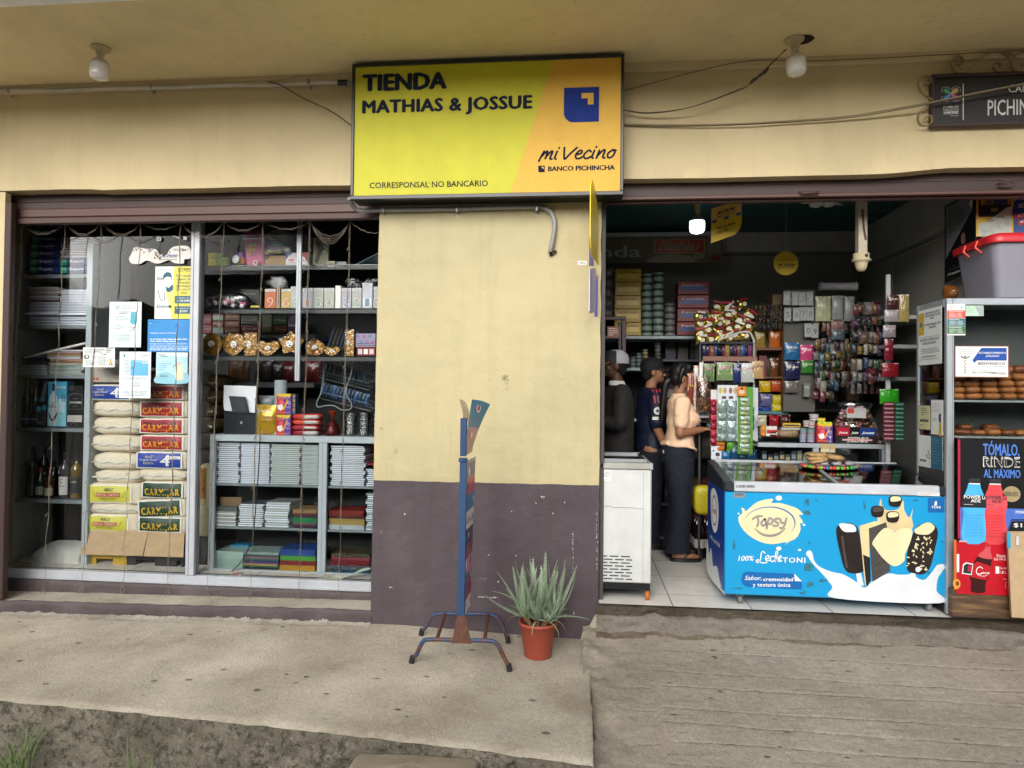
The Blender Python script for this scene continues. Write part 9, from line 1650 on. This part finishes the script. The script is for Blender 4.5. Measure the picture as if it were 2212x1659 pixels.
 # ================================================================ PEOPLE
def fuse(mb,name,parent,mat,vox=.006,sm=4,label=None):
 """melt the overlapping shapes of mb into one continuous surface"""
 o=mb.build(name,parent,label);bpy.context.view_layer.update()
 r=o.modifiers.new('r','REMESH');r.mode='VOXEL';r.voxel_size=vox;r.use_smooth_shade=True
 s_=o.modifiers.new('s','SMOOTH');s_.iterations=sm;s_.factor=.6
 me=bpy.data.meshes.new_from_object(o.evaluated_get(bpy.context.evaluated_depsgraph_get()));o.modifiers.clear();o.data=me;me.materials.clear();me.materials.append(mat)
 me.polygons.foreach_set('material_index',[0]*len(me.polygons));me.polygons.foreach_set('use_smooth',[True]*len(me.polygons));return o
def ell(z,cx,rx,ry,cy=0,n=28,wob=0,sd=0):
 return[Vector((cx+rx*math.cos(a)*(1+wob*nz(math.cos(a)*3+sd,math.sin(a)*3,z*7)),cy+ry*math.sin(a)*(1+wob*nz(math.cos(a)*3+sd,math.sin(a)*3,z*7)),z))for a in[2*PI*i/n for i in range(n)]]
def limb(mb,pts,rs,mat,n=6):
 P=catmull(pts,n);k=len(rs)-1;R=[]
 for i in range(len(P)):t=i/(len(P)-1)*k;j=min(k-1,int(t));R.append(rs[j]+(rs[j+1]-rs[j])*(t-j))
 mb.tube(P,R,mat,14);mb.ball(P[0],R[0],mat,12,8);mb.ball(P[-1],R[-1],mat,12,8)
V3=lambda*a:Vector(a)
def hand(mb,wr,d,up,side,mat,curl=.9):
 """palm, four unequal bent fingers and a thumb leaving the side of the palm"""
 d=d.normalized();up=(up-d*up.dot(d)).normalized();lat=d.cross(up)*side;c=wr+d*.045
 mb.loft([[wr+d*s_+lat*(w_*math.cos(a))+up*(t_*math.sin(a))for a in[2*PI*i/14 for i in range(14)]]for s_,w_,t_ in((-.01,.024,.017),(.02,.034,.016),(.06,.040,.014),(.085,.038,.011))],mat)
 for k,(o,L)in enumerate(((.030,.068),(.011,.078),(-.010,.073),(-.030,.058))):
  p=wr+d*.082+lat*o;P=[p];e=0
  for j in range(3):e+=curl*(.45+.25*j);p=p+(d*math.cos(e)-up*math.sin(e))*L*(.42,.32,.26)[j];P.append(p)
  limb(mb,P,[.0088,.0082,.0075,.0066],mat,4)
 t0=wr+d*.025+lat*.032;limb(mb,[t0,t0+d*.028+lat*.022-up*.008,t0+d*.055+lat*.020-up*.026,t0+d*.070+lat*.010-up*.040],[.0125,.0105,.009,.0075],mat,4)
def person(label,pos,yaw,H,skin,R_,L_,fem=False,headyaw=0,group=None,lean=0):
 s_=H/1.65;M=Matrix.Translation(pos)@Matrix.Rotation(rad(yaw),4,'Z')@Matrix.Scale(s_,4);root=thing('person',label,'person',pos,group);SK=pm(skin,.5,var=.06,scale=20);b=MB();b.M=M
 hp,sh=(.150,.155)if fem else(.140,.185)
 b.loft([ell(.80,-.01,.10,hp),ell(.92,-.01,.11,hp),ell(1.04,.0,.085,.115 if fem else .13),ell(1.18,.01,.10,.135 if fem else .155),ell(1.30,.0,.085,sh-.02),ell(1.355,-.005,.05,.08),ell(1.40,0,.048,.05)],SK)
 limb(b,[V3(-.01,0,1.35),V3(.01,0,1.45)],[.052,.047],SK)
 for sd in(-1,1):
  limb(b,[V3(-.01,sd*.085,.86),V3(.0,sd*.085,.46),V3(-.02,sd*.08,.09)],[.085,.055,.038],SK)
  b.loft([ell(z,cx,rx,ry,sd*.08)for z,cx,rx,ry in((.012,.045,.115,.036),(.03,.045,.118,.040),(.05,.025,.09,.036),(.085,-.018,.045,.034))],SK)
  el,hd=(R_ if sd<0 else L_);shp=V3(-.005,sd*sh,1.305)
  limb(b,[shp,(shp+el)/2,el],[.052,.043,.037],SK);limb(b,[el,(el+hd)/2,hd],[.038,.034,.023],SK);hand(b,hd,hd-el,V3(0,0,1)if abs((hd-el).normalized().z)<.7 else V3(1,0,0),-sd,SK)
 Mh=M@Matrix.Translation((.02,0,1.43))@Matrix.Rotation(rad(headyaw),4,'Z')@Matrix.Rotation(rad(lean),4,'Y');b.M=Mh
 b.ball((0,0,.115),(.090,.072,.100),SK,24,18);b.ball((.025,0,.055),(.062,.055,.062),SK,18,12);b.ball((.060,0,.020),(.026,.026,.020),SK,12,8)
 limb(b,[V3(.084,0,.105),V3(.098,0,.08),V3(.104,0,.066)],[.008,.010,.013],SK,3);b.ball((.082,0,.040),(.013,.022,.007),SK,10,6);b.ball((.080,0,.030),(.013,.019,.007),SK,10,6);b.ball((.078,0,.120),(.014,.05,.010),SK,12,6)
 for sd in(-1,1):b.ball((.05,sd*.036,.07),(.03,.022,.026),SK,12,8);b.ball((-.005,sd*.073,.085),(.020,.008,.030),SK,12,8);b.ball((.07,sd*.03,.098),(.013,.016,.009),SK,8,6)
 fuse(b,'body',root,SK,.0052,3)
 e=MB();e.M=Mh
 for sd in(-1,1):e.ball((.0785,sd*.030,.098),(.006,.012,.0065),WHT,12,8);e.ball((.083,sd*.030,.098),(.003,.005,.005),INK,8,6)
 e.build('eyes',root);return root,M,Mh
def cloth(mb,name,root,mat,amp=.006,fr=(7,7,16),vox=.007,label=None):
 o=fuse(mb,name,root,mat,vox,3,label);me=o.data
 N_=[v.normal.copy()for v in me.vertices];out=[]
 for v,n_ in zip(me.vertices,N_):c=v.co.copy();c+=n_*(amp*noise.noise(Vector((c.x*fr[0],c.y*fr[1],c.z*fr[2])))+amp*.4*noise.noise(c*31));out.extend(c)
 me.vertices.foreach_set('co',out);me.update();return o
 # ---- the woman in the peach shirt
RW=(V3(-.035,-.205,1.055),V3(.175,-.095,1.085));LW_=(V3(.0,.20,1.08),V3(.175,.075,1.15))
pw=gz('H',520,1265,0);root,M,Mh=person('woman with a black ponytail in a peach shirt and dark wide trousers holding a tin',(pw.x-.02,pw.y+.02,0),3,1.62,'#96684b',RW,LW_,True,-4,None,4)
SHP=pm('#eac5a4',.9,var=.05,scale=5,bump=.15,bs=90);b=MB();b.M=M
b.loft([ell(.935,.0,.128,.178),ell(.955,-.005,.132,.182),ell(1.0,.0,.118,.160),ell(1.08,.012,.112,.145),ell(1.15,.038,.142,.152),ell(1.20,.036,.140,.158),ell(1.26,.016,.116,.165),ell(1.315,.0,.092,.158),ell(1.36,-.008,.068,.10),ell(1.385,-.008,.060,.068)],SHP)
for sd,(el,hd)in((-1,RW),(1,LW_)):s0=V3(-.005,sd*.150,1.305);limb(b,[s0,s0.lerp(el,.35),s0.lerp(el,.62)],[.066,.066,.064],SHP)
limb(b,[V3(-.12,-.10,.965),V3(-.14,0,.96),V3(-.12,.10,.965)],[.014,.022,.014],SHP);limb(b,[V3(.02,-.17,.95),V3(.10,-.14,.925),V3(.13,-.02,.90)],[.012,.016,.012],SHP)
cloth(b,'shirt',root,SHP,.009,(6,6,14))
PNT=pm('#0d1322',.85,var=.15,scale=8);b=MB();b.M=M;b.loft([ell(.80,-.015,.145,.172),ell(.88,-.02,.150,.176),ell(.95,-.005,.125,.160),ell(.985,.0,.108,.145)],PNT)
for sd in(-1,1):b.loft([ell(z,cx,rx,ry,sd*.085)for z,cx,rx,ry in((.055,-.02+sd*.0,.104,.078),(.20,-.01,.092,.074),(.45,.005,.082,.074),(.65,-.0,.102,.084),(.84,-.015,.130,.088))],PNT)
cloth(b,'trousers',root,PNT,.010,(8,8,4));b=MB();b.M=M;b.box(-.155,-.146,-.115,-.09,.885,.91,CRM,.001);b.build('pocket_tag',root)
HR=pm('#0a090a',.5,var=.3,scale=30,bump=.3,bs=60,coat=0);b=MB();b.M=Mh
b.ball((-.018,0,.132),(.100,.083,.098),HR,22,16);b.ball((-.045,0,.085),(.072,.074,.075),HR,18,12);b.ball((.03,0,.175),(.06,.065,.045),HR,14,10);limb(b,[V3(-.10,0,.07),V3(-.135,0,.03),V3(-.145,0,-.06),V3(-.15,.01,-.20),V3(-.155,.02,-.33)],[.030,.036,.030,.024,.008],HR)
for sd in(-1,1):limb(b,[V3(-.01,sd*.074,.16),V3(-.025,sd*.078,.10),V3(-.03,sd*.070,.03),V3(-.035,sd*.062,.0)],[.022,.020,.012,.006],HR)
fuse(b,'hair',root,HR,.006,2);b=MB();b.M=Mh;b.ball((-.008,-.083,.062),.004,WHT,8,6);b.build('earring',root)
for sd in(-1,1):
 b=MB();b.M=M;b.loft([ell(z,.045,rx,.046,sd*.08)for z,rx in((-.016,.128),(-.012,.132),(.008,.132),(.011,.128))],BLK);b.M=M@Matrix.Translation((0,0,.017));limb(b,[V3(.115,sd*.08,.01),V3(.085,sd*.08-.02,.045),V3(.03,sd*.08-.042,.01)],[.007,.009,.007],BLK);limb(b,[V3(.115,sd*.08,.01),V3(.085,sd*.08+.02,.045),V3(.03,sd*.08+.042,.01)],[.007,.009,.007],BLK);b.build('flip_flop',root)
root.location.z+=.017
cn=M@V3(.262,.005,1.105);th=thing('tin_can','small blue labelled tin held in the hands of the woman','tin can',cn);b=MB();ax=V3(.15,-.3,1);b.lathe(cn,[(.001,0),(.036,0),(.037,.003),(.036,.006)],ALU,22,ax);b.lathe(cn,[(.0375,.034),(.0375,.038),(.034,.039),(.001,.036)],ALU,22,ax);b.build('ends',th);b=MB();b.lathe(cn,[(.0362,.006),(.0362,.034)],pm('#3a6a9c',.3),22,ax);b.build('label',th)
# ---- the young man in the navy jersey
RY=(V3(-.02,-.25,1.06),V3(.085,-.245,.83));LY=(V3(.02,.25,1.06),V3(.16,.18,.90));py=gz('H',378,1190,0)
root,M,Mh=person('young man in a black cap and navy football jersey behind the woman',(py.x-.07,py.y,0),10,1.70,'#a07252',RY,LY,False,-10)
NJ=pm('#101a36',.6,var=.1,bump=.1);b=MB();b.M=M
b.loft([ell(.80,-.0,.125,.168),ell(1.0,.0,.122,.160),ell(1.15,.01,.132,.175),ell(1.26,.0,.115,.192),ell(1.33,-.005,.088,.165),ell(1.375,-.01,.066,.085),ell(1.39,-.01,.06,.066)],NJ)
for sd,(el,hd)in((-1,RY),(1,LY)):s0=V3(-.005,sd*.185,1.30);limb(b,[s0,s0.lerp(el,.5),s0.lerp(el,.88)],[.068,.068,.066],NJ)
cloth(b,'jersey',root,NJ,.008);JR=pm('#a81f2c',.5);b=MB();b.M=M
def decal(bm_,c0,u_,v_,pts,mat):bm_.add([c0+u_*x+v_*y for x,y in pts],[tuple(range(len(pts)))],mat)
sl0=V3(-.03,-.262,1.24);U_=V3(.95,-.3,0).normalized();nv=V3(-.3,-.95,0)
for k in range(3):decal(b,V3(-.055+.03*k,-.215-.004*k,1.372),U_,V3(.0,-.5,-.85),[(0,0),(.014,0),(.02,.035),(.006,.035)],JR);decal(b,V3(-.055+.028*k,-.282-.008*k,1.315),U_,V3(0,-.15,-1),[(0,0),(.012,0),(.016,.06),(.004,.06)],JR)
b.build('shoulder_stripes',root);b=MB();b.M=M;c0=V3(-.025,-.300,1.19);decal(b,c0,U_,V3(0,0,1),circ(20,.032),WHT);c1=c0+V3(-.0006,-.0016,0);decal(b,c1,U_,V3(0,0,1),[(math.sin(PI*i/5)*(.02 if i%2==0 else .009),math.cos(PI*i/5)*(.02 if i%2==0 else .009))for i in range(10)],NJ)
decal(b,V3(-.068,-.298,1.115),U_,V3(0,0,1),[(0,0),(.085,0),(.085,.026),(0,.026)],WHT);Vt,Ft=text2d('10');b.add([V3(-.036,-.3095,1.121)+U_*x*.022+V3(0,0,y*.022)for x,y in Vt],Ft,INK);b.build('sleeve_badge',root)
b=MB();b.M=M;b.loft([ell(.82,-.01,.118,.158),ell(.92,.0,.112,.150)],PNT)
for sd in(-1,1):b.loft([ell(z,cx,rx,ry,sd*.085)for z,cx,rx,ry in((.05,-.015,.065,.06),(.45,.0,.075,.072),(.84,-.01,.105,.085))],PNT)
cloth(b,'trousers',root,PNT,.006)
for sd in(-1,1):b=MB();b.M=M;b.loft([ell(z,cx,rx,ry,sd*.08)for z,cx,rx,ry in((.0,.045,.135,.046),(.02,.045,.137,.048),(.06,.02,.10,.045),(.10,-.02,.06,.042))],BLK);b.build('shoe',root)
def cap(Mh,root,m1,m2,vis,back=False):
 b=MB();b.M=Mh;b.loft([ell(z,-.012,.105*r,.086*r)for z,r in((.110,1.0),(.15,1.0),(.185,.88),(.210,.62),(.222,.28))],m2);b.build('cap_crown',root)
 if m1:b=MB();b.M=Mh;b.loft([[p for p in ell(z,-.012,.1065*r,.0875*r,0,40)]for z,r in((.108,1.0),(.15,1.0),(.185,.88),(.2,.76))],m1);V=[];b2=b;b.build('cap_panels',root)
 b=MB();b.M=Mh;n=12;V=[]
 for e in(0,-.005):V+=[V3(.06+.115*math.cos(a)**.6*(1 if True else 0),.078*math.sin(a),.118-.03*math.cos(a)**.6+e)for a in[-PI/2*.98+PI*.98*i/n for i in range(n+1)]]+[V3(.05,.075*math.sin(a),.122+e)for a in[PI/2*.98-PI*.98*i/n for i in range(n+1)]]
 m_=2*n+2;b.add(V,[tuple(range(m_)),tuple(range(2*m_-1,m_-1,-1))]+[(i,m_+i,m_+(i+1)%m_,(i+1)%m_)for i in range(m_)],vis);b.build('visor',root)
HRS=pm('#0d0b0a',.8);
def hair(Mh,root):b=MB();b.M=Mh;b.ball((-.022,0,.11),(.088,.077,.085),HRS,18,12);b.ball((-.05,0,.06),(.048,.062,.05),HRS,14,10);fuse(b,'hair',root,HRS,.006,2)
hair(Mh,root);cap(Mh,root,None,pm('#0e0f12',.8),BLK)
# ---- the man in the white and orange cap
RM=(V3(.03,-.26,1.07),V3(.24,-.12,1.12));LM=(V3(.03,.26,1.07),V3(.24,.14,1.09));YM=1.35;pm_=at('H',132,300,YM)
root,M,Mh=person('man in a white and orange cap and dark jacket at the pillar edge, facing left',(pm_.x,YM,0),188,1.74,'#5c3f2e',RM,LM,False,0)
JK=pm('#211f1e',.8,var=.1);b=MB();b.M=M
b.loft([ell(.78,.0,.135,.178),ell(1.0,.0,.135,.172),ell(1.15,.01,.145,.190),ell(1.26,.0,.128,.208),ell(1.33,-.005,.100,.180),ell(1.37,-.01,.075,.095)],JK)
for sd,(el,hd)in((-1,RM),(1,LM)):s0=V3(-.005,sd*.190,1.295);limb(b,[s0,s0.lerp(el,.5),el],[.074,.066,.060],JK);limb(b,[el,el.lerp(hd,.5),el.lerp(hd,.9)],[.060,.052,.044],JK)
cloth(b,'jacket',root,JK,.010);b=MB();b.M=M@Matrix.Rotation(rad(-8),4,'Y');b.M=M;b.loft([ell(z,cx,rx,rx*1.02)for z,cx,rx in((1.365,-.002,.070),(1.40,.004,.060),(1.402,.004,.055),(1.37,.0,.06))],WHT,True,False);b.build('collar',root)
b=MB();b.M=M
for sd in(-1,1):b.loft([ell(z,cx,rx,ry,sd*.085)for z,cx,rx,ry in((.05,-.015,.065,.06),(.45,.0,.08,.075),(.86,-.01,.115,.09))],PNT)
b.loft([ell(.8,-.01,.12,.16),ell(.9,0,.118,.158)],PNT);cloth(b,'trousers',root,PNT,.006)
for sd in(-1,1):b=MB();b.M=M;b.loft([ell(z,cx,rx,ry,sd*.08)for z,cx,rx,ry in((.0,.045,.135,.046),(.02,.045,.137,.048),(.06,.02,.10,.045),(.10,-.02,.06,.042))],BLK);b.build('shoe',root)
hair(Mh,root);cap(Mh,root,None,pm('#b5b6ba',.6),pm('#b8552a',.6));b=MB();b.M=Mh;b.loft([ell(z,.02,.078*r,.0875*r)for z,r in((.112,1.0),(.15,1.0),(.185,.90),(.212,.62))],pm('#2a2c32',.7));b.build('cap_front',root)
